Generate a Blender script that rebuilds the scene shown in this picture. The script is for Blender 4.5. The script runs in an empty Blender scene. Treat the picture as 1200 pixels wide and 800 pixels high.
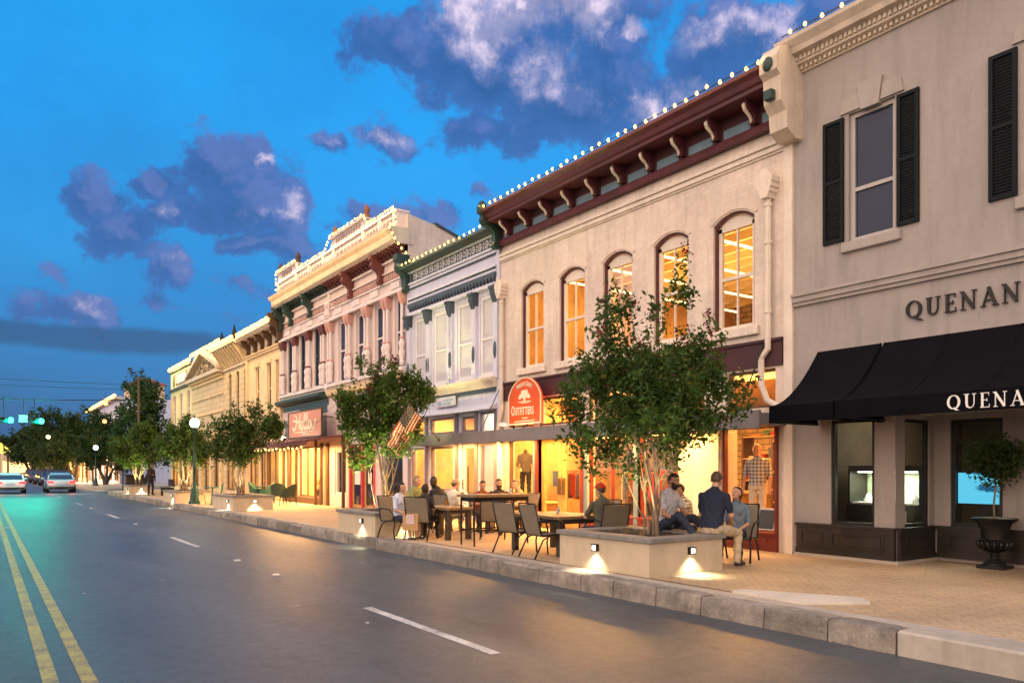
import bpy, bmesh, math, random
import numpy as np
from mathutils import Vector, Matrix, Quaternion, noise
C = bpy.context.scene.collection
sc = bpy.context.scene
PI = math.pi
R = math.radians
SW = .22                     # sidewalk level above the road
FX = 11.35                   # plane of the shop fronts
rnd = random.Random(7)

# ------------------------------------------------------------------ nodes / materials
class G:
    def __init__(s, nt): s.nt = nt; s.n = nt.nodes; s.l = nt.links
    def put(s, sock, v):
        if v is None: return
        if hasattr(v, 'is_output'): s.l.new(v, sock)
        else:
            if isinstance(v, (tuple, list)) and sock.type == 'RGBA' and len(v) == 3: v = (*v, 1)
            sock.default_value = v
    def node(s, t, ins=(), **kw):
        n = s.n.new(t)
        for k, v in kw.items(): setattr(n, k, v)
        for k, v in (ins.items() if isinstance(ins, dict) else enumerate(ins)): s.put(n.inputs[k], v)
        return n
    def m(s, op, a, b=None, c=None, clamp=False): return s.node('ShaderNodeMath', [a, b, c], operation=op, use_clamp=clamp).outputs[0]
    def v(s, op, a, b=None, out=0): return s.node('ShaderNodeVectorMath', [a, b], operation=op).outputs[out]
    def mix(s, f, a, b): 
        n = s.node('ShaderNodeMix', data_type='RGBA'); s.put(n.inputs[0], f); s.put(n.inputs[6], a); s.put(n.inputs[7], b); return n.outputs[2]
    def mr(s, x, a, b, c=0., d=1., smooth=False):
        return s.node('ShaderNodeMapRange', [x, a, b, c, d], interpolation_type='SMOOTHSTEP' if smooth else 'LINEAR').outputs[0]
    def noise(s, vec, scale, detail=3, rough=.55):
        return s.node('ShaderNodeTexNoise', {'Vector': vec, 'Scale': scale, 'Detail': detail, 'Roughness': rough}).outputs[0]

def new_mat(name):
    m = bpy.data.materials.new(name); m.use_nodes = True; m.node_tree.nodes.clear()
    g = G(m.node_tree); out = g.n.new('ShaderNodeOutputMaterial')
    return m, g, out

def pos(g): return g.n.new('ShaderNodeNewGeometry').outputs['Position']

def mat(name, col, rough=.65, metal=0., var=.18, vs=2.2, bump=0., bs=60., spec=.4, coat=0., streak=0., pattern=None, island=0., obj=False):
    m, g, out = new_mat(name)
    p = g.n.new('ShaderNodeTexCoord').outputs['Object'] if obj else pos(g)
    n1 = g.noise(p, vs, 5); n2 = g.noise(p, vs * 9, 2)
    f = g.m('ADD', g.m('MULTIPLY', n1, .7), g.m('MULTIPLY', n2, .3))
    f = g.mr(f, .3, .7)
    c = g.mix(f, tuple(x * (1 - var) for x in col), tuple(min(1, x * (1 + var)) for x in col))
    if streak:
        st = g.noise(g.v('MULTIPLY', p, (1.7, 1.7, .22)), 2.6, 4, .7)
        c = g.mix(g.m('MULTIPLY', g.mr(st, .48, .72), streak), c, tuple(x * .42 for x in col))
    if island:
        rpi = g.n.new('ShaderNodeNewGeometry').outputs['Random Per Island']
        c = g.mix(rpi, g.v('SCALE', c, None), c) if False else g.node('ShaderNodeHueSaturation', {'Value': g.mr(rpi, 0, 1, 1 - island, 1 + island), 'Color': c}).outputs[0]
    h = None
    if pattern:                      # (kind, width, height, mortar, mortar colour factor)
        kind, bw, bh, ms, mf = pattern
        sx = g.node('ShaderNodeSeparateXYZ', [p])
        if kind == 'wall': q = g.node('ShaderNodeCombineXYZ', [g.m('ADD', sx.outputs[0], sx.outputs[1]), sx.outputs[2], 0.]).outputs[0]
        else: q = g.node('ShaderNodeVectorRotate', {'Vector': p, 'Angle': R(45)}, rotation_type='Z_AXIS').outputs[0]
        b = g.node('ShaderNodeTexBrick', {'Vector': q, 'Color1': (1, 1, 1, 1), 'Color2': (.93, .93, .93, 1), 'Mortar': (mf, mf, mf, 1), 'Scale': 1.,
                   'Mortar Size': ms, 'Mortar Smooth': .25, 'Bias': 0., 'Brick Width': bw, 'Row Height': bh})
        c = g.node('ShaderNodeMix', data_type='RGBA', blend_type='MULTIPLY'); 
        g.put(c.inputs[0], 1.); g.put(c.inputs[6], g.mix(f, tuple(x * (1 - var) for x in col), tuple(min(1, x * (1 + var)) for x in col))); g.put(c.inputs[7], b.outputs[0]); c = c.outputs[2]
        if streak:
            c = g.mix(g.m('MULTIPLY', g.mr(st, .48, .72), streak), c, tuple(x * .42 for x in col))
        h = g.m('MULTIPLY', b.outputs[1], -.5)
    bs_ = g.node('ShaderNodeBsdfPrincipled', {'Base Color': c, 'Metallic': metal, 'Specular IOR Level': spec, 'Coat Weight': coat,
                 'Roughness': g.mr(n1, .3, .7, max(0, rough - .08), min(1, rough + .08))})
    if bump or h is not None:
        hh = g.m('MULTIPLY', g.noise(p, bs, 4), 1.)
        if h is not None: hh = g.m('ADD', g.m('MULTIPLY', hh, .35), h)
        g.put(bs_.inputs['Normal'], g.node('ShaderNodeBump', {'Strength': bump or .4, 'Distance': .012, 'Height': hh}).outputs[0])
    g.l.new(bs_.outputs[0], out.inputs[0])
    return m

def glow(name, col, strength, var=0., sampling=True):
    m, g, out = new_mat(name)
    c = col if not var else g.mix(g.noise(pos(g), 1.5, 3), tuple(x * (1 - var) for x in col), col)
    e = g.node('ShaderNodeEmission', {'Color': c, 'Strength': strength})
    g.l.new(e.outputs[0], out.inputs[0])
    if not sampling: m.cycles.emission_sampling = 'NONE'
    return m

def glass(name, tint=(.9, .93, .95), refl=.16):
    m, g, out = new_mat(name)
    fr = g.node('ShaderNodeFresnel', {'IOR': 1.45}).outputs[0]
    nm = g.node('ShaderNodeBump', {'Strength': .03, 'Distance': .02, 'Height': g.noise(pos(g), 1.3, 2)}).outputs[0]
    t = g.node('ShaderNodeBsdfTransparent', {'Color': (*tint, 1)}); gl = g.node('ShaderNodeBsdfGlossy', {'Roughness': .02, 'Color': (.9, .9, .9, 1), 'Normal': nm})
    mx = g.node('ShaderNodeMixShader', [g.m('MULTIPLY', fr, refl), t.outputs[0], gl.outputs[0]])
    g.l.new(mx.outputs[0], out.inputs[0])
    return m

# ------------------------------------------------------------------ objects
def tag(o, label=None, cat=None, group=None, kind=None):
    if label: o['label'] = label
    if cat: o['category'] = cat
    if group: o['group'] = group
    if kind: o['kind'] = kind
    return o

def thing(name, label, cat, loc=(0, 0, 0), group=None):
    o = bpy.data.objects.new(name, None); C.objects.link(o); o.location = loc; o.empty_display_size = .2
    return tag(o, label, cat, group)

def root_off(p):
    v = Vector((0, 0, 0))
    while p is not None: v += p.location; p = p.parent
    return v

class MB:
    def __init__(s): s.v = []; s.f = []; s.mi = []; s.mat = 0
    def add(s, vs, fs):
        b = len(s.v); s.v += [tuple(x) for x in vs]
        for f in fs: s.f.append([b + i for i in f]); s.mi.append(s.mat)
        return s
    def quad(s, *p): return s.add(p, [list(range(len(p)))])
    def box(s, x0, x1, y0, y1, z0, z1, ch=0.):
        x0, x1 = sorted((x0, x1)); y0, y1 = sorted((y0, y1)); z0, z1 = sorted((z0, z1))
        if ch <= 0:
            return s.add([(x, y, z) for x in (x0, x1) for y in (y0, y1) for z in (z0, z1)],
                     [[0, 1, 3, 2], [4, 6, 7, 5], [0, 4, 5, 1], [2, 3, 7, 6], [0, 2, 6, 4], [1, 5, 7, 3]])
        bm = bmesh.new(); bmesh.ops.create_cube(bm, size=1)
        for v in bm.verts: v.co = ((x0 + x1) / 2 + v.co.x * (x1 - x0), (y0 + y1) / 2 + v.co.y * (y1 - y0), (z0 + z1) / 2 + v.co.z * (z1 - z0))
        bmesh.ops.bevel(bm, geom=bm.edges[:], offset=ch, segments=1, affect='EDGES')
        bm.verts.index_update(); s.add([v.co for v in bm.verts], [[v.index for v in f.verts] for f in bm.faces]); bm.free(); return s
    def prism(s, poly, axis, a0, a1):     # poly in the two other axes, in order; axis 'x','y','z'
        def P(p, a): return {'x': (a, p[0], p[1]), 'y': (p[0], a, p[1]), 'z': (p[0], p[1], a)}[axis]
        n = len(poly); vs = [P(p, a0) for p in poly] + [P(p, a1) for p in poly]
        return s.add(vs, [list(range(n))[::-1], list(range(n, 2 * n))] + [[i, (i + 1) % n, n + (i + 1) % n, n + i] for i in range(n)])
    def ring(s, c, u, w, ru, rw, n, ph=0): return [tuple(Vector(c) + Vector(u) * (ru * math.cos(2 * PI * i / n + ph)) + Vector(w) * (rw * math.sin(2 * PI * i / n + ph))) for i in range(n)]
    def loft(s, rings, cap=True, close=False):
        n = len(rings[0]); b = [v for r in rings for v in r]; f = []
        for k in range(len(rings) - 1):
            for i in range(n): f.append([k * n + i, k * n + (i + 1) % n, (k + 1) * n + (i + 1) % n, (k + 1) * n + i])
        if cap: f += [list(range(n))[::-1], [(len(rings) - 1) * n + i for i in range(n)]]
        return s.add(b, f)
    def tube(s, pts, r, n=6, cap=True):
        pts = [Vector(p) for p in pts]; rs = r if isinstance(r, (list, tuple)) else [r] * len(pts)
        rings = []; up = None
        for i, p in enumerate(pts):
            d = (pts[min(i + 1, len(pts) - 1)] - pts[max(i - 1, 0)]); d = d.normalized() if d.length > 1e-6 else Vector((0, 0, 1))
            if up is None: up = Vector((1, 0, 0)) if abs(d.x) < .8 else Vector((0, 1, 0))
            a = (up - d * up.dot(d))
            if a.length < 1e-4: a = d.orthogonal()
            a.normalize(); b = d.cross(a); up = a
            rings.append([tuple(p + a * (rs[i] * math.cos(2 * PI * k / n)) + b * (rs[i] * math.sin(2 * PI * k / n))) for k in range(n)])
        return s.loft(rings, cap)
    def lathe(s, prof, c=(0, 0, 0), n=16, cap=True, a0=0, a1=2 * PI):
        rings = [[(c[0] + r * math.cos(2 * PI * i / n), c[1] + r * math.sin(2 * PI * i / n), c[2] + z) for i in range(n)] for r, z in prof]
        return s.loft(rings, cap)
    def ball(s, c, rx, ry=None, rz=None, n=12, m=8):
        ry = ry or rx; rz = rz or rx
        vs = [(c[0], c[1], c[2] - rz)]; f = []
        for j in range(1, m):
            t = -PI / 2 + PI * j / m
            vs += [(c[0] + rx * math.cos(t) * math.cos(2 * PI * i / n), c[1] + ry * math.cos(t) * math.sin(2 * PI * i / n), c[2] + rz * math.sin(t)) for i in range(n)]
        vs.append((c[0], c[1], c[2] + rz)); L = len(vs) - 1
        for i in range(n):
            f.append([0, 1 + (i + 1) % n, 1 + i]); f.append([L, L - n + i, L - n + (i + 1) % n])
            for j in range(m - 2): f.append([1 + j * n + i, 1 + j * n + (i + 1) % n, 1 + (j + 1) * n + (i + 1) % n, 1 + (j + 1) * n + i])
        return s.add(vs, f)
    def build(s, name, mats, parent=None, smooth=False, auto=None):
        off = root_off(parent)
        me = bpy.data.meshes.new(name); me.from_pydata([(v[0] - off.x, v[1] - off.y, v[2] - off.z) for v in s.v], [], s.f)
        for m in (mats if isinstance(mats, (list, tuple)) else [mats]): me.materials.append(m)
        me.polygons.foreach_set('material_index', s.mi)
        bm = bmesh.new(); bm.from_mesh(me); bmesh.ops.recalc_face_normals(bm, faces=bm.faces); bm.to_mesh(me); bm.free()
        if smooth:
            me.polygons.foreach_set('use_smooth', [True] * len(me.polygons))
            if auto: me.set_sharp_from_angle(angle=R(auto))
        me.update()
        o = bpy.data.objects.new(name, me); C.objects.link(o); o.parent = parent
        return o

def copy_tree(o, parent=None):
    c = o.copy(); C.objects.link(c); c.parent = parent
    for ch in list(o.children): copy_tree(ch, c)
    return c

def cp(o, parent, d):            # copy of one part, moved by d
    c = o.copy(); C.objects.link(c); c.parent = parent; c.location = Vector(o.location) + Vector(d); return c

def struct(o): o['kind'] = 'structure'; return o

def light(kind, name, loc, col, energy, **kw):
    l = bpy.data.lights.new(name, kind); l.color = col; l.energy = energy
    for k, v in kw.items(): setattr(l, k, v)
    o = bpy.data.objects.new(name, l); C.objects.link(o); o.location = loc; return o

# ------------------------------------------------------------------ camera
H = 1.65; YAW = 34.56
cam = bpy.data.cameras.new('camera'); co = bpy.data.objects.new('camera', cam); C.objects.link(co)
co.location = (0, 0, H); co.rotation_euler = (R(90), 0, R(-YAW)); cam.sensor_width = 36; cam.lens = 27; cam.shift_y = .125
cam.clip_start = .1; cam.clip_end = 2000; sc.camera = co
sc.view_settings.view_transform = 'Standard'; sc.view_settings.look = 'None'; sc.view_settings.exposure = 0
sc.cycles.use_denoising = True; sc.cycles.max_bounces = 7; sc.cycles.diffuse_bounces = 3; sc.cycles.glossy_bounces = 3; sc.cycles.transparent_max_bounces = 12
sc.cycles.sample_clamp_indirect = 6; sc.cycles.caustics_reflective = False; sc.cycles.caustics_refractive = False; sc.cycles.use_light_tree = True

# ------------------------------------------------------------------ sky
SUN_EL, SUN_AZ = R(7), R(250)      # azimuth clockwise from +Y: low in the west, behind the photographer's left shoulder
def sky():
    w = bpy.data.worlds.new('World'); sc.world = w; w.use_nodes = True; w.node_tree.nodes.clear(); g = G(w.node_tree)
    d = g.n.new('ShaderNodeTexCoord').outputs['Generated']
    cs, sn = math.cos(R(YAW)), math.sin(R(YAW))
    fx = g.v('DOT_PRODUCT', d, (cs, -sn, 0), 1); fy = g.v('DOT_PRODUCT', d, (sn, cs, 0), 1); z = g.node('ShaderNodeSeparateXYZ', [d]).outputs[2]
    az = g.m('ARCTAN2', fx, fy); el = g.m('ARCSINE', g.m('MAXIMUM', g.m('MINIMUM', z, 1.), -1.))
    ramp = g.node('ShaderNodeValToRGB', [g.m('DIVIDE', el, .8, clamp=True)]); cr = ramp.color_ramp
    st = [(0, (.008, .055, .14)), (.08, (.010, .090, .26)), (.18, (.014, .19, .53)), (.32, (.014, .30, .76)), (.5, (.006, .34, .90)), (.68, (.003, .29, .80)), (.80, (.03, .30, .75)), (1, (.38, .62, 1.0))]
    while len(cr.elements) < len(st): cr.elements.new(.5)
    for e, (p, c) in zip(cr.elements, st): e.position = p; e.color = (*c, 1)
    col = ramp.outputs[0]
    v = g.node('ShaderNodeCombineXYZ', [az, el, 0.]).outputs[0]
    veil = g.mr(g.noise(g.v('MULTIPLY', v, (1, 2.2, 1)), 3.2, 9, .68), .38, .66)
    col = g.mix(g.m('MULTIPLY', veil, .45), col, g.mix(g.mr(el, 0., .3), (.014, .11, .33), (.016, .38, .86)))
    col = g.mix(g.m('MULTIPLY', g.mr(g.noise(v, 2.3, 6, .6), .46, .72), .62), col, (.006, .17, .52))
    wn = g.node('ShaderNodeTexNoise', {'Vector': v, 'Scale': 6.5, 'Detail': 6, 'Roughness': .62}).outputs[1]
    vw = g.v('ADD', v, g.v('MULTIPLY', g.v('SUBTRACT', wn, (.5, .5, .5)), (.17, .13, 0)))
    def ang(u, vv):
        a = math.atan((u - 600) / 900); return a, math.atan((550 - vv) / 900 * math.cos(a))
    def blobs(L, vec):
        acc = None
        for (u, vv, ru, rv, k) in L:
            a, e = ang(u, vv); a2, _ = ang(u + ru, vv); _, e2 = ang(u, vv - rv)
            q = g.v('DIVIDE', g.v('SUBTRACT', vec, (a, e, 0)), (a2 - a, e2 - e, 1))
            t = g.m('MULTIPLY', g.m('SUBTRACT', 1., g.v('LENGTH', q, None, 1)), k)
            acc = t if acc is None else g.m('SMOOTH_MAX', acc, t, .15)
        return acc
    CL = [(560, 62, 150, 85, 1), (660, 108, 165, 85, 1), (590, 150, 110, 52, .8), (715, 60, 95, 90, .9), (470, 45, 85, 58, .9), (645, 12, 170, 60, 1), (775, 112, 70, 50, .8),
          (880, 35, 100, 65, .9), (835, 75, 55, 45, .8), (960, 5, 80, 40, .8), (1060, -40, 120, 50, .6),
          (268, 180, 58, 52, 1), (303, 238, 72, 62, 1), (258, 246, 62, 45, .8), (190, 203, 32, 22, .7), (104, 222, 55, 50, .9), (145, 268, 68, 44, .9), (205, 252, 52, 32, .7),
          (325, 292, 85, 32, .8), (330, 190, 40, 22, .3), (60, 300, 50, 26, .4), (180, 300, 46, 20, .4), (260, 385, 60, 14, .3), (360, 320, 40, 20, .35), (50, 200, 30, 16, .25), (390, 260, 34, 20, .35), (180, 360, 30, 14, .3), (215, 322, 52, 28, .5), (115, 352, 52, 38, .6), (395, 165, 42, 20, .5), (468, 158, 48, 24, .5), (440, 246, 62, 28, .6), (508, 262, 52, 22, .6), (548, 240, 30, 16, .4),
          (20, 350, 60, 50, .35), (290, 345, 50, 25, .4), (240, 130, 30, 20, .3)]
    def density(off):
        vv = g.v('ADD', vw, off); n1 = g.noise(g.v('ADD', v, off), 10., 13, .66)
        return g.m('ADD', blobs(CL, vv), g.m('MULTIPLY', g.m('SUBTRACT', n1, .5), 2.1))
    n2 = g.noise(v, 4., 5, .6)
    dens = density((0, 0, 0)); densL = density((.020, .017, 0))
    lit = g.mr(g.m('SUBTRACT', dens, densL), -.02, .42, 0., 1., True)
    cover = g.mr(dens, .06, .36, 0., 1., True)
    st_b = blobs([(120, 396, 210, 20, 1), (10, 386, 110, 20, .9), (330, 402, 60, 10, .4)], g.v('ADD', v, g.v('MULTIPLY', g.v('SUBTRACT', wn, (.5, .5, .5)), (.12, .03, 0))))
    cover2 = g.mr(g.m('ADD', st_b, g.m('MULTIPLY', g.m('SUBTRACT', n2, .5), .5)), .05, .55, 0., 1., True)
    dark = g.mix(g.mr(dens, .2, 1.1), (.035, .12, .41), (.012, .062, .235))
    pink = g.mr(g.m('ADD', blobs([(600, 10, 130, 55, 1), (672, 22, 70, 48, 1), (560, 30, 60, 50, .8), (650, 70, 60, 40, .5), (805, 95, 34, 42, .9), (768, 112, 40, 36, .8), (868, 28, 70, 42, .8), (750, 30, 20, 16, 1), (600, 95, 70, 30, .2),
              (326, 240, 22, 26, .55), (304, 190, 14, 12, .8), (120, 350, 40, 26, .2), (205, 322, 40, 22, .15), (468, 160, 40, 20, .5), (395, 165, 30, 14, .25), (200, 245, 30, 22, .35)], vw),
              g.m('MULTIPLY', g.m('SUBTRACT', g.noise(g.v('ADD', v, (.03, -.025, 0)), 13., 12, .70), .5), 2.6)), .0, 1.0, 0., 1., True)
    mid = g.mix(g.m('MULTIPLY', g.mr(g.noise(v, 22., 9, .68), .42, .66), g.m('ADD', .25, g.m('MULTIPLY', lit, .75))), dark, (.060, .135, .43))
    mid = g.mix(g.m('MULTIPLY', lit, .42), mid, (.17, .21, .53))
    ccol = g.mix(g.m('MULTIPLY', pink, g.m('ADD', .38, g.m('MULTIPLY', lit, .75)), None, True), mid, (.90, .72, .88))
    col = g.mix(g.m('MULTIPLY', cover, .93), col, ccol)
    col = g.mix(g.m('MULTIPLY', cover2, .75), col, (.012, .062, .20))
    # afterglow in the western sky, behind the photographer
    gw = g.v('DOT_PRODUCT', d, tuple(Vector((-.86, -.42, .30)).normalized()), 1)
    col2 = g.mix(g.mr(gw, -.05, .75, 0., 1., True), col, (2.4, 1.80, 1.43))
    col2 = g.mix(g.mr(z, -.02, -.10), col2, (.03, .03, .035))
    nis = g.node('ShaderNodeTexSky', sky_type='NISHITA', sun_disc=False, sun_elevation=R(3), sun_rotation=SUN_AZ, air_density=1.2, ozone_density=2.5)
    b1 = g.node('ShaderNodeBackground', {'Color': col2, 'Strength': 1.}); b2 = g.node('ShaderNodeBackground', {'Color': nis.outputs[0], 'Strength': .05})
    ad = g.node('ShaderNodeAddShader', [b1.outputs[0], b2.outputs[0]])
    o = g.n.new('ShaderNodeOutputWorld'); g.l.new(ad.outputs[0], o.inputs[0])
sky()
sd = Vector((-math.sin(SUN_AZ) * math.cos(SUN_EL), -math.cos(SUN_AZ) * math.cos(SUN_EL), -math.sin(SUN_EL)))
sun = light('SUN', 'sun', (-20, -10, 30), (1, .74, .55), .5, angle=R(40)); sun.rotation_euler = sd.to_track_quat('-Z', 'Y').to_euler()
# ------------------------------------------------------------------ palette
M = {}
M['asphalt'] = None
def asphalt():
    m, g, out = new_mat('asphalt'); p = pos(g)
    big = g.noise(g.v('MULTIPLY', p, (.55, .12, 1)), 1.6, 5, .6); fine = g.noise(p, 85., 3, .6); mid = g.noise(p, 7., 5, .6)
    c = g.mix(g.mr(big, .3, .7), (.044, .056, .070), (.086, .100, .112))
    grit = g.noise(p, 48., 5, .75)
    c = g.mix(g.m('MULTIPLY', g.mr(grit, .53, .68), .75), c, (.22, .22, .235))
    c = g.mix(g.m('MULTIPLY', g.mr(grit, .47, .32), .75), c, (.014, .015, .019))
    patch = g.noise(g.v('MULTIPLY', p, (1., .35, 1)), .55, 3, .5); c = g.mix(g.m('MULTIPLY', g.mr(patch, .55, .60), .30), c, (.035, .036, .042))
    oil = g.m('MULTIPLY', g.mr(g.noise(g.v('MULTIPLY', p, (1.2, .5, 1)), 1.7, 5, .65), .56, .70), .55); c = g.mix(oil, c, (.022, .022, .026))
    # tar-sealed cracks
    vor = g.node('ShaderNodeTexVoronoi', {'Vector': g.v('ADD', g.v('MULTIPLY', p, (1, .6, 0)), g.v('MULTIPLY', g.node('ShaderNodeTexNoise', {'Vector': p, 'Scale': 1.3, 'Detail': 4.}).outputs[1], (1.3, 1.3, 0))), 'Scale': .34}, feature='DISTANCE_TO_EDGE').outputs[0]
    crack = g.m('MULTIPLY', g.mr(vor, .008, .002), g.mr(big, .48, .58))
    c = g.mix(g.m('MULTIPLY', crack, .55), c, (.02, .02, .022))
    # a smoother, darker band where the tyres run
    sx = g.node('ShaderNodeSeparateXYZ', [p]).outputs[0]
    tr = g.m('ABSOLUTE', g.m('SINE', g.m('MULTIPLY', g.m('SUBTRACT', sx, .8), PI / 1.55)))
    c = g.mix(g.m('MULTIPLY', tr, .22), c, (.035, .037, .042))
    ro = g.mr(g.m('ADD', g.m('MULTIPLY', mid, .5), g.m('MULTIPLY', big, .5)), .3, .7, .34, .52)
    b = g.node('ShaderNodeBump', {'Strength': .55, 'Distance': .008, 'Height': g.m('ADD', grit, g.m('MULTIPLY', mid, .5))}).outputs[0]
    s = g.node('ShaderNodeBsdfPrincipled', {'Base Color': c, 'Roughness': ro, 'Specular IOR Level': .5, 'Normal': b})
    g.l.new(s.outputs[0], out.inputs[0]); return m
M['asphalt'] = asphalt()
def worn(name, col):
    m, g, out = new_mat(name); p = pos(g)
    f = g.mr(g.m('ADD', g.m('MULTIPLY', g.noise(p, 48., 5, .75), .6), g.m('MULTIPLY', g.noise(p, 3., 5, .65), .4)), .40, .54)
    s = g.node('ShaderNodeBsdfPrincipled', {'Base Color': g.mix(f, (.07, .07, .075), col), 'Roughness': .5})
    g.l.new(s.outputs[0], out.inputs[0]); return m
M['white_line'] = worn('road_paint_white', (.62, .62, .60)); M['yellow_line'] = worn('road_paint_yellow', (.42, .34, .06))
M['earth'] = mat('earth', (.06, .055, .05), .95)
M['paver'] = mat('brick_pavers', (.46, .34, .22), .75, var=.25, vs=.9, bump=.35, pattern=('floor', .22, .11, .006, .55))
M['concrete'] = mat('concrete', (.40, .36, .31), .8, var=.18, vs=1.5, bump=.25, bs=90, streak=.3)
M['kerb_stone'] = mat('kerb_limestone', (.225, .20, .175), .85, var=.5, vs=5, bump=1., bs=18, island=.25, streak=.5)
M['planter'] = mat('planter_stucco', (.52, .43, .31), .85, var=.12, vs=3, bump=.35, bs=140, streak=.25)
M['planter_cap'] = mat('planter_cap_stone', (.20, .19, .18), .8, var=.3, vs=6, bump=.5, bs=70)
M['soil'] = mat('soil', (.035, .026, .018), .95, var=.5, vs=14, bump=1, bs=60)
M['quen'] = mat('taupe_stucco', (.335, .305, .295), .85, var=.10, vs=1.3, bump=.45, bs=110, streak=.34)
M['quen_trim'] = mat('taupe_trim', (.35, .318, .30), .8, var=.1, vs=2, bump=.2, streak=.25)
M['cream_corn'] = mat('cream_cornice', (.58, .50, .41), .75, var=.14, vs=3, streak=.4)
M['brick'] = mat('painted_brick', (.68, .585, .51), .8, var=.16, vs=1.1, bump=.55, bs=60, streak=.38, pattern=('wall', .215, .075, .005, .90))
M['brick_trim'] = mat('painted_trim', (.68, .60, .52), .75, var=.12, vs=2.5, bump=.2, streak=.3)
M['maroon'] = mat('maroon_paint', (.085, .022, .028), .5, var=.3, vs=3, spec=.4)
M['maroon_dk'] = mat('dark_maroon_boards', (.050, .014, .018), .6, var=.3, vs=4)  # darker maroon paint of the frieze and lintel band
M['blue_panel'] = mat('blue_grey_panel', (.13, .20, .26), .6, var=.2)
M['white_lav'] = mat('lavender_white_paint', (.58, .59, .72), .7, var=.08, vs=2, bump=.12, streak=.22)
M['white'] = mat('white_paint', (.68, .67, .68), .6, var=.06, streak=.12)
M['slate'] = mat('slate_blue_paint', (.050, .070, .095), .55, var=.2)
M['green_dk'] = mat('dark_green_paint', (.022, .050, .042), .5, var=.25)
M['purple'] = mat('purple_grey_paint', (.20, .165, .20), .6, var=.12, streak=.2)
M['grey_fascia'] = mat('grey_canopy_paint', (.19, .18, .185), .55, var=.18, vs=2, streak=.35)
M['pink'] = mat('pink_stucco', (.66, .55, .53), .75, var=.08, vs=2, bump=.2, streak=.3)
M['pink_trim'] = mat('pale_pink_trim', (.72, .64, .63), .65, var=.1, streak=.25)
M['rose'] = mat('rose_capitals', (.60, .34, .29), .7, var=.2)
M['rust'] = mat('rust_red_paint', (.15, .045, .042), .6, var=.25)
M['tan'] = mat('tan_limestone', (.74, .56, .33), .8, var=.14, vs=2, bump=.4, bs=40, streak=.35)
M['tan_ash'] = mat('tan_ashlar', (.68, .53, .33), .85, var=.16, vs=2, bump=.6, bs=30, streak=.35, pattern=('wall', .62, .31, .02, .6))
M['beige'] = mat('beige_stucco', (.78, .59, .35), .8, var=.1, streak=.3)
M['brown'] = mat('brown_wood', (.10, .055, .03), .6, var=.3, vs=6)
M['door_wood'] = mat('honey_varnished_wood', (.50, .30, .09), .45, var=.2, vs=8)
M['red_wood'] = mat('red_stained_wood', (.16, .025, .015), .5, var=.25)
M['black'] = mat('black_paint', (.016, .015, .015), .45, var=.3)
M['black_panel'] = mat('black_brown_panelling', (.020, .016, .014), .4, var=.4, spec=.5)
M['canvas'] = mat('black_canvas', (.0045, .0045, .007), .95, var=.35, vs=2.5, bump=.3, bs=200, spec=.08)
M['shutter'] = mat('black_shutter', (.006, .009, .012), .6, var=.3, spec=.15)
M['metal_dk'] = mat('dark_metal', (.025, .024, .024), .4, .6, var=.2)
M['metal_grey'] = mat('galvanised_metal', (.34, .35, .36), .45, .7, var=.2)
M['post_green'] = mat('dark_green_iron', (.012, .045, .035), .4, .2, var=.25)
M['roof'] = mat('roof_felt', (.07, .07, .075), .9)
M['red_roof'] = mat('red_roof_tiles', (.24, .08, .05), .8)
M['glass'] = glass('window_glass'); M['glass_dk'] = None
def darkglass():
    m, g, out = new_mat('dark_window_glass'); p = pos(g)
    nm = g.node('ShaderNodeBump', {'Strength': .05, 'Distance': .03, 'Height': g.noise(p, .9, 2)}).outputs[0]
    s = g.node('ShaderNodeBsdfPrincipled', {'Base Color': g.mix(g.noise(p, .8, 3), (.012, .018, .045), (.03, .04, .085)), 'Roughness': .08, 'Specular IOR Level': .28, 'Normal': nm})
    g.l.new(s.outputs[0], out.inputs[0]); return m
M['glass_dk'] = darkglass()
def blinds():
    m, g, out = new_mat('white_blinds'); z = g.node('ShaderNodeSeparateXYZ', [pos(g)]).outputs[2]
    f = g.m('FRACT', g.m('MULTIPLY', z, 18.))
    s = g.node('ShaderNodeBsdfPrincipled', {'Base Color': g.mix(g.mr(f, .0, .35), (.26, .26, .31), (.60, .59, .64)), 'Roughness': .5})
    g.put(s.inputs['Normal'], g.node('ShaderNodeBump', {'Strength': .5, 'Distance': .02, 'Height': f}).outputs[0])
    g.l.new(s.outputs[0], out.inputs[0]); return m
M['blinds'] = blinds()
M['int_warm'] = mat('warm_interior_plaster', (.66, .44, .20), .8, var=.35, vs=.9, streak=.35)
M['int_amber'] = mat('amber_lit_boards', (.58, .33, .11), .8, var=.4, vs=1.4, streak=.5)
M['pale_frame'] = mat('pale_grey_window_paint', (.40, .38, .37), .6, var=.1)
M['int_stone'] = mat('interior_rough_stone', (.62, .46, .25), .9, var=.3, vs=2.5, bump=.8, bs=12, pattern=('wall', .42, .17, .02, .45))
M['int_floor'] = mat('interior_wood_floor', (.25, .13, .05), .5, var=.3)
M['int_ceil'] = mat('interior_ceiling', (.62, .45, .22), .7, var=.2, vs=3)
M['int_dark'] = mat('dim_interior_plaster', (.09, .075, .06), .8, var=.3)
M['int_white'] = mat('white_interior_plaster', (.72, .66, .55), .8, var=.08)
M['bulb'] = glow('warm_bulb', (1, .60, .17), 4.5)
M['bulb_far'] = glow('warm_bulb_strip', (1, .55, .13), 6.)
M['tube'] = glow('lit_tube', (1, .62, .22), 6., sampling=False)
M['lamp_glow'] = glow('street_lamp_globe', (1, .88, .70), 16.)
M['wire'] = mat('black_cable', (.015, .015, .015), .6)
M['cream_text'] = mat('cream_lettering', (.78, .70, .52), .6, var=.04)
M['white_text'] = mat('white_lettering', (.72, .72, .72), .5, var=.04)

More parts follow.
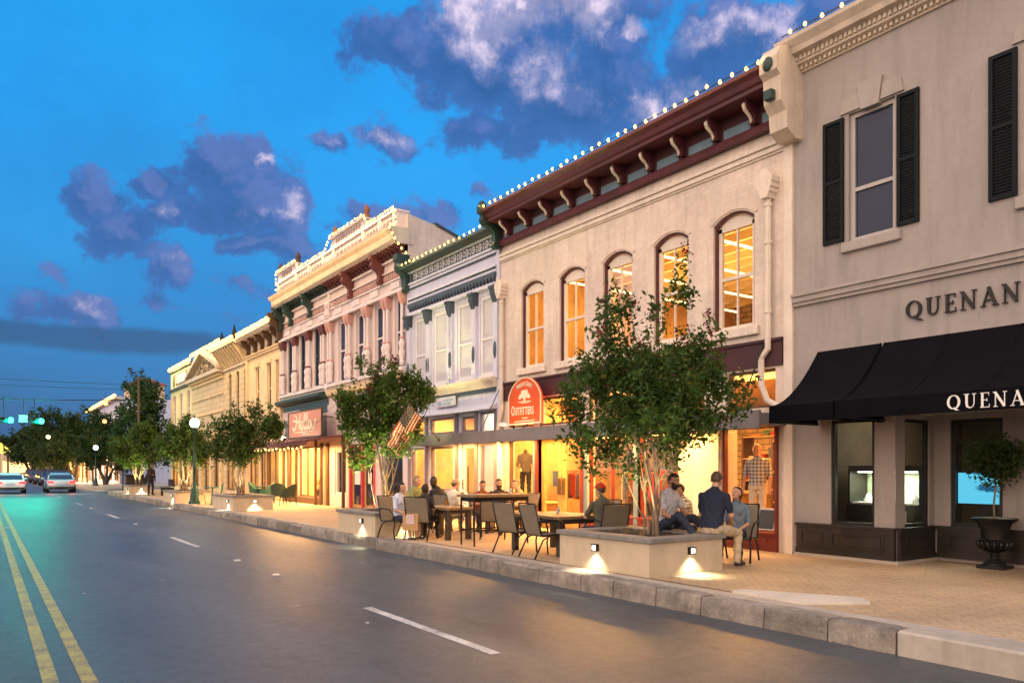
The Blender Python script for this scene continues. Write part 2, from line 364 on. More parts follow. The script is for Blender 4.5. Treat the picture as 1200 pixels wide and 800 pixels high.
# ------------------------------------------------------------------ lettering
def font_mb(mb, s, T, depth=.01, size=1., sx=1., align='CENTER', shear=0., bold=0.):
    cu = bpy.data.curves.new('lettering', 'FONT'); cu.body = s; cu.size = size; cu.align_x = align; cu.extrude = depth / 2; cu.shear = shear; cu.offset = bold; cu.resolution_u = 3
    o = bpy.data.objects.new('lettering', cu); C.objects.link(o); bpy.context.view_layer.update()
    me = bpy.data.meshes.new_from_object(o.evaluated_get(bpy.context.evaluated_depsgraph_get()))
    mb.add([T(v.co.x * sx, v.co.y, v.co.z) for v in me.vertices], [list(p.vertices) for p in me.polygons])
    w = (max(v.co.x for v in me.vertices) - min(v.co.x for v in me.vertices)) * sx
    bpy.data.objects.remove(o); bpy.data.curves.remove(cu); bpy.data.meshes.remove(me); return w

def ribbon(mb, pts, w, T, d0, d1, smooth=True, sub=6):     # stroke of varying width in the (a,b) plane -> solid strip
    P = [Vector((p[0], p[1])) for p in pts]; W = w if isinstance(w, list) else [w] * len(P)
    if smooth and len(P) > 2:
        Q, V = [], []
        for i in range(len(P) - 1):
            p0, p1, p2, p3 = P[max(i - 1, 0)], P[i], P[i + 1], P[min(i + 2, len(P) - 1)]
            for k in range(sub):
                t = k / sub
                Q.append(.5 * ((2 * p1) + (p2 - p0) * t + (2 * p0 - 5 * p1 + 4 * p2 - p3) * t * t + (3 * p1 - p0 - 3 * p2 + p3) * t ** 3)); V.append(W[i] * (1 - t) + W[i + 1] * t)
        P, W = Q + [P[-1]], V + [W[-1]]
    L, Rr = [], []
    for i, p in enumerate(P):
        d = P[min(i + 1, len(P) - 1)] - P[max(i - 1, 0)]; d = d.normalized() if d.length else Vector((1, 0)); nrm = Vector((-d.y, d.x)) * W[i] / 2
        L.append(p + nrm); Rr.append(p - nrm)
    rings = [[T(l.x, l.y, d0), T(r.x, r.y, d0), T(r.x, r.y, d1), T(l.x, l.y, d1)] for l, r in zip(L, Rr)]
    mb.loft(rings)

def serif_word(mb, word, T, h, gap=.22, depth=.03):          # roman capitals with slab serifs, height h; T(a, b, d)
    adv = {'Q': .92, 'U': .84, 'E': .66, 'N': .88, 'A': .86, "'": .2, 'S': .62}; x = 0.; cnt = [0]
    def st(pts, w, sm=False):
        cnt[0] += 1; e = .0009 * (cnt[0] % 5)
        ribbon(mb, [((x + a) * h, b * h) for a, b in pts], [k * h for k in w] if isinstance(w, list) else w * h, T, 0, depth + e, sm, 5)
    def serif(a, b, w=.26): st([(a - w / 2, b), (a + w / 2, b)], .05)
    for ch in word:
        if ch == 'Q':
            n = 20; pts = [(.42 + .36 * math.cos(2 * PI * i / n), .5 + .46 * math.sin(2 * PI * i / n)) for i in range(n + 1)]
            st(pts, [.055 + .115 * abs(math.cos(2 * PI * i / n)) ** 1.3 for i in range(n + 1)]); st([(.42, .12), (.62, -.05), (.92, -.16)], [.09, .13, .03], True)
        elif ch == 'U':
            st([(.18, .97), (.18, .36), (.22, .14), (.42, .035), (.60, .14), (.66, .36), (.66, .97)], [.16, .16, .14, .07, .06, .06, .06]); serif(.18, .975, .34); serif(.66, .975, .26)
        elif ch == 'E':
            st([(.17, .0), (.17, 1.)], .15); st([(.04, .975), (.58, .975)], .05); st([(.04, .025), (.62, .025)], .05); st([(.2, .51), (.46, .51)], .05)
            st([(.565, .99), (.565, .78)], [.05, .02]); st([(.60, .01), (.60, .24)], [.05, .02]); st([(.46, .62), (.46, .40)], .035)
        elif ch == 'N':
            st([(.15, 0), (.15, .97)], .06); st([(.12, .98), (.70, .02)], .155); st([(.70, .02), (.70, 1.)], .06); serif(.15, .025, .26); serif(.72, .975, .26); serif(.07, .975, .16)
        elif ch == 'A':
            st([(.12, .02), (.42, 1.0)], .055); st([(.38, 1.), (.72, .02)], .155); st([(.22, .32), (.58, .32)], .05); serif(.12, .025, .26); serif(.72, .025, .30)
        elif ch == "'":
            st([(.1, 1.05), (.08, .76)], [.13, .03])
        elif ch == 'S':
            st([(.50, .76), (.44, .95), (.28, .975), (.12, .88), (.12, .70), (.30, .55), (.47, .40), (.49, .17), (.33, .03), (.15, .06), (.07, .26)], [.03, .05, .06, .09, .13, .16, .15, .12, .07, .05, .03], True)
        x += adv[ch] + gap
    return x * h

# ------------------------------------------------------------------ facade tools
def wall_grid(mb, T, a0, a1, z0, z1, ops, depth=.22, arch_n=12):
    """front skin with openings; T(a, z, d) maps facade coordinates to the world; ops: (a0, a1, z0, z1, rise)"""
    A = sorted({a0, a1} | {v for o in ops for v in o[:2] if a0 < v < a1}); Z = sorted({z0, z1} | {v for o in ops for v in o[2:4] if z0 < v < z1})
    for i in range(len(A) - 1):
        for k in range(len(Z) - 1):
            ca, cz = (A[i] + A[i + 1]) / 2, (Z[k] + Z[k + 1]) / 2
            if any(o[0] < ca < o[1] and o[2] < cz < o[3] for o in ops): continue
            mb.quad(T(A[i], Z[k], 0), T(A[i + 1], Z[k], 0), T(A[i + 1], Z[k + 1], 0), T(A[i], Z[k + 1], 0))
    for o in ops:
        p, q, b, t = o[:4]; rise = o[4] if len(o) > 4 else 0; d = o[5] if len(o) > 5 else depth; sp = t - rise
        mb.quad(T(p, b, 0), T(p, sp, 0), T(p, sp, d), T(p, b, d)); mb.quad(T(q, b, 0), T(q, sp, 0), T(q, sp, d), T(q, b, d)); mb.quad(T(p, b, 0), T(q, b, 0), T(q, b, d), T(p, b, d))
        if not rise: mb.quad(T(p, t, 0), T(q, t, 0), T(q, t, d), T(p, t, d))
        else:
            arc = arc_pts(p, q, sp, rise, arch_n)
            for (u0, w0), (u1, w1) in zip(arc, arc[1:]):
                mb.quad(T(u0, w0, 0), T(u1, w1, 0), T(u1, t, 0), T(u0, t, 0)); mb.quad(T(u0, w0, 0), T(u1, w1, 0), T(u1, w1, d), T(u0, w0, d))

def arc_pts(p, q, sp, rise, n=12):
    h = (q - p) / 2; rad = (h * h + rise * rise) / (2 * rise); c = (p + q) / 2; th = math.asin(min(1, h / rad))
    if rise > h: th = PI - th
    return [(c + rad * math.sin(-th + 2 * th * i / n), sp - (rad - rise) + rad * math.cos(-th + 2 * th * i / n)) for i in range(n + 1)]

def TF(a, z, d): return (FX + d, a, z)                      # street front: a = Y

def window(root, p, q, b, t, fm, gm, fw=.07, d=.14, nv=1, nh=1, rail=None, rise=0, T=TF, bar=.025, fd=.07, name='window', pane_name='pane', tymp=None):
    """frame part with its pane as sub-part"""
    mb = MB()
    def bx(a0, a1, z0, z1, d0, d1):
        P = [T(a, z, dd) for a in (a0, a1) for z in (z0, z1) for dd in (d0, d1)]
        mb.add(P, [[0, 1, 3, 2], [4, 6, 7, 5], [0, 4, 5, 1], [2, 3, 7, 6], [0, 2, 6, 4], [1, 5, 7, 3]])
    sp = t - rise; e = .002
    bx(p + e, p + fw, b + e, sp - e, d, d + fd); bx(q - fw, q - e, b + e, sp - e, d, d + fd); bx(p + fw, q - fw, b + e, b + fw, d, d + fd)
    top = t - fw
    if rise:
        arc = arc_pts(p + e, q - e, sp, rise - e, 12); n = len(arc)
        inz = sp - .08
        front = [T(a, z, d) for a, z in arc] + [T(q - e, inz, d), T(p + e, inz, d)]
        mb.add(front, [list(range(len(front)))]); mb.quad(T(p + e, inz, d), T(q - e, inz, d), T(q - e, inz, d + fd), T(p + e, inz, d + fd)); top = inz
    else: bx(p + fw, q - fw, t - fw, t - e, d, d + fd)
    ia, ib, iz0, iz1 = p + fw, q - fw, b + fw, top
    if rail: bx(ia, ib, iz0 + (iz1 - iz0) * rail - .03, iz0 + (iz1 - iz0) * rail + .03, d + .004, d + fd - .004)
    for i in range(1, nv): a = ia + (ib - ia) * i / nv; bx(a - bar / 2, a + bar / 2, iz0, iz1, d + .012, d + fd - .012)
    for i in range(1, nh):
        z = iz0 + (iz1 - iz0) * i / nh; bx(ia, ib, z - bar / 2, z + bar / 2, d + .016, d + fd - .016)
    f = mb.build(name, fm, root)
    g = MB(); g.quad(T(ia - .005, iz0 - .005, d + fd * .5), T(ib + .005, iz0 - .005, d + fd * .5), T(ib + .005, iz1 + .005, d + fd * .5), T(ia - .005, iz1 + .005, d + fd * .5)); g.build(pane_name, gm, f)
    return f

def strip_light(a, b, to, e, col=(1, .58, .18)):
    a, b = Vector(a), Vector(b); d = (b - a); L = d.length; z = -Vector(to).normalized(); x = d.normalized(); y = z.cross(x).normalized(); x = y.cross(z)
    o = light('AREA', 'bulb_row_light', (a + b) / 2, col, e, shape='RECTANGLE', size=L, size_y=.05); o.rotation_euler = Matrix((x, y, z)).transposed().to_euler(); return o

def room(root, y0, y1, z0, z1, depth, wall, floor=None, ceil=None, x0=None, back=None, cut=None):
    x0 = x0 if x0 is not None else FX + .24; x1 = x0 + depth; z0 = z0 + .012 if z0 == SW else z0
    mb = MB()
    mb.mat = 0; mb.quad((x0, y0, z0), (x1, y0, z0), (x1, y0, z1), (x0, y0, z1)); mb.quad((x0, y1, z0), (x1, y1, z0), (x1, y1, z1), (x0, y1, z1))
    mb.mat = 3; mb.quad((x1, y0, z0), (x1, y1, z0), (x1, y1, z1), (x1, y0, z1))
    mb.mat = 1; xa, ya = cut or (x0, y1); mb.quad((xa, y0, z0), (x1, y0, z0), (x1, ya, z0), (xa, ya, z0))
    if cut: mb.quad((x0, ya, z0), (x1, ya, z0), (x1, y1, z0), (x0, y1, z0))
    mb.mat = 2; mb.quad((x0, y0, z1), (x1, y0, z1), (x1, y1, z1), (x0, y1, z1))
    return mb.build('interior', [wall, floor or M['int_floor'], ceil or M['int_ceil'], back or wall], root)

def room_light(y0, y1, z, x, energy_, col=(1, .70, .34), sx=2.):
    o = light('AREA', 'ceiling_lamp', (x, (y0 + y1) / 2, z), col, energy_ * 5., shape='RECTANGLE', size=sx, size_y=(y1 - y0) * .8); return o

def shell(root, y0, y1, ztop, depth=14., m=None, name='roof', flat=.5, sides=True):
    """side walls, back and roof that close a building off"""
    mb = MB(); x1 = FX + depth; zr = ztop - flat
    mb.quad((FX + .01, y0, zr), (x1, y0, zr), (x1, y1, zr), (FX + .01, y1, zr)); mb.build(name, M['roof'], root)
    mb = MB()
    if sides:
        mb.quad((FX + .002, y0 + .003, 0), (x1, y0 + .003, 0), (x1, y0 + .003, ztop - .1), (FX + .002, y0 + .003, ztop - .1)); mb.quad((FX + .002, y1 - .003, 0), (x1, y1 - .003, 0), (x1, y1 - .003, ztop - .1), (FX + .002, y1 - .003, ztop - .1))
        mb.quad((x1, y0 + .003, 0), (x1, y1 - .003, 0), (x1, y1 - .003, ztop - .1), (x1, y0 + .003, ztop - .1))
        mb.build('side_wall', m, root)

def bulbs(name, label, pts, r=.045, gap=None, parts=True, sag=0., tall=1.5, wire=True, group='light strings along the rooflines'):
    """a string of bulbs standing along a roof edge; pts is a polyline in metres"""
    L = []
    for a, b in zip(pts, pts[1:]):
        a, b = Vector(a), Vector(b); n = max(1, round((b - a).length / gap))
        L += [a.lerp(b, (i + .5) / n) + Vector((rnd.uniform(-.02, .02), rnd.uniform(-.03, .03), rnd.uniform(-.015, .02))) for i in range(n)]
    t = thing(name, label, 'string lights', pts[0], group)
    if wire:
        mb = MB(); mb.tube([Vector(p) for p in pts], .012, 4); mb.build('wire', M['wire'], t)
    if not parts:
        mb = MB()
        for p in L: mb.ball(p, r, r, r * 1.2, 6, 4)
        o = mb.build('bulb_row', M['bulb_far'], t, True); o['kind'] = 'stuff'; return t
    mb = MB(); p = L[0]
    mb.lathe([(r * .1, -r * .9), (r * .55, -r * .6), (r * .95, -.1 * r), (r * .85, .5 * r), (r * .45, 1.2 * r), (r * .08, tall * r)], p, 7)
    first = mb.build('bulb', M['bulb'], t, True)
    for q in L[1:]: 
        c = cp(first, t, q - p); c.rotation_euler = (0, 0, 0)
    return t
# ------------------------------------------------------------------ the ground
def sheet(name, m, x0, x1, y0, y1, z):
    mb = MB(); mb.quad((x0, y0, z), (x1, y0, z), (x1, y1, z), (x0, y1, z)); return struct(mb.build(name, m))
sheet('ground', M['earth'], -600, 600, -100, 1200, -.03)
sheet('road', M['asphalt'], -6.0, 6.9, -20, 420, 0)
sheet('side_street_road', M['asphalt'], 6.9, 90, 61, 74.5, -.004)
def pavement(name, pts, m, z=SW):
    mb = MB(); mb.prism(pts, 'z', -.02, z); return struct(mb.build(name, m))
def corner(cx, cy, r, a0, a1, n=10): return [(cx + r * math.cos(R(a0 + (a1 - a0) * i / n)), cy + r * math.sin(R(a0 + (a1 - a0) * i / n))) for i in range(n + 1)]
KX = 6.70
pavement('sidewalk', [(KX + .42, -6), (40, -6), (40, 60.8)] + corner(KX + 5.2, 56, 4.78, 90, 180), M['paver'])
pavement('sidewalk_edge', [(KX + .24, -6), (KX + .42, -6)] + corner(KX + 5.2, 56, 4.78, 180, 90) + [(40, 60.8), (40, 60.96)] + corner(KX + 5.2, 56, 4.96, 90, 180), M['concrete'], SW + .004)
pavement('far_sidewalk', [(KX, 78)] + corner(KX + 4, 78.5, 4, 180, 270) + [(60, 74.5), (60, 400), (KX, 400)], M['concrete'])
pavement('opposite_sidewalk', [(-6, -20), (-6, 420), (-14, 420), (-14, -20)], M['concrete'])
# kerb: rough limestone blocks, then poured concrete near the camera
mb = MB(); y = 3.7; rk = random.Random(3)
def kerb_pt(s):     # runs straight, then round the corner
    if s < 56: return Vector((KX + .12, s, 0)), Vector((0, 1, 0))
    a = PI - (s - 56) / 5.08; a = max(a, PI / 2); return Vector((KX + 5.2 + 5.08 * math.cos(a), 56 + 5.08 * math.sin(a), 0)), Vector((math.sin(a), -math.cos(a), 0))
while y < 63.5:
    L = rk.uniform(.55, 1.05); p, d = kerb_pt(y + L / 2); nrm = Vector((-d.y, d.x, 0)); o = rk.uniform(-.012, .012); zt = SW + rk.uniform(-.006, .012)
    rings = []
    for k in range(7):
        a = -L / 2 + .006 + (L - .012) * k / 6; e = .012 if k in (0, 6) else 0
        j = lambda: rk.uniform(-.009, .009)
        c = p + d * a
        sec = [(-.12, -.02), (-.12, zt - e), (.095 - e, zt - e + j() * .5), (.117 + o - e + j(), zt - .028 + j()), (.124 + o + j() - e, .12 + j()), (.12 + o + j(), -.02)]
        rings.append([tuple(c + nrm * (s_ + 0) + Vector((0, 0, z_))) for s_, z_ in sec])
    mb.loft(rings); y += L
struct(mb.build('kerb', M['kerb_stone'], None, True, 35))
mb = MB()
for a, b in ((-6, -2.9), (-2.885, .385), (.40, 3.69)): mb.box(KX - .005, KX + .24, a, b, -.02, SW + .002, .02)
struct(mb.build('concrete_kerb', M['concrete']))
# drain joint line and ramp slab by the kerb
mb = MB(); mb.box(KX + .50, KX + .54, 5.2, 13.5, SW - .01, SW + .003); struct(mb.build('drain_slot', M['black']))
mb = MB(); mb.prism([(7.15, 4.95), (7.75, 4.55), (7.95, 4.75), (7.35, 5.9), (7.17, 5.9)], 'z', SW - .01, SW + .03); struct(mb.build('concrete_patch', mat('pale_concrete', (.52, .48, .42), .8)))
# road markings
k = 5.75 - 11.6 * 1
def line(name, m, x0, x1, y0, y1): return sheet(name, m, x0, x1, y0, y1, .004)
while k < 58:
    line('lane_dash_marking', M['white_line'], 3.73, 3.84, k, k + 2.8); k += 11.6
line('centre_line_marking', M['yellow_line'], .38, .49, -8, 58); line('centre_line_marking', M['yellow_line'], .63, .74, -8, 58)
line('stop_line_marking', M['white_line'], .8, 6.4, 58.6, 59.1)
mb = MB()
for (x, y) in ((3.8, 14.3), (3.8, 25.6), (3.78, 12.0), (.56, 26), (3.78, 37)): mb.prism([(x - .05, y - .05), (x + .05, y - .05), (x + .05, y + .05), (x - .05, y + .05)], 'z', 0, .018)
struct(mb.build('road_stud_marking', mat('reflective_stud', (.7, .7, .66), .3)))
mb = MB(); rl = random.Random(8)
for i in range(26):
    x, y = rl.uniform(1, 6.4), rl.uniform(5, 30); s_ = rl.uniform(.01, .035); mb.prism([(x + s_ * math.cos(a) * rl.uniform(.5, 1.2), y + s_ * math.sin(a)) for a in (0, 1.2, 2.5, 3.8, 5)], 'z', .0, .006)
o = mb.build('litter', mat('paper_scraps', (.45, .45, .42), .8)); tag(o, 'pale scraps of litter and grit scattered over the asphalt', 'litter', kind='stuff')

# ------------------------------------------------------------------ jewellery shop (taupe, at the right)
def jeweller():
    b = thing('shop_building', 'taupe stucco jewellery shop with black shutters and black awning', 'building', (FX, 5, SW))
    y1 = 8.02; y0 = 1.5; ZT = 8.35
    W1 = (6.27, 7.03, 5.26, 7.30); W2 = (3.75, 4.52, 5.26, 7.30); S1 = (6.60, 7.34, .76, 2.45)
    mb = MB(); wall_grid(mb, TF, y0, y1, SW, ZT, [W1, W2, S1, (y0 - .01, 6.27, SW, 2.52, 0, .0005)], .16)
    # recessed entrance: return wall and back wall with their windows
    TR = lambda a, z, d: (a, 6.27 + d, z); TB = lambda a, z, d: (12.5 + d, a, z)
    wall_grid(mb, TR, FX + .002, 12.5, SW, 2.52, [(11.62, 12.36, .76, 2.43)], .12)
    wall_grid(mb, TB, y0, 6.268, SW, 2.52, [(5.27, 6.02, .76, 2.43), (2.6, 3.5, SW + .02, 2.4)], .12)
    mb.quad((FX, 8.02, SW), (FX + 14, 8.02, SW), (FX + 14, 8.02, 8.9), (FX, 8.02, 8.9))
    mb.build('wall', M['quen'], b)
    shell(b, y0, y1, 8.9, 14, M['quen'])
    for W in (W1, W2):
        w = window(b, *W, M['pale_frame'], M['glass_dk'], .07, .06, rail=.40, fd=.08)
        m2 = MB(); m2.box(FX - .07, FX + .05, W[0] - .10, W[1] + .10, W[2] - .16, W[2] - .004, .012); m2.build('sill', M['quen_trim'], w)
        m2 = MB(); a, c = W[0] - .04, W[1] + .04; mid = (a + c) / 2
        m2.prism([(a - .10, W[3] + .02), (mid - .16, W[3] + .02), (mid - .20, W[3] + .27), (a - .06, W[3] + .22)], 'x', FX - .035, FX + .02)
        m2.prism([(mid - .145, W[3] - .03), (mid + .145, W[3] - .03), (mid + .20, W[3] + .38), (mid - .20, W[3] + .38)], 'x', FX - .06, FX + .02)
        m2.prism([(mid + .16, W[3] + .02), (c + .10, W[3] + .02), (c + .06, W[3] + .22), (mid + .20, W[3] + .27)], 'x', FX - .035, FX + .02); m2.build('keystone_lintel', M['quen_trim'], w)
    def shut(a0, a1):
        m2 = MB(); z0, z1 = 5.30, 7.27; s = .055; x0, x1 = FX - .045, FX - .004
        m2.box(x0, x1, a0, a0 + s, z0, z1); m2.box(x0, x1, a1 - s, a1, z0, z1)
        for z in (z0, (z0 + z1) / 2 - s / 2, z1 - s): m2.box(x0 + .001, x1 - .001, a0 + s, a1 - s, z, z + s)
        n = 42
        for i in range(n):
            z = z0 + s + (z1 - z0 - 2 * s) * i / n
            m2.quad((x0 + .008, a0 + s, z), (x0 + .008, a1 - s, z), (x1 - .006, a1 - s, z + .042), (x1 - .006, a0 + s, z + .042))
        m2.build('shutter', M['shutter'], b)
    shut(7.10, 7.46); shut(5.90, 6.23); shut(4.60, 4.95); shut(3.35, 3.70)
    # string course and cornice
    m2 = MB(); 
    for z0, z1, p in ((4.40, 4.46, .05), (4.46, 4.55, .085), (4.55, 4.60, .12)): m2.box(FX - p, FX + .02, y0, y1 - .002, z0, z1 - .001)
    m2.build('string_course', M['quen_trim'], b)
    m2 = MB(); prof = [(FX + .05, ZT - .05), (FX - .04, ZT - .05), (FX - .05, ZT + .02), (FX - .16, ZT + .05), (FX - .17, ZT + .16), (FX - .30, ZT + .18), (FX - .33, ZT + .26), (FX - .42, ZT + .36), (FX - .43, ZT + .42), (FX + .05, ZT + .44)]
    m2.prism([(x, z) for x, z in prof], 'y', y0, y1 + .10)
    m2.build('cornice', M['cream_corn'], b)
    m2 = MB(); a = y0
    while a < y1: m2.box(FX - .10, FX - .03, a, a + .045, ZT - .02, ZT + .035); a += .085
    a = y0
    while a < y1: m2.box(FX - .20, FX - .165, a, a + .05, ZT + .09, ZT + .165); a += .08
    m2.build('dentil_trim', M['cream_corn'], b)
    # raised letters on the wall
    m2 = MB(); serif_word(m2, "QUENAN'S", lambda a, c, d: (FX - .012 - d, 6.085 - a, 3.885 + c), .262, .16, .03); m2.build('wall_lettering', M['metal_dk'], b)
    # panelled base
    def base(T, a0, a1, pans):
        m3 = MB()
        def bx(p, q, z0, z1, d0, d1):
            P = [T(a, z, dd) for a in (p, q) for z in (z0, z1) for dd in (d0, d1)]; m3.add(P, [[0, 1, 3, 2], [4, 6, 7, 5], [0, 4, 5, 1], [2, 3, 7, 6], [0, 2, 6, 4], [1, 5, 7, 3]])
        bx(a0, a1, SW + .05, .72, -.05, .02); bx(a0 - .01, a1 + .01, .721, .765, -.075, .02); bx(a0 - .005, a1 + .005, SW + .051, SW + .13, -.068, -.051)
        for p, q in pans:
            z0, z1 = .40, .64; s = .022
            for r_ in ((p, q, z0, z0 + s), (p, q, z1 - s, z1), (p, p + s, z0 + s, z1 - s), (q - s, q, z0 + s, z1 - s)): bx(*r_, -.066, -.0505)
            bx(p + .05, q - .05, z0 + .05, z1 - .05, -.060, -.0505)
        m3.build('base_panelling', M['black_panel'], b)
    base(TF, 6.262, 7.95, [(7.45, 7.85), (6.42, 7.30)]); base(lambda a, z, d: (a, 6.27 + d, z), 11.40, 12.43, [(11.55, 12.30)]); base(lambda a, z, d: (12.5 + d, a, z), 3.55, 6.2, [(5.3, 6.0), (4.3, 5.1)])
    m3 = MB(); m3.box(FX - .075, FX + .02, 6.19, 7.97, SW - .01, SW + .048); m3.box(FX - .02, 12.45, 6.185, 6.265, SW - .01, SW + .047); m3.build('stone_plinth', M['concrete'], b)
    # display windows, black frames
    window(b, *S1, M['black'], M['glass'], .055, .03, fd=.07)
    window(b, 11.62, 12.36, .76, 2.43, M['black'], M['glass'], .055, .03, T=TR, fd=.06)
    window(b, 5.27, 6.02, .76, 2.43, M['black'], M['glass'], .06, .03, T=TB, fd=.06)
    window(b, 2.6, 3.5, SW + .02, 2.4, M['black'], M['glass'], .1, .03, T=TB, fd=.06, name='door', pane_name='door_glass')
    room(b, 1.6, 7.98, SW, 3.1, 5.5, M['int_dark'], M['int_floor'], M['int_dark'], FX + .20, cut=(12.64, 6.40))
    m3 = MB(); m3.quad((FX + .005, 1.6, 2.515), (12.495, 1.6, 2.515), (12.495, 6.265, 2.515), (FX + .005, 6.265, 2.515)); m3.build('recess_ceiling', M['quen_trim'], b)
    strip_light((FX - .42, 2.2, ZT + .5), (FX - .42, 8.0, ZT + .5), (.2, 0, -1), 14)
    # awnings: concave black canvas with a flat valance
    def awning(a0, a1, x1, label=None, letters=False):
        n = 10; prof = []
        zt, zb = 3.585, 2.63
        for i in range(n + 1):
            t = i / n; prof.append((FX - .02 - (FX - .02 - x1) * t, zt - (zt - zb) * (1.0 - (1 - t) ** 1.75)))
        prof.append((x1 - .004, 2.37))
        m4 = MB(); 
        for (p0, p1) in zip(prof, prof[1:]): m4.quad((p0[0], a0, p0[1]), (p0[0], a1, p0[1]), (p1[0], a1, p1[1]), (p1[0], a0, p1[1]))
        for a in (a0, a1):
            for (p0, p1) in zip(prof[:-2], prof[1:-1]): 
                m4.quad((p0[0], a, p0[1]), (p1[0], a, p1[1]), (p1[0], a, 2.37 if p1[1] > 2.37 else p1[1]), (p0[0], a, 2.37))
        o = m4.build('awning', M['canvas'], b)
        m8 = MB(); a = a0
        while a < a1 + .01:
            aa = min(max(a, a0 + .012), a1 - .012); m8.loft([[(p_[0] - .006, aa - .010, p_[1] + .004), (p_[0] - .006, aa + .010, p_[1] + .004), (p_[0] + .01, aa + .010, p_[1] - .004), (p_[0] + .01, aa - .010, p_[1] - .004)] for p_ in prof]); a += (a1 - a0) / max(1, round((a1 - a0) / .95))
        m8.loft([[(x1 - .012, a, 2.372), (x1 - .012, a, 2.39), (x1 + .004, a, 2.39), (x1 + .004, a, 2.372)] for a in (a0, a1)]); m8.build('seam', M['canvas'], o)
        if letters:
            m5 = MB(); serif_word(m5, "QUENAN'S", lambda a, c, d: (x1 - .007 - d, 4.87 - a, 2.405 + c), .182, .17, .003); m5.build('awning_lettering', M['white_text'], o)
        m6 = MB()
        for a in (a0 + .02, a1 - .02): m6.tube([(FX - .03, a, 2.40), (x1 + .02, a, 2.40)], .015, 6)
        m6.tube([(x1 + .015, a0 + .02, 2.40), (x1 + .015, a1 - .02, 2.40)], .015, 6); m6.build('awning_frame', M['metal_dk'], o)
    awning(6.47, 7.56, 10.06); awning(1.7, 6.43, 10.04, letters=True)
    bulbs('light_string', 'row of white bulbs on the cornice of the taupe jewellery shop', [(FX - .38, 8.0, ZT + .50), (FX - .38, 2.2, ZT + .50)], .034, .30)
    # things on show inside
    t = thing('display_cabinet', 'dark cabinet with a lit glass top behind the jewellery shop window', 'cabinet', (12.75, 7.0, SW))
    m7 = MB(); m7.box(12.45, 13.05, 6.45, 7.75, SW, 1.05); m7.box(12.43, 12.449, 6.55, 7.05, .35, .9); m7.box(12.43, 12.449, 7.1, 7.65, .35, .9); m7.build('cupboard', M['black_panel'], t)
    m7 = MB(); m7.box(12.47, 13.03, 6.47, 7.73, 1.62, 1.72); 
    for a in (6.47, 7.70): m7.box(12.47, 13.03, a, a + .03, 1.05, 1.62)
    m7.build('case_frame', M['black_panel'], t)
    m7 = MB(); m7.quad((13.02, 6.5, 1.06), (13.02, 7.7, 1.06), (13.02, 7.7, 1.61), (13.02, 6.5, 1.61)); m7.build('back_panel', mat('pale_green_lining', (.42, .45, .33), .7), t)
    m7 = MB(); m7.box(12.5, 13.0, 6.52, 7.68, 1.06, 1.09); 
    for a in (6.7, 7.0, 7.25, 7.5): m7.lathe([(.09, 0), (.09, .03), (.05, .10), (.02, .16)], (12.72, a, 1.09), 10)
    m7.build('jewellery_stand', M['white'], t, True, 30)
    m7 = MB(); m7.box(12.55, 12.63, 6.6, 7.6, 1.60, 1.619); m7.build('lamp_strip', glow('case_strip', (.92, 1, .66), 9), t)
    for (x, y, xa, rz, lab) in ((13.0, 5.72, 0, 0, 'bright blue screen behind the urn in the recessed jewellery window'), (12.35, 6.62, 0, 0, 'narrow blue screen seen through the side window of the shop recess')):
        pass
    t = thing('television', 'bright blue television screen in the recessed jewellery window behind the urn', 'television', (13.05, 5.75, 1.0))
    m7 = MB(); m7.box(13.0, 13.05, 5.30, 6.16, 1.09, 1.62); m7.box(13.01, 13.04, 5.6, 5.85, SW, 1.09); m7.build('case', M['black'], t)
    mt, g, out = new_mat('screen'); p = pos(g)
    q = g.v('DIVIDE', g.v('SUBTRACT', g.v('ADD', p, g.v('MULTIPLY', g.v('SUBTRACT', g.node('ShaderNodeTexNoise', {'Vector': p, 'Scale': 7., 'Detail': 2.}).outputs[1], (.5, .5, .5)), (0, .2, .12))), (13, 5.70, 1.36)), (1, .16, .06))
    e = g.node('ShaderNodeEmission', {'Color': g.mix(g.mr(g.v('LENGTH', q, None, 1), .7, 1.2), (.02, .13, .24), (.13, .62, .85)), 'Strength': 1.05}); g.l.new(e.outputs[0], out.inputs[0])
    m7 = MB(); m7.quad((12.998, 5.32, 1.11), (12.998, 6.14, 1.11), (12.998, 6.14, 1.60), (12.998, 5.32, 1.60)); m7.build('screen', mt, t)
    t = thing('display_plinth', 'narrow lit plinth behind the side window of the shop recess', 'plinth', (12.2, 6.75, SW))
    m7 = MB(); m7.box(12.10, 12.32, 6.62, 6.86, SW, .98); m7.box(12.12, 12.30, 6.64, 6.84, .98, 1.03); m7.build('pedestal', M['int_white'], t)
    room_light(5.2, 7.8, 3.0, 13.6, 14, (1, .82, .5), 1.2)
    room_light(6.5, 7.7, 1.59, 12.7, 4.5, (.95, 1, .7), .3)
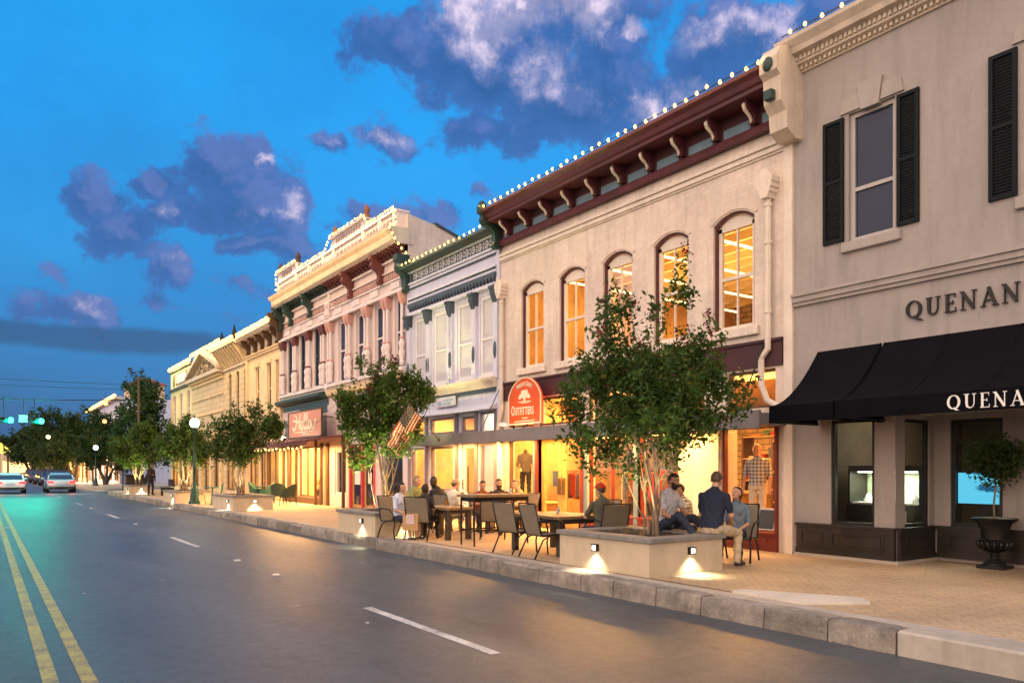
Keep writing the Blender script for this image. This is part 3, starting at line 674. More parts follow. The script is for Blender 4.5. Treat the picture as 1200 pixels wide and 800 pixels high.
def urn():
    t = thing('urn_planter', 'black fluted garden urn standing before the recessed jewellery window', 'planter', (12.08, 5.2, SW))
    mb = MB(); c = (12.08, 5.2, SW)
    mb.box(11.90, 12.26, 5.02, 5.38, SW, SW + .05, .008)
    mb.lathe([(.15, .05), (.14, .08), (.08, .12), (.055, .17), (.07, .20), (.06, .22), (.13, .27), (.20, .33), (.215, .38), (.19, .41), (.17, .43), (.175, .55), (.22, .66), (.29, .70), (.30, .715), (.29, .73), (.25, .72), (.20, .66)], c, 28)
    mb.build('bowl', M['metal_dk'], t, True, 40)
    mb = MB()
    for i in range(16):
        a = 2 * PI * i / 16; mb.tube([(c[0] + r * math.cos(a), c[1] + r * math.sin(a), c[2] + z) for r, z in ((.10, .25), (.185, .30), (.222, .37), (.195, .41))], [.012, .022, .024, .01], 6)
    mb.build('gadroon_ribs', M['metal_dk'], t, True)
    mb = MB(); mb.lathe([(.01, .665), (.215, .66), (.21, .68), (.01, .70)], c, 14); mb.build('soil', M['soil'], t)
    t = thing('topiary_tree', 'small standard topiary with a ball crown growing in the black urn', 'plant', (12.08, 5.2, .9))
    mb = MB(); mb.tube([(12.08, 5.2, .88), (12.075, 5.21, 1.15), (12.09, 5.19, 1.4), (12.08, 5.2, 1.72)], [.016, .013, .014, .011], 7); mb.build('trunk', M['bark'], t, True)
    leaf_cloud(t, [((12.08, 5.2, 1.76), (.32, .32, .25))], 3600, .034, M['leaf_dark'], 4, shell_bias=.7)
def scroll_bracket(mb, y, w, x, z, dx, dz):
    """side profile of an S-scroll console: hangs dz below z, stands dx proud of x"""
    pr = [(0, 0), (-1, 0), (-1, -.16), (-.86, -.20), (-.92, -.34), (-.78, -.46), (-.50, -.50), (-.36, -.62), (-.34, -.80), (-.42, -.92), (-.30, -1.0), (-.12, -.98), (0, -.90)]
    mb.prism([(x + a * dx, z + c * dz) for a, c in pr], 'y', y - w / 2, y + w / 2)

def downspout(b, y, ztop, kink, label=None, head=True):
    t = MB()
    x = FX - .10
    t.tube([(x, y, ztop)] + [(x, y, kink[0][1])] + [(x, yy, zz) for yy, zz in kink[1:]], .055, 8)
    for z in (ztop - .1, 5.6, 4.4): 
        if z > kink[0][1]: t.lathe([(.07, -.03), (.07, .03)], (x, y, z), 8)
    if head: t.loft([[(FX - .22 - .0, y - k, z), (FX - .0, y - k, z), (FX - .0, y + k, z), (FX - .22, y + k, z)] for k, z in ((.07, ztop), (.09, ztop + .08), (.12, ztop + .10), (.12, ztop + .16), (.15, ztop + .18), (.15, ztop + .25), (.17, ztop + .27), (.17, ztop + .36), (.04, ztop + .50))])
    return t.build('downspout', M['brick_trim'], b, True, 40)

def outfitters():
    b = thing('shop_building', 'cream painted brick clothing shop with five lit arched windows and maroon cornice', 'building', (FX, 12.5, SW))
    y0, y1 = 8.025, 17.0
    yc = [15.58, 14.01, 12.44, 10.87, 9.31]; hw = .47
    ups = [(c - hw, c + hw, 4.22, 6.38, .17) for c in yc]
    gz = 2.44
    bays = [(15.52, 16.66, .80, gz), (13.66, 15.32, SW, gz), (11.92, 13.44, .62, gz), (10.66, 11.80, .62, gz), (8.40, 9.60, .52, gz)]
    tr = [(15.52, 16.66, 2.74, 3.42), (13.66, 15.32, 2.74, 3.42), (11.92, 13.44, 2.74, 3.42), (10.0, 11.80, 2.74, 3.42), (8.40, 9.45, 2.74, 3.42)]
    mb = MB(); wall_grid(mb, TF, y0, y1, SW, 7.62, ups + bays + tr, .22); mb.build('wall', M['brick'], b)
    shell(b, y0, y1, 8.2, 14, M['brick'])
    # arched windows: maroon outer casing, cream sash, a pale tympanum
    for p, q, z0, z1, rise in ups:
        m1 = MB(); sp = z1 - rise; e = .003
        outer = [(p + e, z0 + e)] + arc_pts(p + e, q - e, sp, rise - e, 12) + [(q - e, z0 + e)]
        inner = [(p + .045, z0 + e)] + [(p + .045 + (u - p) * (q - p - .09) / (q - p), w - .045) for u, w in arc_pts(p, q, sp, rise, 12)] + [(q - .045, z0 + e)]
        rings = [[TF(*o_, .05), TF(*i_, .05), TF(*i_, .12), TF(*o_, .12)] for o_, i_ in zip(outer, inner)]
        m1.loft(rings); m1.build('casing', M['maroon'], b)
        w = window(b, p + .05, q - .05, z0 + .01, z1 - .052, M['brick_trim'], M['glass'], .075, .10, nv=2, rail=.5, rise=rise - .012, fd=.07, bar=.028)
        m2 = MB(); m2.box(FX - .09, FX + .04, p - .12, q + .12, z0 - .17, z0 - .003, .015); m2.build('sill', M['brick_trim'], w)
        m2 = MB(); arc = arc_pts(p - .02, q + .02, sp + .03, rise, 12); arc2 = arc_pts(p - .08, q + .08, sp + .06, rise + .10, 12)
        m2.loft([[TF(*a_, -.018), TF(*c_, -.018), TF(*c_, .01), TF(*a_, .01)] for a_, c_ in zip(arc, arc2)]); m2.build('hood_mould', M['brick'], w)
    # string course
    m2 = MB()
    for z0, z1, pr in ((7.13, 7.17, .03), (7.17, 7.24, .065), (7.24, 7.28, .03), (7.28, 7.34, .075)): m2.box(FX - pr, FX + .02, y0 + .01, y1 - .01, z0, z1 - .001)
    m2.build('string_course', M['brick_trim'], b)
    # bracketed cornice
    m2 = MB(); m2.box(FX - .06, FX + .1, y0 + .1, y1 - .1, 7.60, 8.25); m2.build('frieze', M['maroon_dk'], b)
    m2 = MB(); m2.prism([(FX + .05, 7.54), (FX - .14, 7.54), (FX - .16, 7.60), (FX - .13, 7.66), (FX - .11, 7.70), (FX + .05, 7.70)], 'y', y0 + .02, y1 - .02); m2.build('frieze_moulding', M['maroon'], b)
    m2 = MB(); m2.prism([(FX + .3, 8.10), (FX - .52, 8.10), (FX - .52, 8.17), (FX - .57, 8.19), (FX - .60, 8.28), (FX - .68, 8.34), (FX - .69, 8.40), (FX + .3, 8.44)], 'y', y0 + .05, y1 - .02); m2.build('cornice', M['maroon'], b)
    by = [16.45 - .855 * i for i in range(10)]
    m2 = MB(); scroll_bracket(m2, by[0], .12, FX - .062, 8.10, .34, .36); first = m2.build('bracket', M['maroon'], b)
    m3 = MB(); m3.tube([(FX - .36, by[0], 8.07), (FX - .41, by[0], 8.01), (FX - .37, by[0], 7.94), (FX - .25, by[0], 7.87), (FX - .20, by[0], 7.80), (FX - .22, by[0], 7.75)], [.025, .036, .034, .03, .03, .022], 6); f2 = m3.build('bracket_face', M['cream_corn'], first, True)
    for y in by[1:]:
        c = cp(first, b, (0, y - by[0], 0)); cp(f2, c, (0, 0, 0))
    ys = [y1 - .12] + by + [y0 + .12]
    for a, c in zip(ys, ys[1:]):
        m2 = MB(); m2.box(FX - .066, FX - .05, c + .13, a - .13, 7.73, 7.90); m2.build('frieze_panel', M['blue_panel'], b)
    # end consoles
    m2 = MB(); scroll_bracket(m2, y1 - .05, .16, FX - .02, 8.5, .72, 1.05); m2.ball((FX - .62, y1 - .05, 8.52), .12, .09, .14); m2.build('end_console', M['green_dk'], b)
    m2 = MB(); yy = 8.06
    pr = [(.05, 8.66), (-.35, 8.66), (-.60, 8.60), (-.70, 8.42), (-.70, 8.20), (-.60, 8.12), (-.58, 7.72), (-.45, 7.58), (-.42, 7.30), (-.20, 7.18), (.05, 7.18)]
    m2.prism([(FX + a, z) for a, z in pr], 'y', yy - .20, yy + .14); m2.build('end_console', M['cream_corn'], b)
    m2 = MB(); m2.prism([(FX - .712, 7.9), (FX - .712, 7.75), (FX - .60, 7.75), (FX - .60, 7.9)], 'y', yy - .10, yy + .05); m2.ball((FX - .71, yy - .03, 8.32), .05, .10, .12); m2.build('console_ornament', M['green_dk'], b)
    m2 = MB(); m2.box(FX - .05, FX + .02, 8.03, 8.20, SW, 7.2); m2.build('pilaster', M['brick_trim'], b)
    # maroon band, transoms and canopy
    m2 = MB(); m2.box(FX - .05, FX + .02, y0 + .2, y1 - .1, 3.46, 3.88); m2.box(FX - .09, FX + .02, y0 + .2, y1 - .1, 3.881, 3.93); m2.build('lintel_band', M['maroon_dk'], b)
    for p, q, z0, z1 in tr: window(b, p, q, z0, z1, M['brown'], M['glass'], .05, .06, nv=2 if q - p > 1.2 else 1, fd=.06, name='transom_window')
    m2 = MB(); 
    m2.box(FX - .75, FX - .02, y0 + .12, 21.1, 2.40, 2.60); m2.box(FX - .80, FX - .751, y0 + .10, 21.12, 2.34, 2.64)
    m2.box(FX - .75, FX - .02, 21.101, 21.13, 2.36, 2.64); m2.build('canopy', M['grey_fascia'], b)
    for y in (8.6, 12.6, 16.9, 20.6): m2 = MB(); m2.tube([(FX - .02, y, 3.95), (FX - .72, y, 2.62)], .013, 6); m2.build('canopy_rod', M['metal_dk'], b)
    # ground floor
    for i, (p, q, z0, z1) in enumerate(bays):
        if i == 1: continue
        window(b, p, q, z0, z1, M['red_wood'] if i in (2, 3, 4) else M['brown'], M['glass'], .055, .05, nv=2 if i == 2 else 1, fd=.08, bar=.05, name='display_window')
    for p, q, z0, z1 in (bays[0], bays[2], bays[3], bays[4]):
        m2 = MB(); m2.box(FX - .03, FX + .05, p + .0, q - .0, SW, z0 - .002); m2.box(FX - .045, FX - .031, p + .15, q - .15, SW + .1, z0 - .06)
        m2.box(FX - .07, FX + .05, p - .02, q + .02, z0 - .001, z0 + .03)
        m2.build('stall_riser', M['red_wood'], b)
    for y, w in ((15.36, .08), (13.60, .09), (8.36, .05)): m2 = MB(); m2.box(FX - .06, FX + .1, y - w / 2, y + w / 2, SW, gz + .02); m2.build('red_post', M['red_wood'], b)
    for a, c in ((15.40, 15.52), (13.45, 13.555), (11.80, 11.92)): m2 = MB(); m2.box(FX - .03, FX + .1, a, c, SW, gz + .02); m2.build('grey_post', M['blue_panel'], b)
    m2 = MB(); m2.box(FX - .04, FX + .5, 9.63, 10.25, SW, gz + .02); m2.build('white_column', M['int_white'], b)
    # double door
    for k, (p, q) in enumerate(((13.68, 14.475), (14.505, 15.30))):
        d = window(b, p, q, SW + .02, gz - .02, M['door_wood'], M['glass'], .135, .08, fd=.05, name='door', pane_name='door_glass')
        m3 = MB(); hy = q - .07 if k == 0 else p + .07
        m3.box(FX + .04, FX + .075, hy - .05, hy + .05, 1.05, 1.45); m3.tube([(FX + .075, hy, 1.1), (FX + .02, hy, 1.12), (FX + .02, hy, 1.38), (FX + .075, hy, 1.4)], .012, 6); m3.build('handle', M['brown'], d)
        m3 = MB(); m3.box(FX + .072, FX + .078, p + .14, q - .14, SW + .06, .60); m3.build('kick_panel', M['door_wood'], d)
    m3 = MB(); m3.box(FX + .06, FX + .066, 14.62, 14.82, 1.25, 1.62); m3.build('door_poster', M['slate'], b)
    downspout(b, 16.82, 6.15, [(16.82, 3.5), (16.82, 3.25), (16.95, 2.9), (17.0, 2.5), (16.85, 2.2), (16.82, 1.9), (16.82, SW)])
    downspout(b, 8.48, 6.35, [(8.48, 3.95), (8.48, 3.75), (8.62, 3.60), (8.62, 3.15), (8.50, 2.86), (8.20, 2.70), (7.95, 2.62)])
    # interiors
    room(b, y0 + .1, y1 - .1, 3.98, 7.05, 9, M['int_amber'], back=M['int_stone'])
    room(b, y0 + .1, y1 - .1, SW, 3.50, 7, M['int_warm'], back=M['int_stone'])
    m2 = MB(); x = FX + .8
    while x < FX + 8.6: m2.box(x, x + .10, y0 + .12, y1 - .12, 6.80, 7.045); x += .62
    m2.build('ceiling_joists', M['int_ceil'], b)
    m2 = MB()
    for y in (9.6, 11.2, 12.8, 14.4, 16.0):
        m2.box(FX + 1.0, FX + 8.4, y - .03, y + .03, 6.62, 6.66)
    m2.build('lit_tube', M['tube'], b)
    m2 = MB()
    for y in (9.0, 10.9, 12.6, 14.4, 16.1): m2.tube([(FX + 3.2, y, 3.98), (FX + 3.2, y, 7.0)], .09, 8)
    m2.build('interior_column', M['int_warm'], b, True)
    room_light(y0 + .3, y1 - .3, 6.55, FX + 2.2, 70, (1, .56, .17), 3.5); room_light(y0 + .3, y1 - .3, 6.5, FX + 6, 62, (1, .54, .15), 3.5)
    up = room_light(y0 + .3, y1 - .3, 5.2, FX + 3.2, 60, (1, .62, .22), 1.5); up.rotation_euler = (PI, 0, 0)
    room_light(y0 + .3, y1 - .3, 3.45, FX + 1.0, 46, (1, .52, .16), 1.0); room_light(y0 + .3, y1 - .3, 3.4, FX + 4.2, 70, (1, .50, .15), 3.)
    o = room_light(y0 + .6, 21.0, 2.385, FX - .4, 150, (1, .47, .12), .3)  # light added under the canopy to warm the sidewalk, no fixture modelled
    for a, c in ((8.5, 12.0), (12.2, 16.6)):
        l = light('AREA', 'added_spill_light', (FX + 2.2, (a + c) / 2, 3.1), (1, .44, .11), 460, shape='RECTANGLE', size=c - a, size_y=.4); l.rotation_euler = Vector((-1, 0, -.62)).to_track_quat('-Z', 'Y').to_euler()  # unseen area lights added to throw warm light out through the windows
    strip_light((FX - .74, y0 + .1, 8.50), (FX - .74, y1 - .05, 8.50), (.5, 0, -1), 30)
    bulbs('light_string', 'row of white bulbs along the maroon cornice of the brick clothing shop', [(FX - .66, y1 - .05, 8.47), (FX - .66, y0 + .1, 8.47)], .036, .27)
    # the arched hanging sign over the canopy
    t = thing('shop_sign', 'orange arched shop sign with cream lettering and a tree over the canopy', 'sign', (FX - .45, 15.42, 2.64))
    sx = FX - .42; sy0, sy1, sz0, zs = 14.64, 16.02, 2.76, 3.45; cy = (sy0 + sy1) / 2; S = lambda a, c, d: (sx - d, cy - a, c)
    shape = lambda g_: [(-.69 + g_, sz0 + g_)] + arc_pts(-.69 + g_, .69 - g_, zs, .46 - g_ * .6, 16) + [(.69 - g_, sz0 + g_)]
    m2 = MB(); pts = shape(0); m2.add([S(a, c, 0) for a, c in pts] + [S(a, c, -.05) for a, c in pts], [list(range(len(pts))), list(range(len(pts), 2 * len(pts)))] + [[i, (i + 1) % len(pts), len(pts) + (i + 1) % len(pts), len(pts) + i] for i in range(len(pts))])
    m2.build('board', mat('orange_red_sign_paint', (.62, .085, .015), .5, var=.1), t)
    m2 = MB(); o_, i_ = shape(.002), shape(.035); o_.append(o_[0]); i_.append(i_[0])
    m2.loft([[S(*p_, .002), S(*q_, .002), S(*q_, .016), S(*p_, .016)] for p_, q_ in zip(o_, i_)], cap=False); m2.build('border', M['cream_text'], t)
    m2 = MB()
    word = 'MESQUITE CREEK'; wid = [.062, .05, .05, .062, .056, .028, .05, .05, .03, .06, .056, .05, .05, .058]; tot = sum(wid); ang = -.5 * tot / .74; 
    for ch, w in zip(word, wid):
        ang2 = ang + w / 2 / .74
        if ch != ' ':
            ca, sa = math.cos(ang2), math.sin(ang2); big = 1.25 if (ch == 'M' or ang2 > 0 and ch == 'C') else 1.
            font_mb(m2, ch, lambda a, c, d, ca=ca, sa=sa: S(.74 * sa * .86 + a * ca + c * sa, 3.005 + .70 * ca + c * ca - a * sa, .003 + max(0, d + .004)), .008, .128 * big, .62, bold=.002)
        ang += w / .74
    font_mb(m2, 'OUTFITTERS', lambda a, c, d: S(a, c, .003 + max(0, d + .004)), .008, .325, .455, bold=.003) if False else None
    x = -.56
    for i, ch in enumerate('OUTFITTERS'):
        h = .335 if i == 0 else .27; 
        w = font_mb(m2, ch, lambda a, c, d, x=x: S(x + a, 3.0 + c - (.03 if False else 0), .003 + max(0, d + .004)), .008, h, .52, 'LEFT', bold=.004); x += w + (.022 if ch != 'I' else .026)
    for z, w in ((2.90, .18), (2.83, .86)):
        a = -w / 2
        while a < w / 2: l = rnd.uniform(.02, .06); m2.box(sx - .008, sx - .002, cy - a - l, cy - a, z, z + .024); a += l + .018
    m2.build('sign_lettering', M['cream_text'], t)
    m2 = MB(); rr = random.Random(5)
    for (a, c, r_) in ((0, 3.50, .115), (-.13, 3.46, .085), (.13, 3.46, .085), (-.06, 3.55, .08), (.07, 3.55, .08), (-.2, 3.42, .05), (.2, 3.42, .05)):
        m2.prism([(cy - (a + r_ * math.cos(2 * PI * k / 12) * rr.uniform(.85, 1.1)), c + r_ * .72 * math.sin(2 * PI * k / 12) * rr.uniform(.85, 1.1)) for k in range(12)], 'x', sx - .006 - rr.uniform(0, .002), sx - .001)
    ribbon(m2, [(0, 3.31), (.0, 3.46)], [.075, .04], S, .002, .0045); ribbon(m2, [(-.02, 3.38), (-.12, 3.45)], .025, S, .002, .0040); ribbon(m2, [(.02, 3.38), (.12, 3.45)], .025, S, .002, .0038); ribbon(m2, [(-.27, 3.315), (.27, 3.315)], .022, S, .002, .0035); ribbon(m2, [(-.15, 3.285), (.20, 3.285)], .016, S, .002, .0035)
    m2.build('tree_emblem', M['cream_text'], t)
    m2 = MB()
    for a in (-.58, .58): m2.box(sx + .06, sx + .10, cy - a - .02, cy - a + .02, 2.605, sz0 + .3)
    m2.tube([(sx + .1, cy + .3, 2.64), (sx + .09, cy - .1, 2.8)], .012, 5); m2.build('support_frame', M['metal_dk'], t)
    t = thing('sign_lamp', 'small shaded lamp on the canopy lighting the orange arched sign', 'lamp', (FX - .76, 15.75, 2.64))
    m2 = MB(); m2.tube([(FX - .76, 15.75, 2.64), (FX - .78, 15.75, 2.74)], .012, 6); m2.build('stem', M['metal_dk'], t)
    m2 = MB(); m2.lathe([(.13, 0), (.125, .03), (.07, .07), (.02, .085)], (FX - .78, 15.75, 2.735), 14); m2.build('lamp_shade', M['white'], t, True)
    l = light('AREA', 'sign_light', (FX - .80, 15.35, 2.70), (1, .72, .36), 5, shape='RECTANGLE', size=1.0, size_y=.1); l.rotation_euler = Vector((.38, .0, .55)).to_track_quat('-Z', 'Y').to_euler()

def lavender_shop():
    b = thing('shop_building', 'narrow lavender white shop with slate blue frieze and tall blinds', 'building', (FX, 19.7, SW))
    y0, y1 = 17.01, 22.42
    wins = [(21.0, 21.95), (19.65, 20.60), (18.32, 19.26), (17.0 + .10, 18.02)]
    wc = [21.55, 20.28, 18.86, 17.62]; hw = .42
    ups = [(c - hw, c + hw, 4.22, 6.42) for c in wc]
    trs = [(21.32, 22.2, 2.72, 3.22), (19.5, 20.92, 2.72, 3.20), (18.32, 19.05, 2.72, 3.16), (17.28, 18.08, 2.66, 3.24)]
    lows = [(21.32, 22.2, 1.02, 2.34), (19.5, 20.92, 1.02, 2.34), (18.32, 19.05, SW, 2.38), (17.28, 18.08, .9, 2.38)]
    mb = MB(); wall_grid(mb, TF, y0, y1, SW, 8.0, ups + trs + lows, .2); mb.build('wall', M['white_lav'], b); shell(b, y0, y1, 8.1, 14, M['white_lav'])
    for p, q, z0, z1 in ups: 
        w = window(b, p, q, z0, z1, M['white'], M['blinds'], .10, .03, rail=.46, fd=.09)
        m2 = MB(); m2.box(FX - .06, FX + .1, p - .04, q + .04, z0 - .10, z0 - .002); m2.build('sill', M['white'], w)
    # pilasters with dark capitals and oval plaques
    for i, y in enumerate((22.22, 20.98, 20.86, 19.58, 19.50, 18.24, 17.14)):
        m2 = MB(); m2.box(FX - .10, FX + .02, y - .10 if i not in (1, 2, 3, 4) else y - .055, y + .10 if i not in (1, 2, 3, 4) else y + .055, 4.1, 6.2); 
        pl = m2.build('pilaster', M['white_lav'], b)
        m2 = MB(); k = .12 if i not in (1, 2, 3, 4) else .062
        m2.loft([[(FX - d_, y - k * s_, z), (FX + .02, y - k * s_, z), (FX + .02, y + k * s_, z), (FX - d_, y + k * s_, z)] for d_, s_, z in ((.115, .75, 6.12), (.15, .85, 6.2), (.20, 1.0, 6.38), (.20, 1.0, 6.46), (.24, 1.1, 6.48), (.24, 1.1, 6.55))]); m2.build('capital', M['slate'], pl)
        m2 = MB(); m2.ball((FX - .105, y, 4.85), .02, k * .65, .24, 12, 8); m2.build('oval_plaque', M['slate'], pl, True)
    # frieze, bands and cornice
    m2 = MB()
    for z0, z1, d in ((6.56, 6.64, .14), (6.95, 7.03, .06), (7.08, 7.13, .10), (7.47, 7.53, .05), (7.56, 7.62, .09), (7.935, 7.953, .12)): m2.box(FX - d, FX + .02, y0 + .14, y1 - .14, z0, z1)
    m2.build('moulding', M['white_lav'], b)
    m2 = MB()
    for z0, z1, d in ((7.035, 7.075, .07), (7.425, 7.465, .045)): m2.box(FX - d, FX + .02, y0 + .14, y1 - .14, z0, z1)
    m2.box(FX - .10, FX + .02, y0 + .14, y1 - .14, 6.83, 6.945)
    y = y0 + .16
    while y < y1 - .3: m2.prism([(y, 6.829), (y + .15, 6.829), (y + .075, 6.70)], 'x', FX - .10, FX + .01); y += .175
    m2.build('toothed_band', M['slate'], b)
    m2 = MB(); m2.box(FX - .012, FX + .02, y0 + .2, y1 - .2, 7.65, 7.93); m2.build('frieze_ground', M['slate'], b)
    m2 = MB(); y = y0 + .3
    while y < y1 - .3:
        m2.loft([[(FX - .03, y + .10 * math.cos(a) * k, 7.79 + .115 * math.sin(a) * k) for a in [2 * PI * i / 12 for i in range(12)]] for k in (1., .62)] , cap=False)
        m2.ball((FX - .02, y, 7.79), .02, .035, .045, 8, 6)
        for s in (-1, 1): m2.prism([(y + .175 - .02, 7.79 - .1 * s), (y + .175 + .02, 7.79 - .1 * s), (y + .205, 7.79 - .02 * s), (y + .145, 7.79 - .02 * s)], 'x', FX - .028, FX - .013)
        y += .345
    m2.build('rosette_band', M['white'], b)
    m2 = MB(); m2.prism([(FX + .3, 7.955), (FX - .20, 7.955), (FX - .26, 7.99), (FX - .36, 8.02), (FX - .37, 8.09), (FX + .3, 8.11)], 'y', y0 + .02, y1 - .02); m2.build('cornice', M['green_dk'], b)
    
    for a, c in ((y0 + .002, y0 + .17), (y1 - .17, y1 - .002)): m2 = MB(); m2.box(FX - .04, FX + .02, a, c, SW, 7.95); m2.build('corner_pilaster', M['white_lav'], b)
    m2 = MB(); scroll_bracket(m2, y1 - .02, .32, FX - .02, 8.55, .46, 1.2); m2.build('end_console', M['green_dk'], b)
    m2 = MB(); m2.prism([(FX + .02, 3.86), (FX - .10, 3.86), (FX - .12, 3.95), (FX - .22, 4.05), (FX - .24, 4.12), (FX + .02, 4.16)], 'y', y0 + .1, y1 - .1); m2.build('sill_cornice', M['cream_corn'], b)
    m2 = MB(); m2.box(FX - .07, FX + .02, y0 + .14, y1 - .14, 3.76, 3.855); m2.build('dark_band', M['slate'], b)
    m2 = MB(); m2.prism([(FX + .02, 3.48), (FX - .30, 3.30), (FX - .30, 3.26), (FX + .02, 3.30)], 'y', y0 + .1, y1 - .6); m2.build('sloping_hood', M['white_lav'], b)
    for p, q, z0, z1 in trs: window(b, p, q, z0, z1, M['purple'], M['glass'], .06, .04, fd=.08, name='transom_window')
    for i, (p, q, z0, z1) in enumerate(lows):
        if i == 2:
            d = window(b, p, q, z0 + .02, z1, M['white'], M['glass'], .11, .06, fd=.05, name='door', pane_name='door_glass'); m3 = MB(); m3.box(FX + .06, FX + .065, p + .11, q - .11, SW + .13, 1.0); m3.build('kick_panel', M['white'], d); m3 = MB(); m3.tube([(FX + .06, q - .06, 1.1), (FX + .01, q - .06, 1.12), (FX + .01, q - .06, 1.34), (FX + .06, q - .06, 1.36)], .012, 6); m3.build('handle', M['metal_dk'], d)
        else: window(b, p, q, z0, z1, M['purple'], M['glass'], .06, .04, fd=.09, name='display_window')
    m2 = MB()
    for p, q, z0, z1 in (lows[0], lows[1], lows[3]):
        m2.box(FX - .02, FX + .05, p, q, SW, z0 - .01); m2.box(FX - .045, FX - .021, p + .12, q - .12, SW + .15, z0 - .14)
        m2.box(FX - .06, FX + .04, p - .05, q + .05, z0 - .06, z0 - .005)
    for y in (22.28, 21.12, 19.28, 18.2, 17.2): m2.box(FX - .05, FX + .02, y - .07, y + .07, SW, 3.24)
    m2.build('shopfront_panelling', M['purple'], b)
    m2 = MB(); m2.box(FX - .10, FX - .04, 19.25, 20.40, 3.50, 3.80, .03); o = m2.build('name_board', mat('pale_sign_board', (.60, .58, .60), .5), b)
    m2 = MB(); 
    for a, c, z in ((19.35, 19.95, 3.66), (20.05, 20.3, 3.62), (19.5, 20.2, 3.56)):
        y = a
        while y < c: l = rnd.uniform(.03, .08); m2.box(FX - .106, FX - .098, y, y + l, z, z + .06); y += l + .03
    m2.build('faded_lettering', mat('faded_blue_lettering', (.22, .36, .55), .6), o)
    room(b, 18.2, y1 - .1, SW, 3.45, 5, M['int_warm']); room(b, y0 + .1, 18.14, SW, 3.45, 5, M['int_white'])
    room_light(18.3, y1 - .2, 3.4, FX + 1.6, 66, (1, .52, .16), 2.); room_light(y0 + .2, 18.1, 3.4, FX + 1.6, 20, (1, .92, .76), 2.)
    l = light('AREA', 'added_spill_light', (FX + 2.0, 20, 3.1), (1, .46, .13), 300, shape='RECTANGLE', size=3.4, size_y=.4); l.rotation_euler = Vector((-1, 0, -.62)).to_track_quat('-Z', 'Y').to_euler()  # added light inside the shop, aimed out at the sidewalk
    for y, k in ((18.7, 0), (20.3, 1), (21.7, 2)):
        t = thing('pendant_lamp', ('pendant lamp inside the lavender shop nearest the door', 'middle pendant lamp inside the lavender shop', 'pendant lamp at the far end of the lavender shop')[k], 'lamp', (FX + 1.5, y, 2.6), 'pendant lamps in the lavender shop')
        m2 = MB(); m2.tube([(FX + 1.5, y, 2.7), (FX + 1.5, y, 3.44)], .012, 5); m2.build('cord', M['wire'], t); m2 = MB(); m2.lathe([(.20, 0), (.18, .06), (.05, .16), (.02, .18)], (FX + 1.5, y, 2.55), 14, cap=False); m2.build('lamp_shade', M['metal_dk'], t); m2 = MB(); m2.ball((FX + 1.5, y, 2.57), .06, n=8, m=6); m2.build('bulb', M['bulb'], t)
    for y, z, w, k in ((19.1, 1.9, .35, 0), (20.0, 2.1, .5, 1), (21.3, 1.8, .4, 2)):
        t = thing('wall_picture', ('small framed picture on the back wall of the lavender shop', 'large framed picture high on the back wall of the lavender shop', 'framed picture at the far end of the lavender shop wall')[k], 'picture', (FX + 5.2, y, z))
        m2 = MB(); m2.box(FX + 5.18, FX + 5.23, y - w, y + w, z - w * .7, z + w * .7); m2.build('frame', M['brown'], t); m2 = MB(); m2.box(FX + 5.165, FX + 5.179, y - w * .85, y + w * .85, z - w * .55, z + w * .55); m2.build('canvas', (M['slate'], M['red_wood'], M['tan'])[k], t)
    t = thing('notice_board', 'framed dark notice board standing inside the lavender shop window', 'board', (FX + .6, 20.0, 1.0))
    m2 = MB(); m2.box(FX + .55, FX + .60, 19.62, 20.42, .95, 1.75); m2.box(FX + .57, FX + .62, 19.95, 20.05, SW, .95); m2.build('frame', M['brown'], t); m2 = MB(); m2.box(FX + .54, FX + .549, 19.70, 20.34, 1.03, 1.67); m2.build('board', M['metal_dk'], t)
    strip_light((FX - .42, y0 + .1, 8.2), (FX - .42, y1 - .1, 8.2), (.25, 0, -1), 26)
    bulbs('light_string', 'row of white bulbs on the dark green cornice of the lavender shop', [(FX - .33, y1 - .1, 8.16), (FX - .33, y0 + .1, 8.16)], .036, .27)
    t = thing('flag', 'American flag on a slanting pole fixed to the canopy edge', 'flag', (FX - .80, 19.15, 2.55))
    p0, p1 = Vector((FX - .82, 18.95, 2.50)), Vector((8.90, 17.60, 3.38))
    m2 = MB(); m2.tube([p0, p1], .012, 8); m2.ball(p1, .022, n=8, m=6); m2.tube([(FX - .80, 18.95, 2.45), p0 + (p1 - p0) * .08], .03, 8); m2.build('flagpole', M['brown'], t, True)
    mb = MB(); nx, ny = 42, 26; hoist = (p0 - p1).normalized() * .88; a0 = p1 - (p1 - p0) * .03
    def fp(u, v):
        h = a0 + hoist * v
        f = Vector((-.32 + .04 * v, .66, -.98)) * u
        w = .075 * u ** .6 * math.sin(u * 9 + v * 3.2) + .035 * math.sin(u * 17 - v * 5) * u
        return h + f + Vector((.74, .35, .55)) * w - Vector((0, 0, .10)) * (u * (1 - v)) * .6
    for j in range(ny):
        for i in range(nx):
            u0, u1, v0, v1 = i / nx, (i + 1) / nx, j / ny, (j + 1) / ny
            c = (0 if (j // 2) % 2 == 0 else 1)
            if i < nx * .4 and j < 14: c = 2
            mb.mat = c; mb.quad(fp(u0, v0), fp(u1, v0), fp(u1, v1), fp(u0, v1))
    o = mb.build('flag_cloth', [mat('flag_red', (.24, .012, .018), .8), mat('flag_white', (.46, .41, .36), .8), mat('flag_blue', (.010, .012, .04), .8)], t)
    bm = bmesh.new(); bm.from_mesh(o.data); bmesh.ops.remove_doubles(bm, verts=bm.verts, dist=1e-4); bm.to_mesh(o.data); bm.free(); o.data.polygons.foreach_set('use_smooth', [True] * len(o.data.polygons))
    mb = MB()
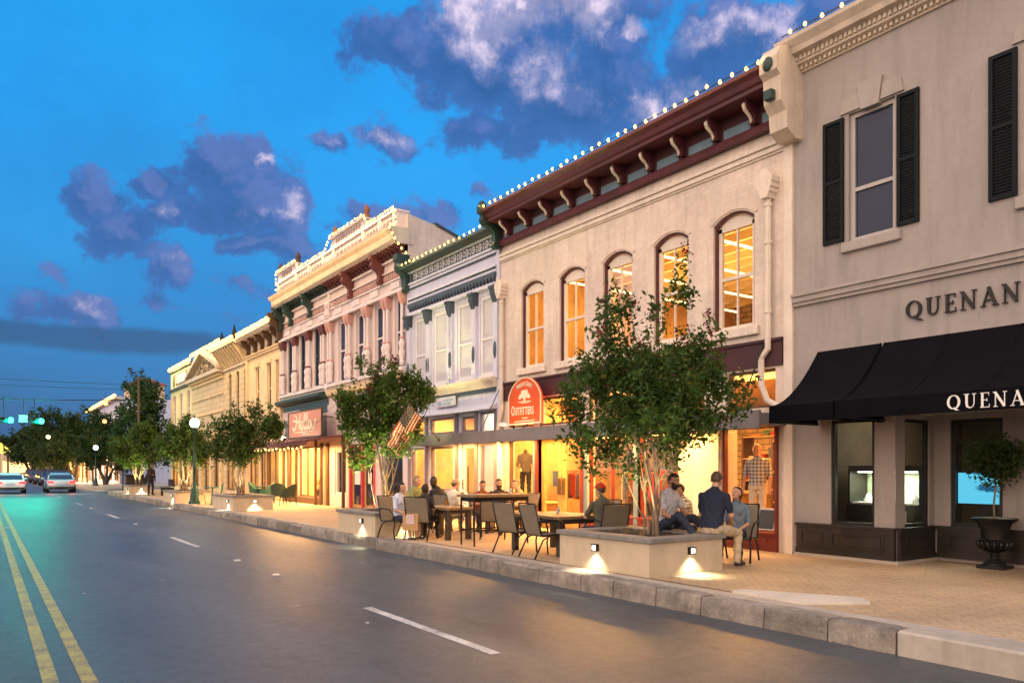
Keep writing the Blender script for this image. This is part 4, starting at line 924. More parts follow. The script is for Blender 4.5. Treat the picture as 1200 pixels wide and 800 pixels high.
    for r_ in range(9):
        for c in range(6 if r_ % 2 == 0 else 5):
            u = (.035 + c * .064 + (0 if r_ % 2 == 0 else .032)); v = .05 + r_ * .054
            n = Vector((.74, .35, .55)).normalized()
            for s in (-1, 1):
                ce = fp(u, v) + n * .004 * s; tu = (fp(u + .01, v) - fp(u, v)).normalized(); tv = (fp(u, v + .01) - fp(u, v)).normalized()
                mb.add([ce + (tu * math.cos(PI / 2 + k * PI / 5) - tv * math.sin(PI / 2 + k * PI / 5)) * (.02 if k % 2 == 0 else .009) for k in range(10)], [list(range(10))])
    mb.build('stars', M['white_text'], o)
def palace():
    """wide ornate double front: rose half nearer, green half beyond; one building"""
    b = thing('shop_building', 'ornate pale pink double building with stepped parapet and paired colonettes', 'building', (FX, 28.7, SW))
    y0, y1, ym = 22.43, 35.0, 29.2
    wr = [27.98, 26.24, 24.60, 23.02]; wl = [33.9, 32.25, 30.55]
    ups = [(c - .36, c + .36, 5.0, 7.35) for c in wr] + [(c - .42, c + .42, 5.1, 7.48) for c in wl]
    low = [(33.3, 34.6, .6, 2.62), (30.2, 32.9, .5, 2.62), (29.45, 29.95, SW, 2.5), (24.95, 27.2, SW, 2.6), (22.8, 24.5, .7, 2.5), (27.6, 28.7, .7, 2.4)]
    mb = MB(); wall_grid(mb, TF, ym, y1, SW, 9.0, [o for o in ups + low if o[0] > ym], .2); wall_grid(mb, TF, y0, ym, SW, 9.0, [o for o in ups + low if o[0] < ym], .2)
    mb.build('wall', M['pink'], b)
    # side wall above the lavender shop with its sloping coping
    mb = MB(); pr = [(FX + .0, 8.0), (FX + 14, 8.0), (FX + 14, 8.3), (FX + 6, 9.0), (FX + 2.2, 9.35), (FX + 1.0, 9.75), (FX + .0, 9.95)]
    mb.prism(pr, 'y', y0 + .002, y0 + .35); mb.build('side_wall', M['brick'], b)
    mb = MB(); top = pr[2:]; mb.loft([[(x, y0 - .05, z + .002), (x, y0 + .42, z + .002), (x, y0 + .42, z + .09), (x, y0 - .05, z + .09)] for x, z in top[:4]]); mb.build('coping', M['slate'], b)
    shell(b, y0, y1, 8.9, 14, M['pink'], sides=False); mb = MB(); mb.quad((FX, y1, SW), (FX + 14, y1, SW), (FX + 14, y1, 9), (FX, y1, 9)); mb.build('side_wall', M['pink'], b)
    for i, (p, q, z0, z1) in enumerate(ups):
        w = window(b, p, q, z0, z1, M['pink_trim'] if i < 4 else M['green_dk'], M['glass_dk'], .07, .06, rail=.52, fd=.08)
    # paired colonettes with capitals and carved bases
    def pair(y, cap, single=False, dy=.125):
        for s in ((-1, 1) if not single else (0,)):
            yy = y + s * dy; m2 = MB()
            m2.lathe([(.085, 0), (.085, .06), (.10, .10), (.075, .16), (.10, .30), (.115, .42), (.08, .55), (.10, .62), (.115, .72), (.075, .82), (.055, .90), (.052, 2.0)], (FX - .13, yy, 5.05), 8, cap=False); o = m2.build('colonette', M['pink_trim'], b, True, 35)
            m2 = MB(); m2.loft([[(FX - d, yy - k, z), (FX - .01, yy - k, z), (FX - .01, yy + k, z), (FX - d, yy + k, z)] for d, k, z in ((.18, .06, 7.05), (.22, .10, 7.22), (.25, .115, 7.36), (.25, .115, 7.42))]); m2.build('capital', M['rose'] if cap else M['rust'], o)
            m2 = MB(); m2.lathe([(.06, 0), (.085, .02), (.085, .06), (.06, .08)], (FX - .13, yy, 5.90), 8); m2.build('collar', M['rose'] if cap else M['rust'], o)
    for y in (28.98 - .02, 27.11, 25.42, 23.81): pair(y, True)
    pair(22.60, True, True)
    for y in (34.72, 33.08, 31.40, 29.72): pair(y, False)
    m2 = MB()
    for a, c in ((y0 + .02, ym - .1), (ym + .1, y1 - .02)):
        for z0, z1, d in ((4.80, 4.88, .10), (4.88, 5.0, .22), (7.44, 7.52, .22), (7.56, 7.62, .10), (7.95, 8.0, .06), (8.28, 8.33, .08), (8.62, 8.68, .10)): m2.box(FX - d, FX + .02, a, c, z0, z1)
        for y in [a + (c - a) * (i + .5) / 4 for i in range(4)]: m2.box(FX - .06, FX + .01, y - .34, y + .34, 7.68, 7.90)
    m2.build('moulding', M['pink_trim'], b)
    m2 = MB(); y = y0 + .2
    while y < y1 - .2:
        if abs(y - ym) > .3: m2.box(FX - .045, FX + .01, y, y + .10, 8.05, 8.22)
        y += .17
    m2.build('dentil_trim', mat('faded_rose_paint', (.48, .30, .27), .75), b)
    m2 = MB(); m2.prism([(FX - .02, 5.0), (FX - .20, 5.05), (FX - .22, 4.85), (FX - .12, 4.6), (FX - .02, 4.5)], 'y', ym - .14, ym + .14); m2.box(FX - .08, FX + .02, ym - .1, ym + .1, 5.06, 8.7); m2.lathe([(.08, 0), (.16, .15), (.12, .35), (.17, .55), (.05, .7)], (FX - .1, ym, 7.6), 8); m2.build('centre_pier', M['pink_trim'], b)
    # main cornice with modillions and consoles
    m2 = MB(); m2.prism([(FX + .2, 8.95), (FX - .40, 8.95), (FX - .52, 9.05), (FX - .55, 9.25), (FX - .68, 9.35), (FX - .70, 9.45), (FX + .2, 9.48)], 'y', y0 - .02, y1 + .02); m2.build('cornice', M['cream_corn'], b)
    def mods(a, c, m_):
        m2 = MB(); scroll_bracket(m2, a, .13, FX - .02, 8.945, .42, .20); f = m2.build('modillion', m_, b); y = a + .30
        while y < c: cp(f, b, (0, y - a, 0)); y += .30
    mods(y0 + .25, ym - .15, M['rust']); mods(ym + .2, y1 - .1, M['green_dk'])
    for ys_, m_ in (((24.3, 26.9), M['rust']), ((31.2, 33.6), M['green_dk']), ((34.85,), M['green_dk'])):
        for y in ys_: m2 = MB(); scroll_bracket(m2, y, .20, FX - .02, 8.93, .50, .95); m2.build('console', m_, b)
    # parapet: panels, raised pediments, finials
    px = FX - .22
    def lower(mbx):
        mbx.v = [(v[0], v[1], 9.482 + (v[2] - 9.482) * .64 if v[2] > 9.482 else v[2]) for v in mbx.v]
    yr = 22.75
    m2 = MB(); m2.box(px, FX + .2, yr, y1, 9.482, 10.42); m2.box(px - .08, FX + .22, yr - .03, y1 + .03, 10.421, 10.53)
    for a, c in ((25.3, 28.35), (32.5, 34.95)):
        m2.box(px - .03, FX + .15, a, c, 10.531, 11.08); m2.box(px - .12, FX + .2, a - .06, c + .06, 11.081, 11.18)
        m2.prism([(a - .45, 10.53), (a - .002, 10.53), (a - .002, 11.0), (a - .15, 10.9), (a - .2, 10.7)], 'x', px - .02, FX + .1); m2.prism([(c + .002, 10.53), (c + .45 if c < 34 else c + .05, 10.53), (c + .2 if c < 34 else c + .04, 10.7), (c + .15 if c < 34 else c + .03, 10.9), (c + .002, 11.0)], 'x', px - .02, FX + .1)
    for y in (22.9, 24.0, 25.4, 28.2, 29.3, 30.9, 32.5, 34.9): m2.box(px - .06, px - .001, y - .12, y + .12, 9.485, 10.40)
    lower(m2); m2.build('parapet', M['pink_trim'], b)
    m2 = MB()
    def panel(a, c, z0, z1, x, n): 
        for i in range(n):
            w = (c - a) / n; m2.box(x - .012, x + .01, a + w * i + w * .16, a + w * i + w * .84, z0, z1)
    panel(25.6, 28.0, 10.66, 10.98, px - .03, 10); panel(23.1, 23.85, 9.75, 10.18, px, 3); panel(24.2, 25.2, 9.75, 10.18, px, 4); panel(25.6, 28.0, 9.75, 10.15, px, 7); panel(29.5, 30.7, 9.75, 10.15, px, 4); panel(31.1, 32.3, 9.75, 10.15, px, 4); panel(32.7, 34.7, 10.64, 10.98, px - .03, 1); panel(32.7, 34.7, 9.75, 10.15, px, 8)
    lower(m2); m2.build('parapet_moulding', mat('mauve_panel_paint', (.30, .22, .23), .7, var=.25), b)
    for y, z in ((25.35, 11.18), (28.30, 11.18), (32.55, 11.18), (34.9, 11.18)):
        z = 9.482 + (z - 9.482) * .64
        m2 = MB(); m2.lathe([(.13, 0), (.13, .10), (.07, .14), (.12, .26), (.09, .36), (.03, .46), (.01, .5)], (px + .08, y, z), 10); m2.build('finial', mat('terracotta', (.30, .12, .06), .7) if y < 29 else M['brown'], b, True, 40)
    bp = px - .12
    bulbs('light_string', 'glowing bulbs outlining the stepped parapet of the pink double building', [(x, y, 9.482 + (z - 9.482) * .64 + .02) for x, y, z in [(bp, y1, 9.5), (bp, y1 + .04, 10.55), (bp, 34.98, 10.6), (bp, 34.98, 11.22), (bp, 32.45, 11.22), (bp, 32.05, 10.56), (bp, 28.9, 10.56), (bp, 28.5, 11.05), (bp, 28.4, 11.22), (bp, 25.25, 11.22), (bp, 24.85, 10.56), (bp, yr, 10.56)]], .042, .20)
    bulbs('light_string', 'glowing bulbs down the near edge of the pink parapet', [(bp, yr - .06, 10.1), (bp + .02, yr - .06, 9.6), (FX - .72, y0 - .06, 9.45), (FX - .45, y0 - .06, 8.95), (FX + .2, y0 - .10, 8.3)], .042, .2)
    strip_light((bp - .06, yr, 10.2), (bp - .06, y1, 10.2), (.9, 0, -1), 75); strip_light((FX - .9, y0 + .2, 9.3), (FX - .9, y1, 9.3), (.9, 0, -1), 50)
    # shopfronts
    m2 = MB(); m2.box(FX - .03, FX + .02, 29.35, y1 - .1, 4.25, 4.45); m2.box(FX - .03, FX + .02, 29.5, 32.7, 3.95, 4.24); m2.build('dark_transom', M['slate'], b)
    for i in range(9):
        y = 29.55 + i * .58; m2 = MB(); m2.box(FX - .025, FX + .02, y, y + .46, 3.05, 3.85); m2.build('transom_board', M['tan'] if i % 2 else M['grey_fascia'], b)
    m2 = MB(); m2.prism([(FX + .02, 4.78), (FX - .40, 4.70), (FX - .42, 4.60), (FX - .28, 4.50), (FX + .02, 4.48)], 'y', ym + .15, y1 - .02); m2.build('hood', M['green_dk'], b)
    m2 = MB(); m2.prism([(FX + .02, 4.78), (FX - .24, 4.74), (FX - .20, 4.55), (FX + .02, 4.48)], 'y', y0 + .02, ym - .15); m2.build('hood', M['beige'], b)
    for i, (p, q, z0, z1) in enumerate(low):
        if i == 2: window(b, p, q, z0 + .02, z1, M['door_wood'], M['glass'], .09, .06, fd=.05, name='door', pane_name='door_glass')
        elif i == 3:
            d = window(b, 25.0, 26.0, SW + .02, 2.1, M['door_wood'], M['glass_dk'], .12, .06, fd=.05, name='door', pane_name='door_glass')
            m3 = MB(); m3.box(FX + .04, FX + .058, 25.35, 25.65, 1.15, 1.55); m3.build('notice', M['white_text'], d)
            m3 = MB(); m3.box(FX + .04, FX + .058, 25.2, 25.8, .45, .65); m3.build('mail_flap', M['metal_dk'], d)
            d = window(b, 26.1, 27.1, SW + .02, 2.1, M['door_wood'], M['glass_dk'], .12, .06, fd=.05, name='door', pane_name='door_glass')
            m3 = MB(); m3.box(FX + .04, FX + .058, 26.35, 26.85, 1.1, 1.6); m3.build('notice', M['white_text'], d)
            m3 = MB()
            for y in (24.97, 26.05, 27.16): m3.box(FX - .05, FX + .10, y - .035, y + .035, SW, 2.55)
            m3.box(FX - .045, FX + .1, 24.94, 27.19, 2.12, 2.2); m3.build('door_surround', mat('coral_pink_paint', (.62, .07, .09), .5), b)
            window(b, 25.0, 27.1, 2.22, 2.58, M['brown'], M['glass'], .04, .06, nv=2, fd=.05, name='transom_window')
        else: window(b, p, q, z0, z1, M['brown'] if i < 2 else M['pink_trim'], M['glass'], .07, .05, nv=3 if i == 1 else 1, fd=.08, bar=.06, name='display_window')
    m2 = MB()
    for p, q, z0, z1 in (low[0], low[1]): m2.box(FX - .03, FX + .05, p, q, SW, z0 - .003)
    for y in (33.1, 30.08, 34.8, 29.36): m2.box(FX - .08, FX + .1, y - .09, y + .09, SW, 2.7)
    m2.build('shopfront_panelling', M['brown'], b)
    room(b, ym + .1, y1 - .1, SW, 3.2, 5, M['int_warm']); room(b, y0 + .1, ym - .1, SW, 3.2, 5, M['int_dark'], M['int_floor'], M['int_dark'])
    room_light(ym + .2, y1 - .2, 3.15, FX + 1.8, 230, (1, .56, .18), 2.); room_light(y0 + .3, ym - .2, 3.15, FX + 2, 16, (1, .72, .4), 2.)
    l = light('AREA', 'added_spill_light', (FX + 2.0, 32, 3.0), (1, .46, .13), 650, shape='RECTANGLE', size=4.5, size_y=.4); l.rotation_euler = Vector((-1, 0, -.62)).to_track_quat('-Z', 'Y').to_euler()  # extra area light without a fixture, sends warm spill toward the street
    # canopy over the cafe front
    cx = FX - 1.75
    m2 = MB(); m2.prism([(FX - .02, 3.0), (cx, 2.72), (cx - .04, 2.72), (cx - .04, 2.54), (cx, 2.54), (cx, 2.66), (FX - .02, 2.94)], 'y', 27.0, 36.6); m2.build('cafe_canopy', M['rust'], b)
    for y in (28.0, 32.3, 36.2): m2 = MB(); m2.tube([(FX - .03, y, 4.4), (cx + .1, y, 2.74)], .006, 5); m2.build('canopy_rod', M['metal_dk'], b)
    for y in (27.2, 30.1, 33.2, 36.4): m2 = MB(); m2.box(FX - .32, FX - .22, y - .05, y + .05, SW, 2.92); m2.build('canopy_post', M['brown'], b)
    o = room_light(27.2, 36.4, 2.60, cx + .8, 190, (1, .5, .16), .8)
    t = thing('light_string', 'swag of warm bulbs hanging under the rust red cafe canopy', 'string lights', (cx, 33, 2.5), 'light strings along the rooflines')
    m2 = MB(); yb = [27.4 + .48 * i for i in range(19)]; zb = lambda y: 2.47 - .05 * math.sin((y - 27.4) * 2.2) ** 2
    m2.tube([(cx - .05, y, zb(y) + .04) for y in yb], .008, 4); m2.build('wire', M['wire'], t)
    m2 = MB(); m2.ball((cx - .05, yb[0], zb(yb[0])), .042, n=8, m=6); f = m2.build('bulb', M['bulb'], t, True)
    for y in yb[1:]: cp(f, t, (0, y - yb[0], zb(y) - zb(yb[0])))
    # sign: cream script on salmon board
    t = thing('shop_sign', 'salmon board with cream script lettering above the cafe canopy', 'sign', (FX - .9, 30.6, 2.9))
    sx = FX - .72; a0, a1, z0, z1 = 28.3, 32.0, 2.98, 3.98
    m2 = MB(); m2.box(sx, sx + .06, a0, a1, z0, z1); m2.build('board', mat('salmon_sign_paint', (.66, .25, .17), .5, var=.06), t)
    m2 = MB(); m2.box(sx - .004, sx + .07, a0 - .05, a0, z0 - .05, z1 + .05); m2.box(sx - .004, sx + .07, a1, a1 + .16, z0 - .05, z1 + .05); m2.box(sx - .004, sx + .07, a0, a1, z1, z1 + .05); m2.box(sx - .004, sx + .07, a0, a1, z0 - .05, z0)
    for y in (28.9, 31.4): m2.box(sx + .06, FX - .0, y, y + .05, 3.7, 3.75)
    m2.build('frame', M['brown'], t)
    S = lambda a, c, d: (sx - .003 - d, 31.42 - a, 3.22 + c)
    m2 = MB(); k = lambda pts, w: ribbon(m2, pts, [q * 1.4 for q in w] if isinstance(w, list) else w * 1.4, S, 0, .006 + .001 * rnd.random())
    
    # H with swash, o, l, l, o, w
    k([(-.12, .18), (.02, .06), (.22, .12), (.34, .30), (.40, .62)], [.05, .085, .09, .085, .07]); k([(-.10, .46), (.10, .42), (.34, .44)], [.03, .06, .05])
    k([(.86, .68), (.78, .56), (.70, .30), (.68, .08)], [.06, .08, .09, .07]); k([(.30, .36), (.56, .38), (.80, .42)], .06)
    def oo(x): k([(x + .16, .38), (x + .04, .30), (x + .02, .14), (x + .12, .05), (x + .24, .12), (x + .25, .28), (x + .16, .38), (x + .32, .34)], [.06, .07, .075, .07, .07, .06, .05, .04])
    def ll(x): k([(x, .14), (x + .14, .38), (x + .19, .60), (x + .13, .68), (x + .08, .5), (x + .07, .16), (x + .14, .05), (x + .24, .14)], [.05, .055, .05, .05, .07, .08, .07, .05])
    oo(.86); ll(1.20); ll(1.46); oo(1.74)
    k([(2.08, .36), (2.10, .12), (2.18, .06), (2.28, .20), (2.30, .34), (2.30, .12), (2.38, .06), (2.48, .22), (2.48, .38), (2.60, .36)], [.06, .075, .065, .055, .055, .075, .065, .06, .055, .04])
    font_mb(m2, 'THE', lambda a, c, d: S(.02 + a, .60 + c, .001 + max(0, d + .004)), .008, .15, 1.0, 'LEFT')
    for z, a, c in ((-.07, .05, 2.3), (-.17, 1.1, 1.7)):
        while a < c: l = rnd.uniform(.03, .08); m2.box(sx - .008, sx - .002, 31.42 - a - l, 31.42 - a, 3.22 + z, 3.22 + z + (.035 if z > -.1 else .06)); a += l + .025
    m2.build('sign_lettering', M['cream_text'], t)
    t = thing('spotlight', 'bright floodlight on the cafe canopy below the salmon sign', 'lamp', (cx + .3, 30.4, 2.8))
    m2 = MB(); m2.tube([(cx + .3, 30.4, 2.74), (cx + .3, 30.4, 2.84)], .02, 6); m2.lathe([(.04, 0), (.09, .02), (.10, .10), (.05, .13)], (cx + .3, 30.4, 2.82), 10); m2.build('case', M['metal_dk'], t)
    m2 = MB(); m2.ball((cx + .24, 30.4, 2.90), .065, n=8, m=6); m2.build('lens', M['lamp_glow'], t)
    l = light('POINT', 'sign_light', (cx + .35, 30.4, 3.02), (1, .75, .5), 22, shadow_soft_size=.06)
    t = thing('wall_picture', 'red state shaped wall picture inside the cafe window', 'picture', (FX + 5.2, 31.5, 1.4))
    m2 = MB(); m2.prism([(31.0, 1.9), (31.9, 1.9), (31.9, 1.5), (32.3, 1.45), (31.7, .9), (31.4, 1.15), (30.6, 1.3), (30.5, 1.6), (31.0, 1.6)], 'x', FX + 5.10, FX + 5.18); m2.build('plaque', mat('orange_red_plaque', (.6, .12, .03), .6), t)

def far_fronts():
    # tan stucco, bracket cornice
    b = thing('shop_building', 'tan stucco building with three tall windows and dark cornice brackets', 'building', (FX, 38, SW)); y0, y1 = 35.02, 40.75
    wn = [(c - .30, c + .30, 4.4, 6.75) for c in (39.0, 37.1, 35.75)]; low = [(35.4, 37.3, .5, 2.6), (37.6, 38.5, SW, 2.6), (38.8, 40.4, .5, 2.6)]
    mb = MB(); wall_grid(mb, TF, y0, y1, SW, 8.3, wn + low, .2); mb.build('wall', M['beige'], b); shell(b, y0, y1, 8.5, 14, M['beige'])
    for w in wn: window(b, *w, M['tan'], M['glass_dk'], .07, .08, rail=.5)
    for w in low: window(b, *w, M['brown'], M['glass'], .08, .05, nv=2, name='display_window')
    m2 = MB()
    for w in wn: m2.box(FX - .07, FX + .01, w[0] - .1, w[1] + .1, 6.78, 6.98); m2.box(FX - .08, FX + .01, w[0] - .08, w[1] + .08, 4.22, 4.38)
    for z0, z1, d in ((7.30, 7.42, .10), (7.42, 7.48, .16), (3.4, 3.6, .12)): m2.box(FX - d, FX + .01, y0 + .05, y1 - .05, z0, z1)
    for y in (y0 + .12, y1 - .12): m2.box(FX - .12, FX + .01, y - .1, y + .1, SW, 7.3)
    m2.build('trim', M['tan'], b)
    m2 = MB(); m2.prism([(FX + .2, 8.22), (FX - .5, 8.22), (FX - .62, 8.36), (FX - .64, 8.48), (FX + .2, 8.52)], 'y', y0 + .02, y1 - .02); m2.build('cornice', M['cream_corn'], b)
    m2 = MB(); scroll_bracket(m2, y0 + .5, .14, FX - .02, 8.21, .48, .7); f = m2.build('bracket', M['brown'], b)
    for i in range(1, 5): cp(f, b, (0, i * 1.18, 0))
    m2 = MB(); scroll_bracket(m2, y0 + .12, .22, FX - .02, 8.8, .66, 1.3); m2.lathe([(.14, 0), (.08, .1), (.15, .2), (.03, .42)], (FX - .4, y0 + .12, 8.8), 8); m2.build('end_console', M['brown'], b)
    m2 = MB(); 
    for i in range(4): m2.box(FX - .03, FX + .01, y0 + .72 + i * 1.18, y0 + 1.42 + i * 1.18, 7.62, 8.0)
    m2.build('frieze_panel', M['cream_corn'], b)
    room(b, y0 + .1, y1 - .1, SW, 3.2, 4, M['int_warm']); room_light(y0 + .3, y1 - .3, 3.1, FX + 1.6, 45, (1, .66, .34), 2.)
    strip_light((FX - .75, y0, 8.6), (FX - .75, y1, 8.6), (.8, 0, -1), 90)
    bulbs('light_string', 'glowing strip of bulbs on the tan three window building', [(FX - .60, y1, 8.58), (FX - .60, y0 + .1, 8.58)], .065, .22)
    # rough stone front with green windows
    b = thing('shop_building', 'rough tan stone building with dark green narrow windows and scrolled eaves', 'building', (FX, 43, SW)); y0, y1 = 40.78, 45.6
    wn = [(c - .28, c + .28, 3.9, 7.0, .15) for c in (44.2, 42.65, 41.15)]; low = [(41.2, 42.7, SW, 2.7, .5), (43.2, 45.1, .5, 2.7, .5)]
    mb = MB(); wall_grid(mb, TF, y0, y1, SW, 8.3, wn + low, .25); mb.build('wall', M['tan_ash'], b); shell(b, y0, y1, 8.4, 14, M['tan_ash'])
    for w in wn: window(b, *w[:4], M['green_dk'], M['glass_dk'], .07, .1, rail=.5, rise=.15)
    for w in low: window(b, *w[:4], M['brown'], M['glass'], .08, .1, nv=2, rise=.5, name='display_window')
    m2 = MB(); m2.prism([(FX + .2, 8.02), (FX - .75, 8.25), (FX - .80, 8.40), (FX + .2, 8.46)], 'y', y0, y1); m2.box(FX - .1, FX + .02, y0, y1, 7.2, 7.32); m2.build('eaves', M['cream_corn'], b)
    m2 = MB(); m2.prism([(FX, 7.34), (FX - .12, 7.34), (FX - .30, 7.65), (FX - .66, 8.12), (FX - .70, 8.22), (FX, 8.06)], 'y', y0 + .2, y0 + .36); f = m2.build('bracket', M['tan'], b)
    for i in range(1, 9): cp(f, b, (0, i * .53, 0))
    m2 = MB(); 
    for y in (42.2, 44.8): m2.lathe([(.16, 0), (.16, .2), (.07, .3), (.13, .5), (.02, .95)], (FX - .3, y, 8.44), 8)
    m2.build('finial', M['metal_dk'], b)
    room(b, y0 + .1, y1 - .1, SW, 3.2, 4, M['int_warm']); room_light(y0 + .3, y1 - .3, 3.1, FX + 1.6, 40, (1, .68, .36), 2.)
    strip_light((FX - .95, y0, 8.55), (FX - .95, y1, 8.55), (.8, 0, -1), 90)
    bulbs('light_string', 'glowing strip of bulbs along the eaves of the rough stone building', [(FX - .78, y1, 8.50), (FX - .78, y0, 8.50)], .085, .24, parts=False)
    # pedimented bank
    b = thing('bank_building', 'pale stone building with a triangular pediment over carved bands', 'building', (FX, 49.6, SW)); y0, y1 = 45.63, 53.65
    low = [(46.4, 47.9, .6, 2.9, .6), (48.6, 50.4, SW, 3.1, .7), (51.2, 52.9, .6, 2.9, .6)]
    mb = MB(); wall_grid(mb, TF, y0, y1, SW, 7.5, low, .3); mb.build('wall', M['tan_ash'], b); shell(b, y0, y1, 8.6, 14, M['tan_ash'])
    for w in low: window(b, *w[:4], M['brown'], M['glass'], .1, .1, nv=2, rise=w[4], name='display_window')
    m2 = MB(); m2.prism([(y0 - .1, 7.5), (y1 + .1, 7.5), ((y0 + y1) / 2, 8.72)], 'x', FX - .05, FX + .3); m2.build('pediment', M['tan'], b)
    m2 = MB(); mid = (y0 + y1) / 2
    for s in (0, 1):
        a = (y0 - .25, 7.5) if s == 0 else (y1 + .25, 7.5); c = (mid, 8.80)
        m2.loft([[(FX - .45, p[0], p[1] - .05), (FX + .3, p[0], p[1] - .05), (FX + .3, p[0], p[1] + .18), (FX - .45, p[0], p[1] + .18)] for p in (a, c)])
    m2.box(FX - .40, FX + .3, y0 - .15, y1 + .15, 7.25, 7.46); m2.build('raking_cornice', M['cream_corn'], b)
    m2 = MB()
    for z0, z1, d in ((6.9, 7.05, .1), (6.0, 6.12, .08), (5.0, 5.12, .08), (3.7, 3.95, .2)): m2.box(FX - d, FX + .02, y0 + .02, y1 - .02, z0, z1)
    for y in (y0 + .3, 48.2, 50.8, y1 - .3): m2.box(FX - .14, FX + .02, y - .22, y + .22, SW, 3.7)
    m2.build('carved_bands', M['tan'], b)
    m2 = MB(); y = y0 + .1
    while y < y1 - .1: m2.box(FX - .24, FX - .02, y, y + .12, 7.08, 7.24); y += .26
    m2.build('dentil_trim', M['tan'], b)
    m2 = MB(); rr = random.Random(2)
    for i in range(60):
        t_ = rr.uniform(-.85, .85); z = 7.58 + rr.uniform(.1, .9) * (1 - abs(t_)) * .95
        m2.ball((FX - .075, mid + t_ * 3.5, z), .04, rr.uniform(.06, .14), rr.uniform(.04, .08), 7, 5)
    m2.build('carved_relief', M['tan_ash'], b)
    m2 = MB(); m2.prism([(y0 + .6, 7.56), (y1 - .6, 7.56), (mid, 8.56)], 'x', FX - .07, FX - .052); m2.build('pediment_panel', mat('dark_carved_stone', (.13, .10, .07), .9, var=.6, vs=7, bump=1, bs=20), b)
    room(b, y0 + .1, y1 - .1, SW, 3.4, 4, M['int_warm']); room_light(y0 + .5, y1 - .5, 3.2, FX + 1.6, 55, (1, .68, .36), 2.)
    strip_light((FX - .7, y0, 9.1), (FX - .7, y1, 9.1), (.8, 0, -1), 140)
    bulbs('light_string', 'glowing strip of bulbs on the roof edge behind the pediment', [(FX - .1, y1, 9.12), (FX - .1, y0, 9.12)], .10, .26, parts=False)
    m2 = MB(); m2.box(FX + .1, FX + .4, y0, y1, 7.5, 9.04); m2.build('parapet', M['tan'], b)
    # last of the row
    b = thing('shop_building', 'plain beige building at the street corner with three paired windows', 'building', (FX, 57.6, SW)); y0, y1 = 53.68, 60.6
    wn = [(c - .42, c + .42, 4.6, 6.95) for c in (59.3, 57.1, 54.75)]; low = [(54.2, 56.2, .5, 2.7), (56.6, 57.6, SW, 2.7), (58.0, 60.1, .5, 2.7)]
    mb = MB(); wall_grid(mb, TF, y0, y1, SW, 8.75, wn + low, .22); mb.build('wall', M['beige'], b); shell(b, y0, y1, 8.75, 16, M['beige'])
    for w in wn: window(b, *w, M['white'], M['glass_dk'], .07, .08, nv=2, rail=.5, bar=.09)
    for w in low: window(b, *w, M['brown'], M['glass'], .08, .08, nv=2, name='display_window')
    m2 = MB(); m2.box(FX - .16, FX + .02, y0, y1, 7.25, 7.42); m2.box(FX - .12, FX + .02, y0, y1, 8.62, 8.80); m2.box(FX - .14, FX + .02, y0, y1, 3.5, 3.75); m2.build('band', M['slate'], b)
    m2 = MB()
    for a, c in ((54.0, 54.6), (55.1, 58.6), (59.1, 59.7)): m2.box(FX - .04, FX + .02, a, c, 7.62, 8.42)
    m2.build('parapet_moulding', M['grey_fascia'], b)
    m2 = MB(); m2.box(FX - .05, FX - .035, 55.4, 58.3, 7.72, 8.32); m2.build('pale_panel', M['white'], b)
    m2 = MB(); m2.box(FX - 1.6, FX - .0, y0 + .3, y1 - .3, 2.9, 3.05); m2.build('canopy', M['rust'], b)
    room(b, y0 + .1, y1 - .1, SW, 3.4, 4, M['int_warm']); room_light(y0 + .4, y1 - .4, 3.3, FX + 1.6, 70, (1, .62, .3), 2.)
    strip_light((FX - .6, y0, 8.9), (FX - .6, y1, 8.9), (.8, 0, -1), 140)
    bulbs('light_string', 'glowing strip of bulbs on the beige corner building', [(FX - .16, y1, 8.88), (FX - .16, y0, 8.88)], .11, .28, parts=False)
    # beyond the crossing
    b = thing('shop_building', 'pale two storey building beyond the crossing with a lit roof edge', 'building', (FX, 96, SW)); y0, y1 = 86, 112
    low = [(y, y + 3.2, .5, 2.9) for y in (87, 91.5, 96, 100.5, 105)]; wn = [(y, y + 1.1, 4.6, 7.0) for y in (88, 91, 94, 97, 100, 103, 106, 109)]
    mb = MB(); wall_grid(mb, TF, y0, y1, SW, 9.0, low + wn, .22); mb.build('wall', M['white_lav'], b); shell(b, y0, y1, 9.0, 18, M['white_lav'])
    for w in wn: window(b, *w, M['white'], M['glass_dk'], .1, .08, rail=.5)
    for w in low: window(b, *w, M['brown'], M['glass'], .12, .08, nv=2, name='display_window')
    m2 = MB(); m2.box(FX - 2.4, FX, y0 + .5, y1 - .5, 3.2, 3.5); m2.build('canopy', M['rust'], b)
    for y in (88, 93, 98, 103, 108): m2 = MB(); m2.tube([(FX - 2.2, y, SW), (FX - 2.2, y, 3.2)], .09, 6); m2.build('canopy_post', M['brown'], b)
    m2 = MB(); m2.prism([(FX + .2, 8.7), (FX - .4, 8.8), (FX - .45, 9.0), (FX + .2, 9.05)], 'y', y0, y1); m2.build('cornice', M['cream_corn'], b)
    room(b, y0 + .1, y1 - .1, SW, 3.5, 4, M['int_warm']); room_light(y0 + 1, y1 - 1, 3.1, FX - 1.2, 700, (1, .60, .26), 1.6); room_light(y0 + 1, y1 - 1, 3.4, FX + 1.6, 420, (1, .62, .28), 2.)
    bulbs('light_string', 'orange lit roof edge of the pale building beyond the crossing', [(FX - .45, y1, 9.1), (FX - .45, y0, 9.1)], .15, .34, parts=False)
    b = thing('shop_building', 'low lit shop row far down the street behind the parked cars', 'building', (FX, 128, SW)); y0, y1 = 113, 150
    low = [(y, y + 3.6, .5, 2.9) for y in (114.5, 119.5, 124.5, 129.5, 134.5, 139.5, 144.5)]
    mb = MB(); wall_grid(mb, TF, y0, y1, SW, 5.4, low, .22); mb.build('wall', M['beige'], b); shell(b, y0, y1, 5.4, 5.5, M['beige'])
